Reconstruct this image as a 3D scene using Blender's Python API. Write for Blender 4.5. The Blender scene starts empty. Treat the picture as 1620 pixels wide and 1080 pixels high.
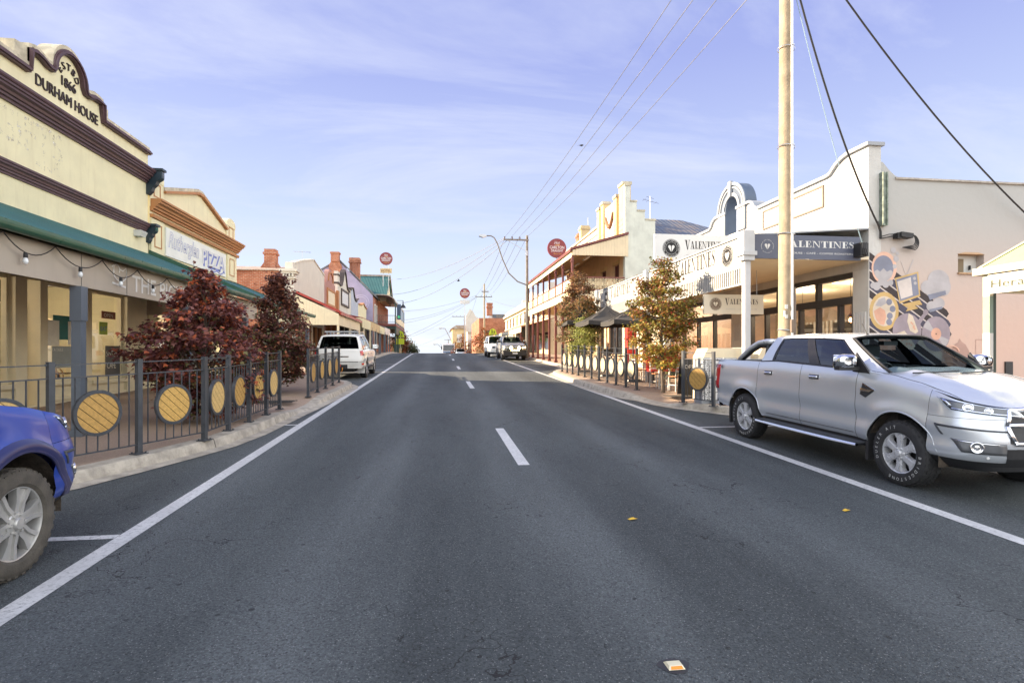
import bpy, math, random
from mathutils import Vector, Matrix
from math import sin, cos, pi, radians, atan2, sqrt, exp, hypot

scene = bpy.context.scene
COL = scene.collection
# ------------------------------------------------------------------ camera
YAW = math.atan(117 / 880.0)
cam_d = bpy.data.cameras.new("camera")
cam_d.sensor_width = 36.0
cam_d.lens = 36.0 * 880.0 / 1620.0
cam_d.shift_y = 20.0 / 1620.0
cam_d.clip_start = 0.05
cam_d.clip_end = 6000.0
cam = bpy.data.objects.new("camera", cam_d)
COL.objects.link(cam)
cam.location = (0, 0, 1.75)
cam.rotation_euler = (radians(90), 0, -YAW)
scene.camera = cam
# ------------------------------------------------------------------ sun, sky, exposure
SUN_EL, SUN_AZ = radians(23.0), radians(19.0)          # azimuth measured from -X towards +Y
sdir = Vector((-cos(SUN_AZ) * cos(SUN_EL), sin(SUN_AZ) * cos(SUN_EL), sin(SUN_EL)))
sun_d = bpy.data.lights.new("sun", 'SUN')
sun_d.energy = 5.0
sun_d.angle = radians(0.6)
sun_d.color = (1.0, 0.80, 0.56)
sun = bpy.data.objects.new("sun", sun_d)
COL.objects.link(sun)
sun.rotation_euler = sdir.to_track_quat('Z', 'Y').to_euler()
sun.location = sdir * 100
world = bpy.data.worlds.new("World")
scene.world = world
world.use_nodes = True
wn, wl = world.node_tree.nodes, world.node_tree.links
for n in list(wn): wn.remove(n)
w_out = wn.new('ShaderNodeOutputWorld')
w_bg = wn.new('ShaderNodeBackground')
w_bg.inputs['Strength'].default_value = 0.135
w_sky = wn.new('ShaderNodeTexSky')
w_sky.sky_type = 'NISHITA'
w_sky.sun_disc = False
w_sky.sun_elevation = SUN_EL
w_sky.sun_rotation = radians(270) + SUN_AZ
w_sky.air_density = 1.0
w_sky.dust_density = 0.6
w_sky.ozone_density = 2.0
w_tc = wn.new('ShaderNodeTexCoord')
w_sep = wn.new('ShaderNodeSeparateXYZ')
wl.new(w_tc.outputs['Generated'], w_sep.inputs[0])
def wmath(op, a, b):
    n = wn.new('ShaderNodeMath'); n.operation = op
    for i, v in enumerate((a, b)):
        if isinstance(v, (int, float)): n.inputs[i].default_value = v
        else: wl.new(v, n.inputs[i])
    return n.outputs[0]
zc_ = wmath('ADD', wmath('MAXIMUM', w_sep.outputs[2], 0.0), 0.16)
w_cmb = wn.new('ShaderNodeCombineXYZ')                 # cloud layer on a plane overhead
wl.new(wmath('MULTIPLY', wmath('DIVIDE', w_sep.outputs[0], zc_), 0.42), w_cmb.inputs[0])
wl.new(wmath('DIVIDE', w_sep.outputs[1], zc_), w_cmb.inputs[1])
w_noise = wn.new('ShaderNodeTexNoise')
w_noise.inputs['Scale'].default_value = 1.5
w_noise.inputs['Detail'].default_value = 9
w_noise.inputs['Roughness'].default_value = 0.62
w_noise.inputs['Distortion'].default_value = 0.5
wl.new(w_cmb.outputs[0], w_noise.inputs['Vector'])
w_ramp = wn.new('ShaderNodeValToRGB')
w_ramp.color_ramp.elements[0].position = 0.45
w_ramp.color_ramp.elements[0].color = (0, 0, 0, 1)
w_ramp.color_ramp.elements[1].position = 0.68
w_ramp.color_ramp.elements[1].color = (0.80, 0.80, 0.80, 1)
wl.new(w_noise.outputs['Fac'], w_ramp.inputs[0])
w_tint = wn.new('ShaderNodeMix'); w_tint.data_type = 'RGBA'; w_tint.blend_type = 'MULTIPLY'
w_tint.inputs[0].default_value = 1.0
wl.new(w_sky.outputs[0], w_tint.inputs[6])
w_tint.inputs[7].default_value = (0.95, 0.76, 0.78, 1)
w_mix = wn.new('ShaderNodeMix'); w_mix.data_type = 'RGBA'
wl.new(w_ramp.outputs[0], w_mix.inputs[0])
w_grad = wn.new('ShaderNodeValToRGB')                   # thin even veil that flattens the sky from side to side
w_cr = w_grad.color_ramp
w_cr.elements[0].color = (2.10 / 4, 2.34 / 4, 2.56 / 4, 1)
w_cr.elements[1].color = (.60 / 4, .72 / 4, 1.6 / 4, 1)
for p_, c_ in ((.20, (1.50, 1.75, 2.34)), (.46, (.90, 1.05, 1.98))):
    e_ = w_cr.elements.new(p_); e_.color = (c_[0] / 4, c_[1] / 4, c_[2] / 4, 1)
wl.new(w_sep.outputs[2], w_grad.inputs[0])
w_gs = wn.new('ShaderNodeMix'); w_gs.data_type = 'RGBA'; w_gs.blend_type = 'MULTIPLY'; w_gs.inputs[0].default_value = 1.0
wl.new(w_grad.outputs[0], w_gs.inputs[6]); w_gs.inputs[7].default_value = (4, 4, 4, 1)
w_fl = wn.new('ShaderNodeMix'); w_fl.data_type = 'RGBA'; w_fl.inputs[0].default_value = .93
wl.new(w_tint.outputs[2], w_fl.inputs[6]); wl.new(w_gs.outputs[2], w_fl.inputs[7])
wl.new(w_fl.outputs[2], w_mix.inputs[6])
w_mix.inputs[7].default_value = (1.80, 1.92, 2.36, 1)
# unseen bright cloud added east and behind the camera, as fill light
def wsmooth(v, a, b):
    n = wn.new('ShaderNodeMapRange'); n.interpolation_type = 'SMOOTHSTEP'; wl.new(v, n.inputs[0]); n.inputs[1].default_value = a; n.inputs[2].default_value = b
    return n.outputs[0]
w_hi = wmath('MAXIMUM', wmath('MULTIPLY', wsmooth(wmath('MULTIPLY', w_sep.outputs[1], -1.0), .0, .5), .62), wsmooth(w_sep.outputs[0], .74, .92))
w_m2 = wn.new('ShaderNodeMix'); w_m2.data_type = 'RGBA'
wl.new(w_hi, w_m2.inputs[0])
wl.new(w_mix.outputs[2], w_m2.inputs[6])
w_m2.inputs[7].default_value = (7.4, 7.5, 7.3, 1)
wl.new(w_m2.outputs[2], w_bg.inputs['Color'])
wl.new(w_bg.outputs[0], w_out.inputs['Surface'])
scene.view_settings.view_transform = 'Standard'
scene.view_settings.look = 'None'
scene.view_settings.gamma = 1.0
scene.view_settings.exposure = 1.74
cy = scene.cycles
cy.max_bounces = 8; cy.diffuse_bounces = 3; cy.glossy_bounces = 4; cy.transmission_bounces = 6
cy.transparent_max_bounces = 12
cy.caustics_reflective = False; cy.caustics_refractive = False
cy.use_denoising = True
cy.sample_clamp_indirect = 6.0

# ------------------------------------------------------------------ helpers
def zr(y):
    """height of the road (m): 3 % uphill to a crest about 68 m away, then falling"""
    if y < 56: return 0.03 * y
    if y < 80:
        t = y - 56
        return 1.68 + 0.03 * t - 0.03 * t * t / 24.0
    if y < 170: return 1.68 - 0.03 * (y - 80)
    return -1.02 - 0.004 * (y - 170)
ROOTM = {}
def empty(name, loc=(0, 0, 0), rz=0.0, label=None, cat=None, group=None):
    o = bpy.data.objects.new(name, None)
    COL.objects.link(o)
    o.empty_display_size = 0.3
    o.location = loc; o.rotation_euler = (0, 0, rz)
    ROOTM[o.name] = Matrix.Translation(Vector(loc)) @ Matrix.Rotation(rz, 4, 'Z')
    tag(o, label, cat, group)
    return o
def tag(o, label=None, cat=None, group=None, kind=None):
    if label: o['label'] = label
    if cat: o['category'] = cat
    if group: o['group'] = group
    if kind: o['kind'] = kind
    return o
def rootm(o):
    while o.parent: o = o.parent
    return ROOTM.get(o.name, Matrix.Identity(4))
KIDS = {}
def copy_tree(o, parent=None):
    c = o.copy(); COL.objects.link(c)
    if parent: c.parent = parent; KIDS.setdefault(parent.name, []).append(c)
    if o.name in ROOTM: ROOTM[c.name] = ROOTM[o.name].copy()
    for ch in list(KIDS.get(o.name, [])): copy_tree(ch, c)
    return c
def place(o, loc, rz=0.0, rot=None):
    o.location = loc; o.rotation_euler = rot if rot else (0, 0, rz)
    ROOTM[o.name] = Matrix.Translation(Vector(loc)) @ Matrix.Rotation(rz, 4, 'Z')
    return o

_glyph = {}
def glyphs(s, size=1.0, spacing=1.0, shear=0.0, offset=0.0):
    """flat outline mesh of a piece of writing: verts (x, y), faces, width"""
    key = (s, size, spacing, shear, offset)
    if key in _glyph: return _glyph[key]
    cu = bpy.data.curves.new("writing", 'FONT')
    cu.body = s; cu.size = size; cu.space_character = spacing; cu.shear = shear; cu.offset = offset
    cu.resolution_u = 3; cu.fill_mode = 'FRONT'
    ob = bpy.data.objects.new("writing", cu); COL.objects.link(ob)
    dg = bpy.context.evaluated_depsgraph_get(); dg.update()
    me = bpy.data.meshes.new_from_object(ob.evaluated_get(dg))
    vs = [(v.co.x, v.co.y) for v in me.vertices]
    fs = [tuple(p.vertices) for p in me.polygons]
    bpy.data.objects.remove(ob); bpy.data.curves.remove(cu); bpy.data.meshes.remove(me)
    xs = [v[0] for v in vs] or [0]
    _glyph[key] = (vs, fs, min(xs), max(xs))
    return _glyph[key]

class MB:
    def __init__(s): s.v = []; s.f = []; s.m = []; s.c = None
    def add(s, vs, fs, m=0):
        b = len(s.v); s.v.extend(Vector(p) for p in vs)
        for f in fs: s.f.append(tuple(i + b for i in f)); s.m.append(m)
        return s
    def quad(s, a, b, c, d, m=0): return s.add([a, b, c, d], [(0, 1, 2, 3)], m)
    def box(s, x0, x1, y0, y1, z0, z1, m=0):
        x0, x1 = min(x0, x1), max(x0, x1); y0, y1 = min(y0, y1), max(y0, y1); z0, z1 = min(z0, z1), max(z0, z1)
        return s.add([(x0, y0, z0), (x1, y0, z0), (x1, y1, z0), (x0, y1, z0), (x0, y0, z1), (x1, y0, z1), (x1, y1, z1), (x0, y1, z1)],
                     [(0, 3, 2, 1), (4, 5, 6, 7), (0, 1, 5, 4), (1, 2, 6, 5), (2, 3, 7, 6), (3, 0, 4, 7)], m)
    def obox(s, M, sx, sy, sz, m=0):
        pts = [M @ Vector((a * sx / 2, b * sy / 2, c * sz / 2)) for c in (-1, 1) for a, b in ((-1, -1), (1, -1), (1, 1), (-1, 1))]
        return s.add(pts, [(0, 3, 2, 1), (4, 5, 6, 7), (0, 1, 5, 4), (1, 2, 6, 5), (2, 3, 7, 6), (3, 0, 4, 7)], m)
    def bar(s, a, b, w, h=None, m=0, up=(0, 0, 1)):
        """square bar from a to b"""
        a, b = Vector(a), Vector(b); d = b - a; L = d.length
        if L < 1e-6: return s
        d.normalize(); up = Vector(up)
        if abs(d.dot(up)) > .98: up = Vector((0, 1, 0)) if abs(d.y) < .9 else Vector((1, 0, 0))
        x = d.cross(up).normalized(); z = x.cross(d).normalized()
        M = Matrix(((d.x, x.x, z.x, 0), (d.y, x.y, z.y, 0), (d.z, x.z, z.z, 0), (0, 0, 0, 1)))
        M.translation = (a + b) / 2
        return s.obox(M, L, w, h or w, m)
    def prism(s, pts, axis, c0, c1, m=0, mside=None):
        """polygon pts extruded along an axis: 'x' -> pts are (y, z); 'y' -> (x, z); 'z' -> (x, y)"""
        if c0 > c1: c0, c1 = c1, c0
        ar = sum(pts[i][0] * pts[(i + 1) % len(pts)][1] - pts[(i + 1) % len(pts)][0] * pts[i][1] for i in range(len(pts)))
        if (ar < 0) != (axis == 'y'): pts = pts[::-1]
        def P(p, c): return (c, p[0], p[1]) if axis == 'x' else ((p[0], c, p[1]) if axis == 'y' else (p[0], p[1], c))
        n = len(pts)
        s.add([P(p, c0) for p in pts] + [P(p, c1) for p in pts], [tuple(range(n))[::-1], tuple(range(n, 2 * n))], m)
        b = len(s.v) - 2 * n
        for i in range(n):
            j = (i + 1) % n
            s.f.append((b + i, b + j, b + n + j, b + n + i)); s.m.append(m if mside is None else mside)
        return s
    def ribbon(s, pts, w, axis, c0, c1, m=0):
        """a band of width w below the polyline pts (2-D), extruded"""
        for i in range(len(pts) - 1):
            (a, b), (c, d) = pts[i], pts[i + 1]
            def nrm(k):
                p, q = pts[max(0, k - 1)], pts[min(len(pts) - 1, k + 1)]
                L = hypot(q[0] - p[0], q[1] - p[1]) or 1
                return ((q[1] - p[1]) / L * w, -(q[0] - p[0]) / L * w)
            n0, n1 = nrm(i), nrm(i + 1)
            s.prism([(a, b), (c, d), (c + n1[0], d + n1[1]), (a + n0[0], b + n0[1])], axis, c0, c1, m)
        return s
    def tube(s, pts, r, n=8, m=0, cap=True):
        pts = [Vector(p) for p in pts]; rs = r if isinstance(r, (list, tuple)) else [r] * len(pts)
        b = len(s.v); ref = None
        for i, p in enumerate(pts):
            d = (pts[min(i + 1, len(pts) - 1)] - pts[max(i - 1, 0)])
            d = d.normalized() if d.length > 1e-9 else Vector((0, 0, 1))
            if ref is None: ref = Vector((0, 0, 1)) if abs(d.z) < .9 else Vector((1, 0, 0))
            x = d.cross(ref)
            if x.length < 1e-4: x = d.cross(Vector((0, 1, 0)))
            x.normalize(); y = x.cross(d).normalized(); ref = y
            for k in range(n):
                t = 2 * pi * k / n
                s.v.append(p + (x * cos(t) + y * sin(t)) * rs[i])
        for i in range(len(pts) - 1):
            for k in range(n):
                k2 = (k + 1) % n
                s.f.append((b + i * n + k2, b + i * n + k, b + (i + 1) * n + k, b + (i + 1) * n + k2)); s.m.append(m)
        if cap:
            s.f.append(tuple(b + k for k in range(n))); s.m.append(m)
            e = b + (len(pts) - 1) * n
            s.f.append(tuple(e + k for k in range(n))[::-1]); s.m.append(m)
        return s
    def lathe(s, prof, M=None, n=24, m=0, ang=2 * pi, ms=None):
        """prof = [(r, h)] turned about the local Z axis"""
        M = M or Matrix.Identity(4); b = len(s.v); full = abs(ang - 2 * pi) < 1e-6; cols = n if full else n + 1
        for r, h in prof:
            for k in range(cols):
                t = ang * k / n
                s.v.append(M @ Vector((r * cos(t), r * sin(t), h)))
        for i in range(len(prof) - 1):
            for k in range(n):
                k2 = (k + 1) % cols
                s.f.append((b + i * cols + k, b + i * cols + k2, b + (i + 1) * cols + k2, b + (i + 1) * cols + k))
                s.m.append(ms[i] if ms else m)
        return s
    def grid(s, fn, nu, nv, m=0, flip=False):
        b = len(s.v)
        for i in range(nu + 1):
            for j in range(nv + 1): s.v.append(Vector(fn(i / nu, j / nv)))
        for i in range(nu):
            for j in range(nv):
                q = (b + i * (nv + 1) + j, b + (i + 1) * (nv + 1) + j, b + (i + 1) * (nv + 1) + j + 1, b + i * (nv + 1) + j + 1)
                s.f.append(q[::-1] if flip else q); s.m.append(m)
        return s
    def text(s, string, size, M, align='C', m=0, depth=0.0, shear=0.0, spacing=1.0, offset=0.0, width=None):
        """writing in the local XY plane of M (x to the right, y up); width squeezes it to fit"""
        vs, fs, a, b = glyphs(string, size, spacing, shear, offset)
        k = 1.0 if width is None or b - a < 1e-6 else width / (b - a)
        dx = -(a + b) / 2 if align == 'C' else -a
        n = len(vs)
        if depth <= 0:
            s.add([M @ Vector(((x + dx) * k, y, 0)) for x, y in vs], fs, m)
        else:
            s.add([M @ Vector(((x + dx) * k, y, depth)) for x, y in vs], fs, m)
            ed = {}
            for f in fs:
                for i in range(len(f)):
                    e = (f[i], f[(i + 1) % len(f)])
                    ed[e] = ed.get(e, 0) + 1
            back = [M @ Vector(((x + dx) * k, y, 0)) for x, y in vs]
            b0 = len(s.v) - n; s.v.extend(back)
            for (i, j) in ed:
                if (j, i) not in ed: s.f.append((b0 + i, b0 + n + i, b0 + n + j, b0 + j)); s.m.append(m)
        return s
    def xf(s, M, start=0):
        for i in range(start, len(s.v)): s.v[i] = M @ s.v[i]
        return s
    def build(s, name, mats, parent=None, smooth=False, auto=None, kind=None):
        me = bpy.data.meshes.new(name)
        inv = rootm(parent).inverted() if parent else None
        vs = [tuple(inv @ p) for p in s.v] if inv else [tuple(p) for p in s.v]
        me.from_pydata(vs, [], s.f)
        if not isinstance(mats, (list, tuple)): mats = [mats]
        for mt in mats: me.materials.append(mt)
        me.polygons.foreach_set('material_index', s.m)
        if smooth or auto:
            me.polygons.foreach_set('use_smooth', [True] * len(me.polygons))
            if auto: me.set_sharp_from_angle(angle=radians(auto))
        me.validate(); me.update()
        o = bpy.data.objects.new(name, me); COL.objects.link(o)
        if parent:
            o.parent = parent; KIDS.setdefault(parent.name, []).append(o)
        if kind: o['kind'] = kind
        return o
def top(o, label, cat, group=None):
    """a thing that is a single mesh"""
    return tag(o, label, cat, group)
def frame(origin, right, up):
    """matrix for writing: x = right, y = up, z = towards the reader"""
    r = Vector(right).normalized(); u = Vector(up).normalized(); n = r.cross(u)
    M = Matrix(((r.x, u.x, n.x, 0), (r.y, u.y, n.y, 0), (r.z, u.z, n.z, 0), (0, 0, 0, 1)))
    M.translation = Vector(origin)
    return M
def arc(cx, cy, rx, ry, a0, a1, n):
    return [(cx + rx * cos(a0 + (a1 - a0) * i / n), cy + ry * sin(a0 + (a1 - a0) * i / n)) for i in range(n + 1)]
def sag(a, b, drop, n=14):
    a, b = Vector(a), Vector(b)
    return [a.lerp(b, i / n) - Vector((0, 0, drop * 4 * (i / n) * (1 - i / n))) for i in range(n + 1)]
# ------------------------------------------------------------------ materials
MATS = {}
def nodes_of(name):
    m = bpy.data.materials.new(name); m.use_nodes = True
    nt = m.node_tree
    return m, nt, nt.nodes, nt.links, nt.nodes['Principled BSDF']
def rgb(c): return (c[0], c[1], c[2], 1.0)
def noise_fac(nt, scale, detail=4, rough=.6, stretch=None, lo=.35, hi=.65, coord='Object'):
    N, L = nt.nodes, nt.links
    tc = N.new('ShaderNodeTexCoord'); mp = N.new('ShaderNodeMapping'); nz = N.new('ShaderNodeTexNoise'); rp = N.new('ShaderNodeMapRange')
    if stretch: mp.inputs['Scale'].default_value = stretch
    L.new(tc.outputs[coord], mp.inputs[0]); L.new(mp.outputs[0], nz.inputs['Vector'])
    nz.inputs['Scale'].default_value = scale; nz.inputs['Detail'].default_value = detail; nz.inputs['Roughness'].default_value = rough
    rp.inputs[1].default_value = lo; rp.inputs[2].default_value = hi
    L.new(nz.outputs['Fac'], rp.inputs[0])
    return rp.outputs[0]
def mixc(nt, fac, a, b, blend='MIX'):
    n = nt.nodes.new('ShaderNodeMix'); n.data_type = 'RGBA'; n.blend_type = blend
    for i, v in ((0, fac), (6, a), (7, b)):
        if isinstance(v, (int, float)): n.inputs[i].default_value = v
        elif isinstance(v, tuple): n.inputs[i].default_value = rgb(v)
        else: nt.links.new(v, n.inputs[i])
    return n.outputs[2]
def M(name, col, rough=.65, metal=0., var=.12, scale=2.5, streak=0., dirt=None, bump=0., bscale=40., coat=0., spec=.5, speck=0., speckcol=None, emit=None, estr=0.):
    if name in MATS: return MATS[name]
    m, nt, N, L, P = nodes_of(name)
    c = mixc(nt, noise_fac(nt, scale), tuple(x * (1 - var) for x in col[:3]), tuple(min(1, x * (1 + var)) for x in col[:3]))
    d = dirt or tuple(x * .45 for x in col[:3])
    if streak:
        f = noise_fac(nt, 3.0, 6, .7, (2.2, 2.2, .25), .52, .75)
        mu = N.new('ShaderNodeMath'); mu.operation = 'MULTIPLY'; L.new(f, mu.inputs[0]); mu.inputs[1].default_value = streak
        c = mixc(nt, mu.outputs[0], c, d)
    if speck:
        f = noise_fac(nt, 9.0, 8, .75, None, .66, .70)
        mu = N.new('ShaderNodeMath'); mu.operation = 'MULTIPLY'; L.new(f, mu.inputs[0]); mu.inputs[1].default_value = speck
        c = mixc(nt, mu.outputs[0], c, speckcol or d)
    L.new(c, P.inputs['Base Color'])
    P.inputs['Metallic'].default_value = metal; P.inputs['Specular IOR Level'].default_value = spec
    rf = noise_fac(nt, scale * 2, 4, .6)
    mr = N.new('ShaderNodeMapRange'); L.new(rf, mr.inputs[0]); mr.inputs[3].default_value = max(.02, rough - .08); mr.inputs[4].default_value = min(1, rough + .08)
    L.new(mr.outputs[0], P.inputs['Roughness'])
    P.inputs['Coat Weight'].default_value = coat; P.inputs['Coat Roughness'].default_value = .03
    if bump:
        nz = N.new('ShaderNodeTexNoise'); tc = N.new('ShaderNodeTexCoord'); L.new(tc.outputs['Object'], nz.inputs['Vector'])
        nz.inputs['Scale'].default_value = bscale; nz.inputs['Detail'].default_value = 6
        bp = N.new('ShaderNodeBump'); bp.inputs['Strength'].default_value = bump; bp.inputs['Distance'].default_value = .02
        L.new(nz.outputs['Fac'], bp.inputs['Height']); L.new(bp.outputs[0], P.inputs['Normal'])
    if emit:
        P.inputs['Emission Color'].default_value = rgb(emit); P.inputs['Emission Strength'].default_value = estr
    MATS[name] = m
    return m
def M_brick(name, axis, c1, c2, mortar, scale=1.0):
    """brickwork on a wall facing along an axis ('x' or 'y')"""
    if name in MATS: return MATS[name]
    m, nt, N, L, P = nodes_of(name)
    tc = N.new('ShaderNodeTexCoord'); sp = N.new('ShaderNodeSeparateXYZ'); cb = N.new('ShaderNodeCombineXYZ'); bt = N.new('ShaderNodeTexBrick')
    L.new(tc.outputs['Object'], sp.inputs[0])
    L.new(sp.outputs[1 if axis == 'x' else 0], cb.inputs[0]); L.new(sp.outputs[2], cb.inputs[1]); L.new(cb.outputs[0], bt.inputs['Vector'])
    bt.inputs['Scale'].default_value = scale; bt.inputs['Brick Width'].default_value = .24; bt.inputs['Row Height'].default_value = .086
    bt.inputs['Mortar Size'].default_value = .009; bt.inputs['Color1'].default_value = rgb(c1); bt.inputs['Color2'].default_value = rgb(c2)
    bt.inputs['Mortar'].default_value = rgb(mortar); bt.inputs['Bias'].default_value = -.2
    c = mixc(nt, noise_fac(nt, 1.3, 6, .65, None, .45, .75), bt.outputs['Color'], tuple(x * .5 for x in c1))
    L.new(c, P.inputs['Base Color']); P.inputs['Roughness'].default_value = .85
    bp = N.new('ShaderNodeBump'); bp.inputs['Strength'].default_value = .5; bp.inputs['Distance'].default_value = .01
    iv = N.new('ShaderNodeMath'); iv.operation = 'SUBTRACT'; iv.inputs[0].default_value = 1; L.new(bt.outputs['Fac'], iv.inputs[1])
    L.new(iv.outputs[0], bp.inputs['Height']); L.new(bp.outputs[0], P.inputs['Normal'])
    MATS[name] = m
    return m
def M_ribbed(name, col, axis, pitch=.19, rough=.4, rust=None, depth=.03, metal=0.):
    """pressed metal sheet with ribs running down the slope; ribs repeat along an axis"""
    if name in MATS: return MATS[name]
    m, nt, N, L, P = nodes_of(name)
    tc = N.new('ShaderNodeTexCoord'); sp = N.new('ShaderNodeSeparateXYZ'); L.new(tc.outputs['Object'], sp.inputs[0])
    mu = N.new('ShaderNodeMath'); mu.operation = 'MULTIPLY'; L.new(sp.outputs['xyz'.index(axis)], mu.inputs[0]); mu.inputs[1].default_value = 2 * pi / pitch
    sn = N.new('ShaderNodeMath'); sn.operation = 'SINE'; L.new(mu.outputs[0], sn.inputs[0])
    c = mixc(nt, noise_fac(nt, 1.2, 5, .65, None, .3, .7), tuple(x * .85 for x in col), tuple(min(1, x * 1.15) for x in col))
    if rust:
        c = mixc(nt, noise_fac(nt, 1.1, 7, .7, (1, 1, .3), .45, .6), c, rust)
    L.new(c, P.inputs['Base Color']); P.inputs['Roughness'].default_value = rough; P.inputs['Metallic'].default_value = metal
    bp = N.new('ShaderNodeBump'); bp.inputs['Strength'].default_value = .6; bp.inputs['Distance'].default_value = depth
    L.new(sn.outputs[0], bp.inputs['Height']); L.new(bp.outputs[0], P.inputs['Normal'])
    MATS[name] = m
    return m
def M_glass(name, tint=(1, 1, 1), refl=.0, dark=0., ior=1.52):
    if name in MATS: return MATS[name]
    m, nt, N, L, P = nodes_of(name)
    out = [n for n in N if n.type == 'OUTPUT_MATERIAL'][0]
    tr = N.new('ShaderNodeBsdfTransparent'); tr.inputs[0].default_value = rgb(tuple(t * (1 - dark) for t in tint))
    gl = N.new('ShaderNodeBsdfGlossy'); gl.inputs['Roughness'].default_value = .01
    gl.inputs[0].default_value = (.95, .97, 1, 1)
    fr = N.new('ShaderNodeFresnel'); fr.inputs['IOR'].default_value = ior
    ad = N.new('ShaderNodeMath'); ad.operation = 'ADD'; ad.use_clamp = True; L.new(fr.outputs[0], ad.inputs[0]); ad.inputs[1].default_value = refl
    ge = N.new('ShaderNodeNewGeometry'); fb = N.new('ShaderNodeMath'); fb.operation = 'SUBTRACT'; fb.inputs[0].default_value = 1.; L.new(ge.outputs['Backfacing'], fb.inputs[1])
    fm = N.new('ShaderNodeMath'); fm.operation = 'MULTIPLY'; L.new(ad.outputs[0], fm.inputs[0]); L.new(fb.outputs[0], fm.inputs[1])
    mx = N.new('ShaderNodeMixShader'); L.new(fm.outputs[0], mx.inputs[0]); L.new(tr.outputs[0], mx.inputs[1]); L.new(gl.outputs[0], mx.inputs[2])
    L.new(mx.outputs[0], out.inputs['Surface'])
    MATS[name] = m
    return m
def M_asphalt():
    m, nt, N, L, P = nodes_of('asphalt')
    tc = N.new('ShaderNodeTexCoord')
    a = mixc(nt, noise_fac(nt, .40, 6, .65, (1, .22, 1), .36, .62), (.047, .055, .058), (.094, .107, .110))
    # paler worn tyre paths
    sp = N.new('ShaderNodeSeparateXYZ'); L.new(tc.outputs['Object'], sp.inputs[0])
    ab = N.new('ShaderNodeMath'); ab.operation = 'SUBTRACT'; L.new(sp.outputs[0], ab.inputs[0]); ab.inputs[1].default_value = 1.17
    mu = N.new('ShaderNodeMath'); mu.operation = 'MULTIPLY'; L.new(ab.outputs[0], mu.inputs[0]); mu.inputs[1].default_value = 2 * pi / 1.9
    sn = N.new('ShaderNodeMath'); sn.operation = 'COSINE'; L.new(mu.outputs[0], sn.inputs[0])
    mr = N.new('ShaderNodeMapRange'); L.new(sn.outputs[0], mr.inputs[0]); mr.inputs[1].default_value = -.7; mr.inputs[2].default_value = 1.
    mr.inputs[3].default_value = 0.; mr.inputs[4].default_value = .70
    mq = N.new('ShaderNodeMath'); mq.operation = 'MULTIPLY'; L.new(mr.outputs[0], mq.inputs[0]); L.new(noise_fac(nt, .8, 5, .6, (1, .2, 1), .3, .62), mq.inputs[1])
    a = mixc(nt, mq.outputs[0], a, (.146, .162, .167))
    # dark binder between the stones, then pale and dark single stones
    a = mixc(nt, noise_fac(nt, 58., 6, .8, None, .40, .60), mixc(nt, 1., a, (.50, .50, .51), 'MULTIPLY'), mixc(nt, 1., a, (1.22, 1.22, 1.22), 'MULTIPLY'))
    def stones(scale, keep, size, strength, colr, a):
        vo = N.new('ShaderNodeTexVoronoi'); vo.inputs['Scale'].default_value = scale; L.new(tc.outputs['Object'], vo.inputs['Vector'])
        sx = N.new('ShaderNodeSeparateColor'); L.new(vo.outputs['Color'], sx.inputs[0])
        gt = N.new('ShaderNodeMath'); gt.operation = 'GREATER_THAN'; L.new(sx.outputs[0], gt.inputs[0]); gt.inputs[1].default_value = keep
        ds = N.new('ShaderNodeMath'); ds.operation = 'LESS_THAN'; L.new(vo.outputs['Distance'], ds.inputs[0]); ds.inputs[1].default_value = size
        pr = N.new('ShaderNodeMath'); pr.operation = 'MULTIPLY'; L.new(gt.outputs[0], pr.inputs[0]); L.new(ds.outputs[0], pr.inputs[1])
        p2 = N.new('ShaderNodeMath'); p2.operation = 'MULTIPLY'; L.new(pr.outputs[0], p2.inputs[0]); p2.inputs[1].default_value = strength
        return mixc(nt, p2.outputs[0], a, colr)
    a = stones(95., .90, .40, .45, (.34, .34, .34), a)
    a = stones(60., .93, .42, .7, (.018, .019, .021), a)
    a = stones(16., .985, .30, .8, (.02, .021, .023), a)
    f = noise_fac(nt, 1.7, 3, .5, (1., .35, 1), .70, .76)
    m1 = N.new('ShaderNodeMath'); m1.operation = 'MULTIPLY'; L.new(f, m1.inputs[0]); m1.inputs[1].default_value = .3
    a = mixc(nt, m1.outputs[0], a, (.035, .035, .037))
    f = noise_fac(nt, 11., 3, .6, (1., .4, 1), .73, .75)
    m2 = N.new('ShaderNodeMath'); m2.operation = 'MULTIPLY'; L.new(f, m2.inputs[0]); m2.inputs[1].default_value = .7
    a = mixc(nt, m2.outputs[0], a, (.012, .012, .013))
    wv = N.new('ShaderNodeTexNoise'); wv.inputs['Scale'].default_value = 1.1; wv.inputs['Detail'].default_value = 5; L.new(tc.outputs['Object'], wv.inputs['Vector'])
    cr = N.new('ShaderNodeMath'); cr.operation = 'SUBTRACT'; L.new(wv.outputs['Fac'], cr.inputs[0]); cr.inputs[1].default_value = .5
    ca = N.new('ShaderNodeMath'); ca.operation = 'ABSOLUTE'; L.new(cr.outputs[0], ca.inputs[0])
    cl = N.new('ShaderNodeMath'); cl.operation = 'LESS_THAN'; L.new(ca.outputs[0], cl.inputs[0]); cl.inputs[1].default_value = .0022
    cm = N.new('ShaderNodeMath'); cm.operation = 'MULTIPLY'; L.new(cl.outputs[0], cm.inputs[0]); L.new(noise_fac(nt, .5, 2, .5, None, .5, .6), cm.inputs[1])
    a = mixc(nt, cm.outputs[0], a, (.018, .018, .02))
    L.new(a, P.inputs['Base Color']); P.inputs['Roughness'].default_value = .78; P.inputs['Specular IOR Level'].default_value = .35
    nz = N.new('ShaderNodeTexNoise'); nz.inputs['Scale'].default_value = 90.; nz.inputs['Detail'].default_value = 3; L.new(tc.outputs['Object'], nz.inputs['Vector'])
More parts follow.
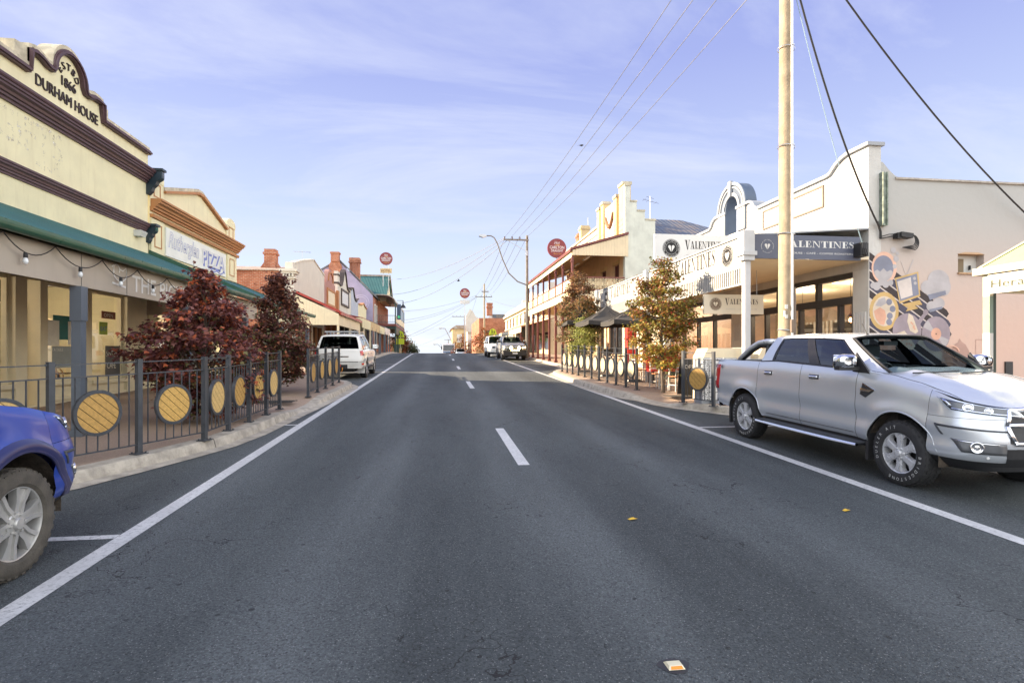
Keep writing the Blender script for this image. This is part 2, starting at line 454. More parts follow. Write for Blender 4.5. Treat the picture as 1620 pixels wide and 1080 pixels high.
    bp = N.new('ShaderNodeBump'); bp.inputs['Strength'].default_value = .9; bp.inputs['Distance'].default_value = .018
    L.new(nz.outputs['Fac'], bp.inputs['Height']); L.new(bp.outputs[0], P.inputs['Normal'])
    return m
def M_paint_line():
    m, nt, N, L, P = nodes_of('line_paint')
    c = mixc(nt, noise_fac(nt, 26., 7, .85, None, .50, .66), (.66, .66, .65), (.12, .125, .13))
    c = mixc(nt, noise_fac(nt, 1.4, 4, .6, None, .35, .75), c, (.46, .46, .46))
    L.new(c, P.inputs['Base Color']); P.inputs['Roughness'].default_value = .6
    return m
def M_leaf(name, hue):
    """leaves: colour of each leaf from a mesh attribute, a little translucent"""
    m, nt, N, L, P = nodes_of(name)
    at = N.new('ShaderNodeAttribute'); at.attribute_name = 'leaf'
    L.new(at.outputs['Color'], P.inputs['Base Color']); P.inputs['Roughness'].default_value = .5; P.inputs['Specular IOR Level'].default_value = .35
    out = [n for n in N if n.type == 'OUTPUT_MATERIAL'][0]
    tl = N.new('ShaderNodeBsdfTranslucent'); L.new(at.outputs['Color'], tl.inputs[0])
    mx = N.new('ShaderNodeMixShader'); mx.inputs[0].default_value = .3
    L.new(P.outputs[0], mx.inputs[1]); L.new(tl.outputs[0], mx.inputs[2]); L.new(mx.outputs[0], out.inputs['Surface'])
    return m
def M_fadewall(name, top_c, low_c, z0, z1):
    """render fading from one colour to another up the wall: mural pink with warm bounce mixed in"""
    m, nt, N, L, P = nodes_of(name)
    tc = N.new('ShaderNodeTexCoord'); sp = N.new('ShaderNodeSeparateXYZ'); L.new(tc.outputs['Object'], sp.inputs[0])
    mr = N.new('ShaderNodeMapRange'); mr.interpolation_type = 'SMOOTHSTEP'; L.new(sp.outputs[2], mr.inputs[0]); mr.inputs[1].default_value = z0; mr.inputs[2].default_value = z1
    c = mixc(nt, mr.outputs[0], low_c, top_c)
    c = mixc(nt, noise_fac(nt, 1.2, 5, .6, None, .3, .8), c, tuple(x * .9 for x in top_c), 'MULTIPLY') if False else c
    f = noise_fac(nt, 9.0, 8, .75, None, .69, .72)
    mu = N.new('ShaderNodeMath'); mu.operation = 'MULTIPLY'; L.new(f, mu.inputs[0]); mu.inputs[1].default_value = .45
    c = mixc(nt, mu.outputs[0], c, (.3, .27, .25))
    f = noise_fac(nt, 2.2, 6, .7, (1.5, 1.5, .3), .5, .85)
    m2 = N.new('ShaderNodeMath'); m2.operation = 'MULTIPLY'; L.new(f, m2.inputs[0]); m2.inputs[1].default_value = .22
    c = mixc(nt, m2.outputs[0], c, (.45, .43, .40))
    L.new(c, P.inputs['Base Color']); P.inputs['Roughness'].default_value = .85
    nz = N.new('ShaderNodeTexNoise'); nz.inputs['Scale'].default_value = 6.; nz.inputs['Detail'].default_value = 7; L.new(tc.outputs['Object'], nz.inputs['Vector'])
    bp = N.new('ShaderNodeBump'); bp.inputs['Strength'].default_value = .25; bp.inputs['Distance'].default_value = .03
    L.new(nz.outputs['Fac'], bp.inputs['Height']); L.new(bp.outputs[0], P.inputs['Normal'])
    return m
ASPHALT = M_asphalt(); LINE = M_paint_line()
FOOTPATH = M('exposed_aggregate', (.36, .265, .20), .85, var=.22, scale=60, bump=.4, bscale=120, speck=.5, speckcol=(.16, .12, .09))
KERB = M('kerb_concrete', (.40, .36, .30), .85, var=.25, scale=5, streak=.5, bump=.6, bscale=40, speck=.75)
CONC = M('concrete', (.36, .34, .31), .85, var=.15, scale=4, bump=.3)
CREAM = M('cream_render', (.72, .665, .44), .75, var=.06, scale=1.2, streak=.22, dirt=(.36, .27, .16), bump=.12, bscale=14)
CREAM2 = M('pale_cream_timber', (.72, .64, .45), .55, var=.05)
PURPLE = M('aubergine_paint', (.080, .040, .048), .5, var=.12, scale=5, streak=.3, dirt=(.16, .11, .11))
TEALROOF = M_ribbed('teal_sheet_roof', (.010, .105, .100), 'y', .20, .55)
GUTTER = M('green_gutter', (.035, .105, .070), .35, var=.12, scale=3)
FASCIA = M('grey_fascia_paint', (.42, .365, .30), .55, var=.06, scale=1.5, streak=.1)
SLATE = M('blue_grey_post_paint', (.105, .125, .155), .5, var=.1, scale=3)
DARKTEAL = M('dark_teal_paint', (.018, .035, .050), .45, var=.15)
LETTERDK = M('dark_letter_paint', (.035, .022, .022), .6)
WHITE = M('white_paint', (.60, .60, .575), .6, var=.05, scale=2, streak=.12, dirt=(.5, .47, .42))
WHITES = M('white_sign_face', (.64, .64, .63), .35, var=.02)
OFFWH = M('weathered_white_render', (.60, .575, .50), .8, var=.06, scale=1.5, streak=.25, dirt=(.4, .36, .3), bump=.2, bscale=10, speck=.15)
VALWALL = M('white_rough_render', (.52, .52, .505), .85, var=.07, scale=1.5, streak=.22, dirt=(.34, .31, .26), bump=.8, bscale=7, speck=.45, speckcol=(.35, .32, .30))
GREYTRIM = M('grey_trim_paint', (.30, .32, .35), .55, var=.08)
BLUEGREY = M('blue_grey_arch_paint', (.085, .115, .17), .55, var=.1)
BLACK = M('black_paint', (.018, .018, .020), .45)
CHAR = M('charcoal_fence_paint', (.050, .055, .065), .42, var=.12, scale=6)
TIMBERS = [M('barrel_timber' if not i else 'barrel_timber_%s' % ('pale', 'brown')[i - 1], c, .6, var=.16, scale=28, streak=.18, dirt=(.30, .18, .06)) for i, c in enumerate(((.56, .34, .095), (.62, .42, .16), (.46, .27, .075)))]
STEEL = M('galvanised_steel', (.42, .43, .45), .38, metal=.9, var=.1)
CHROME = M('chrome', (.82, .83, .85), .07, metal=1., var=.02)
RUBBER = M('tyre_rubber', (.026, .026, .027), .8, var=.25, scale=12, bump=.2, bscale=60)
DUSTYRUB = M('dusty_tyre_rubber', (.085, .075, .062), .9, var=.25, scale=10, bump=.3, bscale=60)
ALLOY = M('alloy_wheel', (.66, .67, .69), .30, metal=.45, var=.03)
ALLOYD = M('dusty_alloy_wheel', (.52, .51, .49), .36, metal=.5, var=.10)
PLAST = M('black_plastic', (.025, .025, .027), .55, var=.1)
DARKIN = M('dark_interior', (.035, .030, .028), .8)
MUDGUARD = M('muddy_wheel_liner', (.070, .055, .042), .95, var=.5, scale=9, bump=.7, bscale=30, speck=.8, speckcol=(.17, .12, .08))
GLASS = M_glass('shop_glass', refl=.13)
CARGLASS = M_glass('car_glass', (.66, .76, .80), refl=.0, ior=1.4)
TINTED = M_glass('tinted_car_glass', (.20, .25, .30), refl=.05)
DARKGLASS = M('dark_window_glass', (.022, .026, .032), .06, var=.3, scale=1.5, spec=.9)
WOODPOLE = M('weathered_pole_timber', (.33, .27, .19), .85, var=.2, scale=4, streak=.5, dirt=(.15, .12, .09), bump=.4, bscale=25)
GREYPOLE = M('grey_pole_timber', (.20, .185, .165), .85, var=.2, scale=4, streak=.4)
CABLE = M('black_cable', (.02, .02, .022), .6)
WIRE = M('aluminium_wire', (.16, .16, .17), .45, metal=.5)
BRICK_Y = M_brick('red_brick_side_wall', 'y', (.36, .105, .050), (.46, .16, .075), (.44, .36, .28))
BRICK_X = M_brick('red_brick_front', 'x', (.33, .085, .045), (.42, .13, .065), (.42, .36, .30))
TERRA = M('terracotta_trim', (.42, .19, .075), .65, var=.1, scale=2, streak=.3, dirt=(.2, .1, .05))
REDROOF = M_ribbed('red_sheet_roof', (.30, .035, .025), 'y', .076, .45, depth=.015)
RUSTTIN = M_ribbed('weathered_tin_roof', (.42, .38, .33), 'x', .15, .55, rust=(.30, .17, .10), depth=.05)
BULLNOSE = M_ribbed('grey_verandah_roof', (.45, .43, .38), 'x', .15, .5, rust=(.38, .33, .27), depth=.03)
TEALTIN = M_ribbed('teal_tin_roof', (.03, .115, .115), 'x', .2, .5, depth=.03)
SLATETIN = M_ribbed('slate_blue_roof', (.075, .095, .13), 'x', .3, .5, rust=(.16, .14, .13), depth=.03)
MAROON = M('maroon_timber_paint', (.15, .040, .032), .5, var=.12, scale=4)
OCHRE = M('ochre_render', (.60, .45, .24), .75, var=.08, scale=2, streak=.25, dirt=(.3, .2, .1))
APRICOT = M('apricot_render', (.66, .47, .28), .75, var=.07, scale=2, streak=.2)
GREENSTAIN = M('stained_grey_render', (.56, .57, .50), .85, var=.1, scale=1.5, streak=.3, dirt=(.3, .31, .27), bump=.3, bscale=8, speck=.35, speckcol=(.22, .22, .2))
SOFFIT = M('cream_soffit', (.70, .62, .46), .7, var=.04)
FASCWH = M('white_fascia_board', (.44, .44, .43), .5, var=.03)
NAVY = M('navy_sign_face', (.075, .085, .13), .4, var=.05)
SIGNCREAM = M('cream_sign_face', (.66, .61, .50), .4, var=.03)
SIGNDARK = M('dark_grey_lettering', (.022, .022, .024), .6, spec=.2)
SIGNPALE = M('pale_grey_lettering', (.50, .48, .45), .5)
REDPAINT = M('red_paint', (.48, .035, .025), .5, var=.1)
CANVAS = M('charcoal_canvas', (.045, .043, .042), .9, var=.12, scale=4)
PAVER = FOOTPATH
YELLOWS = M('fluorescent_yellow_sign', (.52, .62, .02), .4, var=.03)
# ------------------------------------------------------------------ ground, road, footpaths, kerbs
YS = [-60, -30, -15, -5, 0, 5, 10, 15, 20, 25, 30, 35, 40, 45, 50, 54, 56, 58, 60, 62, 64, 66, 68, 70, 72, 74, 76, 78, 80, 85, 90, 100, 120, 140, 170, 220, 300]
def strip(name, x0, x1, mat, dz, kind='structure', ys=YS, nx=1):
    b = MB()
    for i, y in enumerate(ys):
        for k in range(nx + 1): b.v.append(Vector((x0 + (x1 - x0) * k / nx, y, zr(y) + dz)))
    for i in range(len(ys) - 1):
        for k in range(nx):
            q = i * (nx + 1) + k
            b.f.append((q, q + 1, q + nx + 2, q + nx + 1)); b.m.append(0)
    return b.build(name, mat, kind=kind)
DRYGRASS = M('dry_ground', (.17, .15, .085), .95, var=.35, scale=.6)
yy = [-400, -200, -100] + YS + [500, 900, 1600, 2500]
b = MB()
xs = [-1500, -500, -150, -60, 60, 150, 500, 1500]
for y in yy:
    for x in xs: b.v.append(Vector((x, y, zr(max(y, -60)) - .06)))
for i in range(len(yy) - 1):
    for k in range(len(xs) - 1):
        q = i * len(xs) + k
        b.f.append((q, q + 1, q + len(xs) + 1, q + len(xs))); b.m.append(0)
b.build('ground', DRYGRASS, kind='structure')
strip('road', -6.2, 8.6, ASPHALT, 0.0)
KL = [(-5.2, -60, 1), (-5.2, 4.6, 1), (-5.12, 5.4, 1), (-4.9, 6.05, 1), (-4.55, 6.6, 1), (-4.28, 7.06, 1), (-3.98, 7.8, 1), (-3.68, 8.6, 1), (-3.42, 9.4, 1), (-3.28, 10.4, 1), (-3.2, 12.2, 1), (-3.17, 13.0, .6), (-3.12, 13.6, .2), (-3.08, 14.5, .2), (-3.05, 15.1, .6), (-3.02, 15.7, 1), (-2.97, 17.2, 1), (-2.94, 19.4, 1), (-3.02, 20.2, 1), (-3.3, 21.0, 1), (-3.8, 21.7, 1), (-4.5, 22.3, 1), (-5.0, 22.9, 1), (-5.2, 23.8, 1)] + [(-5.2, y, 1) for y in (26, 30, 35, 40, 45, 50, 54, 56, 58, 60, 62, 64, 66, 68, 70, 72, 74, 76, 78, 80, 90, 120, 170, 300)]
KR = [(7.45, -60, 1), (7.45, 9.4, 1), (7.4, 10.3, 1), (7.22, 11.1, 1), (6.9, 11.75, 1), (6.55, 12.25, 1), (6.15, 12.95, 1), (5.93, 13.5, .6), (5.8, 13.95, .1), (5.68, 14.95, .1), (5.52, 15.4, .6), (5.36, 15.9, 1), (5.26, 17.2, 1), (5.2, 19.5, 1), (5.22, 22, 1), (5.32, 24.6, 1), (5.45, 26.1, 1), (5.8, 27.1, 1), (6.4, 28.0, 1), (7.0, 28.9, 1), (7.25, 29.8, 1), (7.3, 31, 1)] + [(7.3, y, 1) for y in (35, 40, 45, 50, 54, 56, 58, 60, 62, 64, 66, 68, 70, 72, 74, 76, 78, 80, 90, 120, 170, 300)]
def offs(P, d):
    out = []
    for i, p in enumerate(P):
        a, c = P[max(0, i - 1)], P[min(len(P) - 1, i + 1)]
        L = hypot(c[0] - a[0], c[1] - a[1])
        out.append((p[0] + (c[1] - a[1]) / L * d, p[1] - (c[0] - a[0]) / L * d))
    return out
def kerb(name, P, side):
    sg = -side                                     # towards the road
    prof = [(.24 * sg, .006), (.03 * sg, .014), (0.0, .12), (-.02 * sg, .150), (-.24 * sg, .156)]
    lines = [offs(P, d) for d, _ in prof]
    b = MB()
    for i, p in enumerate(P):
        for k, (d, h) in enumerate(prof):
            x, y = lines[k][i]
            hh = h if k < 2 else .014 + (h - .014) * p[2]
            b.v.append(Vector((x, y, zr(p[1]) + hh)))
    n = len(prof)
    for i in range(len(P) - 1):
        for k in range(n - 1):
            q = i * n + k; f = (q, q + 1, q + n + 1, q + n)
            b.f.append(f if side > 0 else f[::-1]); b.m.append(0)
    # joints between the kerb lengths
    for i in range(len(P) - 1):
        if P[i][1] < 4 or P[i][1] > 40: continue
    b.build(name, KERB, kind='structure', auto=40)
    ins = offs(P, -.24 * sg)
    b = MB(); far = 40 * side
    for i, p in enumerate(P):
        x, y = ins[i]
        hh = .014 + .142 * p[2]
        b.v.append(Vector((x, y, zr(p[1]) + hh)))
        b.v.append(Vector((x + 1.1 * side, y, zr(p[1]) + .152)))
        b.v.append(Vector((far, y, zr(p[1]) + .152)))
    for i in range(len(P) - 1):
        for k in (0, 1):
            q = i * 3 + k; f = (q, q + 3, q + 4, q + 1)
            b.f.append(f[::-1] if side < 0 else f[::-1]); b.m.append(0)
    return ins, b
insL, fb = kerb('kerb_left', KL, -1)
fb.build('footpath_left', FOOTPATH, kind='structure')
insR, fb = kerb('kerb_right', KR, 1)
fb.build('footpath_right', FOOTPATH, kind='structure')
# kerb joints as thin dark grooves
b = MB()
GROOVE = M('joint_filler', (.10, .085, .07), .9)
for P, sg in ((KL, 1), (KR, -1)):
    acc = 0.0
    for i in range(len(P) - 1):
        (x0, y0, h0), (x1, y1, h1) = P[i], P[i + 1]
        L = hypot(x1 - x0, y1 - y0)
        if y1 < 4 or y0 > 34 or h0 < 1 or h1 < 1: continue
        k = acc
        while k < L:
            t = k / L; x, y = x0 + (x1 - x0) * t, y0 + (y1 - y0) * t
            nx, ny = (y1 - y0) / L * sg, -(x1 - x0) / L * sg
            z = zr(y)
            ux, uy = (x1 - x0) / L * .008, (y1 - y0) / L * .008
            pr = [(.0315, .016), (.0025, .123), (-.018, .1535), (-.235, .1595)]
            for a in range(3):
                (d0, z0), (d1, z1) = pr[a], pr[a + 1]
                b.quad((x + nx * d0 - ux, y + ny * d0 - uy, z + z0), (x + nx * d0 + ux, y + ny * d0 + uy, z + z0),
                       (x + nx * d1 + ux, y + ny * d1 + uy, z + z1), (x + nx * d1 - ux, y + ny * d1 - uy, z + z1))
            k += 2.4
        acc = k - L
b.build('kerb_joints', GROOVE, kind='structure')
# painted lines: thin sheets 4 mm above the asphalt
def line_strip(b, x0, x1, y0, y1, dz=.004):
    ys = [y0] + [y for y in YS if y0 < y < y1] + [y1]
    for i in range(len(ys) - 1):
        b.quad((x0, ys[i], zr(ys[i]) + dz), (x1, ys[i], zr(ys[i]) + dz), (x1, ys[i + 1], zr(ys[i + 1]) + dz), (x0, ys[i + 1], zr(ys[i + 1]) + dz))
b = MB()
line_strip(b, -2.77, -2.61, -20, 160)
b.build('road_edge_line_left', LINE, kind='structure')
b = MB(); line_strip(b, 4.94, 5.10, -20, 160)
b.build('road_edge_line_right', LINE, kind='structure')
b = MB()
for k in range(-2, 12):
    y0 = 7.55 + 11.55 * k
    line_strip(b, 1.09, 1.25, y0, y0 + 3.1)
b.build('centre_dashes', LINE, kind='structure')
b = MB()
for y in (-1.0, 5.26, 11.5): line_strip(b, -5.0, -2.773, y - .05, y + .05, .0045)
for y in (4.0, 10.35): line_strip(b, 5.103, 7.0, y - .05, y + .05, .0045)
for y in (34, 40.5, 47): line_strip(b, 5.103, 7.0, y - .05, y + .05, .0045)
for y in (24, 30.2, 36.5): line_strip(b, -5.0, -2.773, y - .05, y + .05, .0045)
b.build('parking_bay_lines', LINE, kind='structure')
# raised reflector in the lane, fallen leaves, drain grates
def on_road(x, y, dz=0): return (x, y, zr(y) + dz)
AMBER = M('amber_reflector', (.75, .24, .01), .15, coat=.5)
IVORY = M('ivory_marker_body', (.72, .66, .46), .5, var=.15)
r = empty('road_marker', on_road(1.25, 2.83, .004), 0, 'cream raised pavement marker with amber reflector set in the near lane', 'road marker')
MK = Matrix.Translation(Vector(on_road(1.25, 2.83, .004))) @ Matrix.Scale(.82, 4)
b = MB(); b.add([(-.055, -.05, 0), (.055, -.05, 0), (.055, .05, 0), (-.055, .05, 0), (-.045, -.028, .017), (.045, -.028, .017), (.045, .028, .017), (-.045, .028, .017)],
                [(0, 1, 5, 4), (1, 2, 6, 5), (2, 3, 7, 6), (3, 0, 4, 7), (4, 5, 6, 7)]); b.xf(MK); b.build('marker_body', IVORY, r)
b = MB(); b.quad((-.042, -.0492, .003), (.042, -.0492, .003), (.036, -.0325, .0155), (-.036, -.0325, .0155)); b.xf(MK @ Matrix.Translation((0, -.0012, .0012))); b.build('reflector', AMBER, r)
b = MB(); b.v = [Vector(on_road(1.25 + .085 * cos(t) * (1 + .15 * sin(3 * t)), 2.83 + .07 * sin(t), .003)) for t in [2 * pi * i / 20 for i in range(20)]]
b.f = [tuple(range(20))]; b.m = [0]
b.build('glue_patch', M('bitumen_patch', (.03, .03, .032), .5), r)
YLEAF = M('yellow_fallen_leaf', (.60, .38, .03), .55)
for (x, y, a, lab) in ((1.86, 5.16, .3, 'yellow fallen leaf lying on the asphalt near the middle of the road'), (4.12, 5.16, .4, 'yellow fallen leaf lying on the asphalt towards the silver pickup')):
    b = MB(); n = 12
    pts = [(.05 * cos(t) * (1 + .25 * cos(5 * t)), .028 * sin(t) * (1 + .25 * cos(5 * t))) for t in [2 * pi * i / n for i in range(n)]]
    for px_, py_ in pts: b.v.append(Vector(on_road(x + px_ * cos(a) - py_ * sin(a), y + px_ * sin(a) + py_ * cos(a), .006 + .016 * abs(py_) / .05)))
    b.v.append(Vector(on_road(x, y, .006)))
    b.f = [(i, (i + 1) % n, n) for i in range(n)]; b.m = [0] * n
    top(b.build('fallen_leaf', YLEAF), lab, 'leaf', 'yellow leaves fallen on the road')
random.seed(5)
b = MB()
for i in range(170):
    x, y = 6.95 + random.gauss(0, .22), 11.35 + random.gauss(0, .16)
    z = zr(y) + .02 + random.random() * .05
    a, s_ = random.random() * 6.3, .04 + random.random() * .03
    t1 = Vector((cos(a) * s_, sin(a) * s_, random.uniform(-.02, .02))); t2 = Vector((-sin(a) * s_ * .6, cos(a) * s_ * .6, random.uniform(-.02, .02)))
    c = Vector((x, y, z)); b.quad(c - t1, c - t2, c + t1, c + t2)
tag(b.build('leaf_litter', M('dry_brown_leaf', (.26, .15, .06), .8, var=.5, scale=9)), 'heap of dry brown leaves in the gutter by the silver pickup', 'leaf litter', kind='stuff')
GRATE = M('dark_drain_grate', (.05, .045, .04), .7)
for (x, y, lx, ly, lab) in ((-3.95, 14.3, .9, .5, 'dark tactile drain grate in the footpath between the two dark fences'), (6.75, 14.6, 1.0, .55, 'dark drain grate in the paving before the cafe tables')):
    b = MB()
    n = 12
    for i in range(n):
        b.box(x - lx / 2 + lx * i / n, x - lx / 2 + lx * (i + .6) / n, y - ly / 2, y + ly / 2, zr(y) + .150, zr(y) + .164)
    for k in (-1, 1): b.box(x - lx / 2, x + lx / 2, y + k * ly / 2 - .02, y + k * ly / 2 + .02, zr(y) + .149, zr(y) + .167)
    top(b.build('drain_grate', GRATE), lab, 'grate')
# ------------------------------------------------------------------ buildings: common pieces
def wall(b, axis, c0, c1, u0, u1, z0, z1, holes=(), m=0):
    """a wall slab between planes c0..c1 of an axis, running u0..u1, with rectangular openings (ua, ub, za, zb)"""
    us = sorted(set([u0, u1] + [h[0] for h in holes] + [h[1] for h in holes]))
    us = [u for u in us if u0 - 1e-6 <= u <= u1 + 1e-6]
    for a, c in zip(us[:-1], us[1:]):
        mid = (a + c) / 2
        hs = sorted([h for h in holes if h[0] < mid < h[1]], key=lambda h: h[2])
        zz = z0
        for h in hs + [(0, 0, z1, z1)]:
            if h[2] - zz > 1e-4:
                if axis == 'x': b.box(c0, c1, a, c, zz, h[2], m)
                else: b.box(a, c, c0, c1, zz, h[2], m)
            zz = max(zz, h[3])
    return b
def moulding(b, prof, X, sg, y0, y1, m=0):
    """a cornice along Y: prof = [(projection, z)] closed against the wall plane X"""
    pts = [(X + sg * d, z) for d, z in prof]
    return b.prism(pts, 'y', y0, y1, m)
def cornice_prof(z0, z1, p):
    h = z1 - z0
    return [(-.02, z0), (p * .22, z0), (p * .22, z0 + h * .16), (p * .40, z0 + h * .20), (p * .40, z0 + h * .36), (p * .55, z0 + h * .40), (p * .62, z0 + h * .56),
            (p * .86, z0 + h * .66), (p * .86, z0 + h * .80), (p, z0 + h * .84), (p, z1), (-.02, z1)]
def face_x(X, y, z, sg):
    """writing on a wall facing +X (sg=1, left of the street) or -X (sg=-1)"""
    return frame((X, y, z), (0, 1, 0) if sg > 0 else (0, -1, 0), (0, 0, 1))
def face_y(x, Y, z):
    """writing on a surface facing the street's near end (-Y)"""
    return frame((x, Y, z), (1, 0, 0), (0, 0, 1))
# ------------------------------------------------------------------ LEFT: cream shop with the arched pediment
FX = -8.9
g = .57
dh = empty('corner_shop', (FX, 14.6, g), 0, 'cream shop with arched pediment lettered DURHAM HOUSE and a teal awning', 'shop building')
b = MB()
wall(b, 'x', FX - .3, FX, 4.0, 18.55, 3.42, 7.45)
b.box(-20, FX - .3, 18.25, 18.55, .2, 6.9)
b.box(-20, FX - .3, 4.0, 4.3, .1, 6.9)
b.box(-20, -14.2, 4.3, 18.25, .1, 6.9)
b.box(-14.2, FX - .3, 4.3, 18.25, 6.2, 6.6)
# parapet with the pediment as one outline
def pedi(scale=1.0):
    P = [(4.0, 7.45), (4.0, 7.92), (13.42, 7.92), (13.42, 8.34)]
    P += [(13.62, 8.40), (13.85, 8.36), (14.02, 8.30), (14.16, 8.30)]
    P += arc(14.78, 8.36, .60, .60, pi, 0, 14)
    P += [(15.40, 8.30), (15.54, 8.30), (15.72, 8.36), (15.94, 8.36), (16.14, 8.32), (16.14, 7.92), (18.55, 7.92), (18.55, 7.45)]
    return P
P = pedi()
b.prism(P, 'x', FX - .3, FX)
b.build('wall', CREAM, dh)
line = P[1:-1]
b = MB()
up = [(y, z + .10) for y, z in line]
b.ribbon(up, .13, 'x', FX - .05, FX + .10)
up2 = [(y, z + .05) for y, z in line]
b.ribbon(up2, .05, 'x', FX + .10, FX + .14)
moulding(b, cornice_prof(7.00, 7.32, .26), FX, 1, 4.0, 18.40)
moulding(b, [(-.02, 7.32), (.28, 7.32), (.30, 7.35), (.30, 7.40), (-.02, 7.44)], FX, 1, 4.0, 18.42)
moulding(b, cornice_prof(5.47, 5.74, .17), FX, 1, 4.0, 18.36)
b.build('cornice', PURPLE, dh)
COPE = M('lichen_stained_coping', (.50, .45, .34), .9, var=.2, scale=5, streak=.5, dirt=(.14, .13, .09), bump=.5, bscale=14, speck=.7, speckcol=(.14, .13, .10))
b = MB()
b.ribbon([(y, z + .20) for y, z in line], .10, 'x', FX - .36, FX + .06)
b.prism([(13.05, 8.02), (13.05, 8.42), (13.42, 8.46), (13.42, 8.02)], 'x', FX - .3, FX + .02)
b.prism([(16.14, 8.02), (16.14, 8.40), (16.42, 8.36), (16.42, 8.02)], 'x', FX - .3, FX + .02)
b.build('coping', COPE, dh)
b = MB()
b.text('DURHAM HOUSE', .36, face_x(FX + .002, 14.82, 7.76, 1), 'C', depth=.03, width=2.28)
b.text('1866', .33, face_x(FX + .002, 14.80, 8.16, 1), 'C', depth=.03, width=.52)
for i, ch in enumerate('ESTBD'):
    a = radians(150 - 30 * i)
    Mx = face_x(FX + .002, 14.79 + .37 * cos(a), 8.33 + .37 * sin(a), 1) @ Matrix.Rotation(a - pi / 2, 4, 'Z') @ Matrix.Translation((0, -.09, 0))
    b.text(ch, .235, Mx, 'C', depth=.03)
b.build('lettering', LETTERDK, dh)
def M_flake():
    m, nt, N, L, P = nodes_of('flaking_sign_paint')
    out = [n for n in N if n.type == 'OUTPUT_MATERIAL'][0]
    c = mixc(nt, noise_fac(nt, 14, 5, .7, None, .45, .6), (.80, .78, .72), (.30, .22, .14)); L.new(c, P.inputs['Base Color']); P.inputs['Roughness'].default_value = .85
    tr = N.new('ShaderNodeBsdfTransparent'); mx = N.new('ShaderNodeMixShader')
    L.new(noise_fac(nt, 7.5, 8, .8, None, .54, .58), mx.inputs[0]); L.new(tr.outputs[0], mx.inputs[1]); L.new(P.outputs[0], mx.inputs[2]); L.new(mx.outputs[0], out.inputs['Surface'])
    return m
FLAKE = M_flake()
b = MB()
b.text('GIFTS', 1.0, face_x(FX + .003, 13.55, 6.22, 1), 'C', width=2.1, offset=.02)
b.text('AND', .30, face_x(FX + .003, 14.1, 5.92, 1), 'C', width=.9)
b.build('faded_lettering', FLAKE, dh)
# carved brackets at the party wall
BR = M('green_bracket_trim', (.02, .10, .07), .5)
for zt, hh, pj in ((7.47, .80, .44), (5.76, .58, .26)):
    b = MB()
    pr = [(0, zt), (pj, zt), (pj, zt - hh * .38), (pj * .92, zt - hh * .42), (pj * .70, zt - hh * .50), (pj * .62, zt - hh * .62), (pj * .42, zt - hh * .72), (pj * .34, zt - hh * .86), (pj * .12, zt - hh), (0, zt - hh)]
    b.prism([(FX + d, z) for d, z in pr], 'y', 18.43, 18.62)
    b.prism([(FX + d, z) for d, z in [(0, zt), (pj + .05, zt), (pj + .05, zt - .07), (0, zt - .07)]], 'y', 18.40, 18.66)
    br = b.build('bracket', DARKTEAL, dh)
    b = MB(); b.box(FX + pj, FX + pj + .02, 18.46, 18.59, zt - hh * .35, zt - .10); b.box(FX + pj + .02, FX + pj + .03, 18.49, 18.56, zt - hh * .30, zt - .14)
    b.build('bracket_panel', BR if zt < 6 else SLATE, br)
b = MB(); b.box(FX, FX + .20, 17.72, 18.0, 5.24, 5.42); b.prism([(FX + .2, 5.42), (FX + .26, 5.38), (FX + .2, 5.26)], 'y', 17.72, 18.0)
b.build('floodlight_box', WHITE, dh)
# shopfront
SH = [(4.4, 13.02, 1.12, 3.40), (13.36, 13.76, .60, 3.40), (14.0, 15.36, 1.12, 3.40), (15.64, 17.28, 1.08, 3.40)]
b = MB(); wall(b, 'x', FX - .22, FX - .02, 4.0, 18.55, .3, 3.41, SH)
for y0, y1 in ((13.02, 13.36), (13.76, 14.0), (15.36, 15.64), (17.28, 17.5)): b.box(FX - .02, FX + .06, y0, y1, .5, 3.40)
for y0, y1, z0, z1 in SH:
    if y1 - y0 > .6: b.box(FX - .02, FX + .10, y0, y1, z0 - .10, z0)
b.box(FX - .02, FX + .04, 4.4, 13.02, .70, .78); b.box(FX - .02, FX + .04, 14.0, 18.5, .66, .74)
b.build('shopfront_frame', CREAM2, dh)
for y0, y1, z0, z1 in (SH[0], SH[2], SH[3]):
    b = MB(); b.box(FX - .13, FX - .118, y0, y1, z0, z1)
    w = b.build('shop_window', GLASS, dh)
    b = MB()
    for a, c in ((y0, y0 + .05), (y1 - .05, y1)): b.box(FX - .16, FX - .08, a, c, z0, z1)
    b.box(FX - .16, FX - .08, y0 + .05, y1 - .05, z1 - .05, z1); b.box(FX - .16, FX - .08, y0 + .05, y1 - .05, z0, z0 + .05)
    if y0 == 4.4:
        for q in (7.2, 10.1, 12.45): b.box(FX - .16, FX - .08, q, q + .06, z0 + .05, z1 - .05)
    b.build('sash', CREAM2, w)
b = MB()
b.box(FX - .62, FX - .57, 13.36, 13.76, .6, 2.86)
for z0, z1 in ((.62, .74), (1.36, 1.44), (1.52, 1.62), (2.72, 2.86)): b.box(FX - .57, FX - .54, 13.36, 13.76, z0, z1)
for y0 in (13.36, 13.68): b.box(FX - .57, FX - .54, y0, y0 + .08, .6, 2.86)
for (zc, s1) in ((2.62, 1), (1.72, -1), (1.26, 1), (.84, -1)):
    for k in (0, 1):
        yy0 = 13.46 if k == 0 else 13.66
        b.ribbon([(yy0 + (1 if k == 0 else -1) * p, zc + s1 * q) for p, q in arc(0, -.02, .10, .12, pi / 2, 0, 6)], .022, 'x', FX - .57, FX - .54)
dr = b.build('door', CREAM2, dh)
b = MB(); b.box(FX - .60, FX - .585, 13.36, 13.76, 2.9, 3.38); b.build('transom_pane', DARKGLASS, dr)
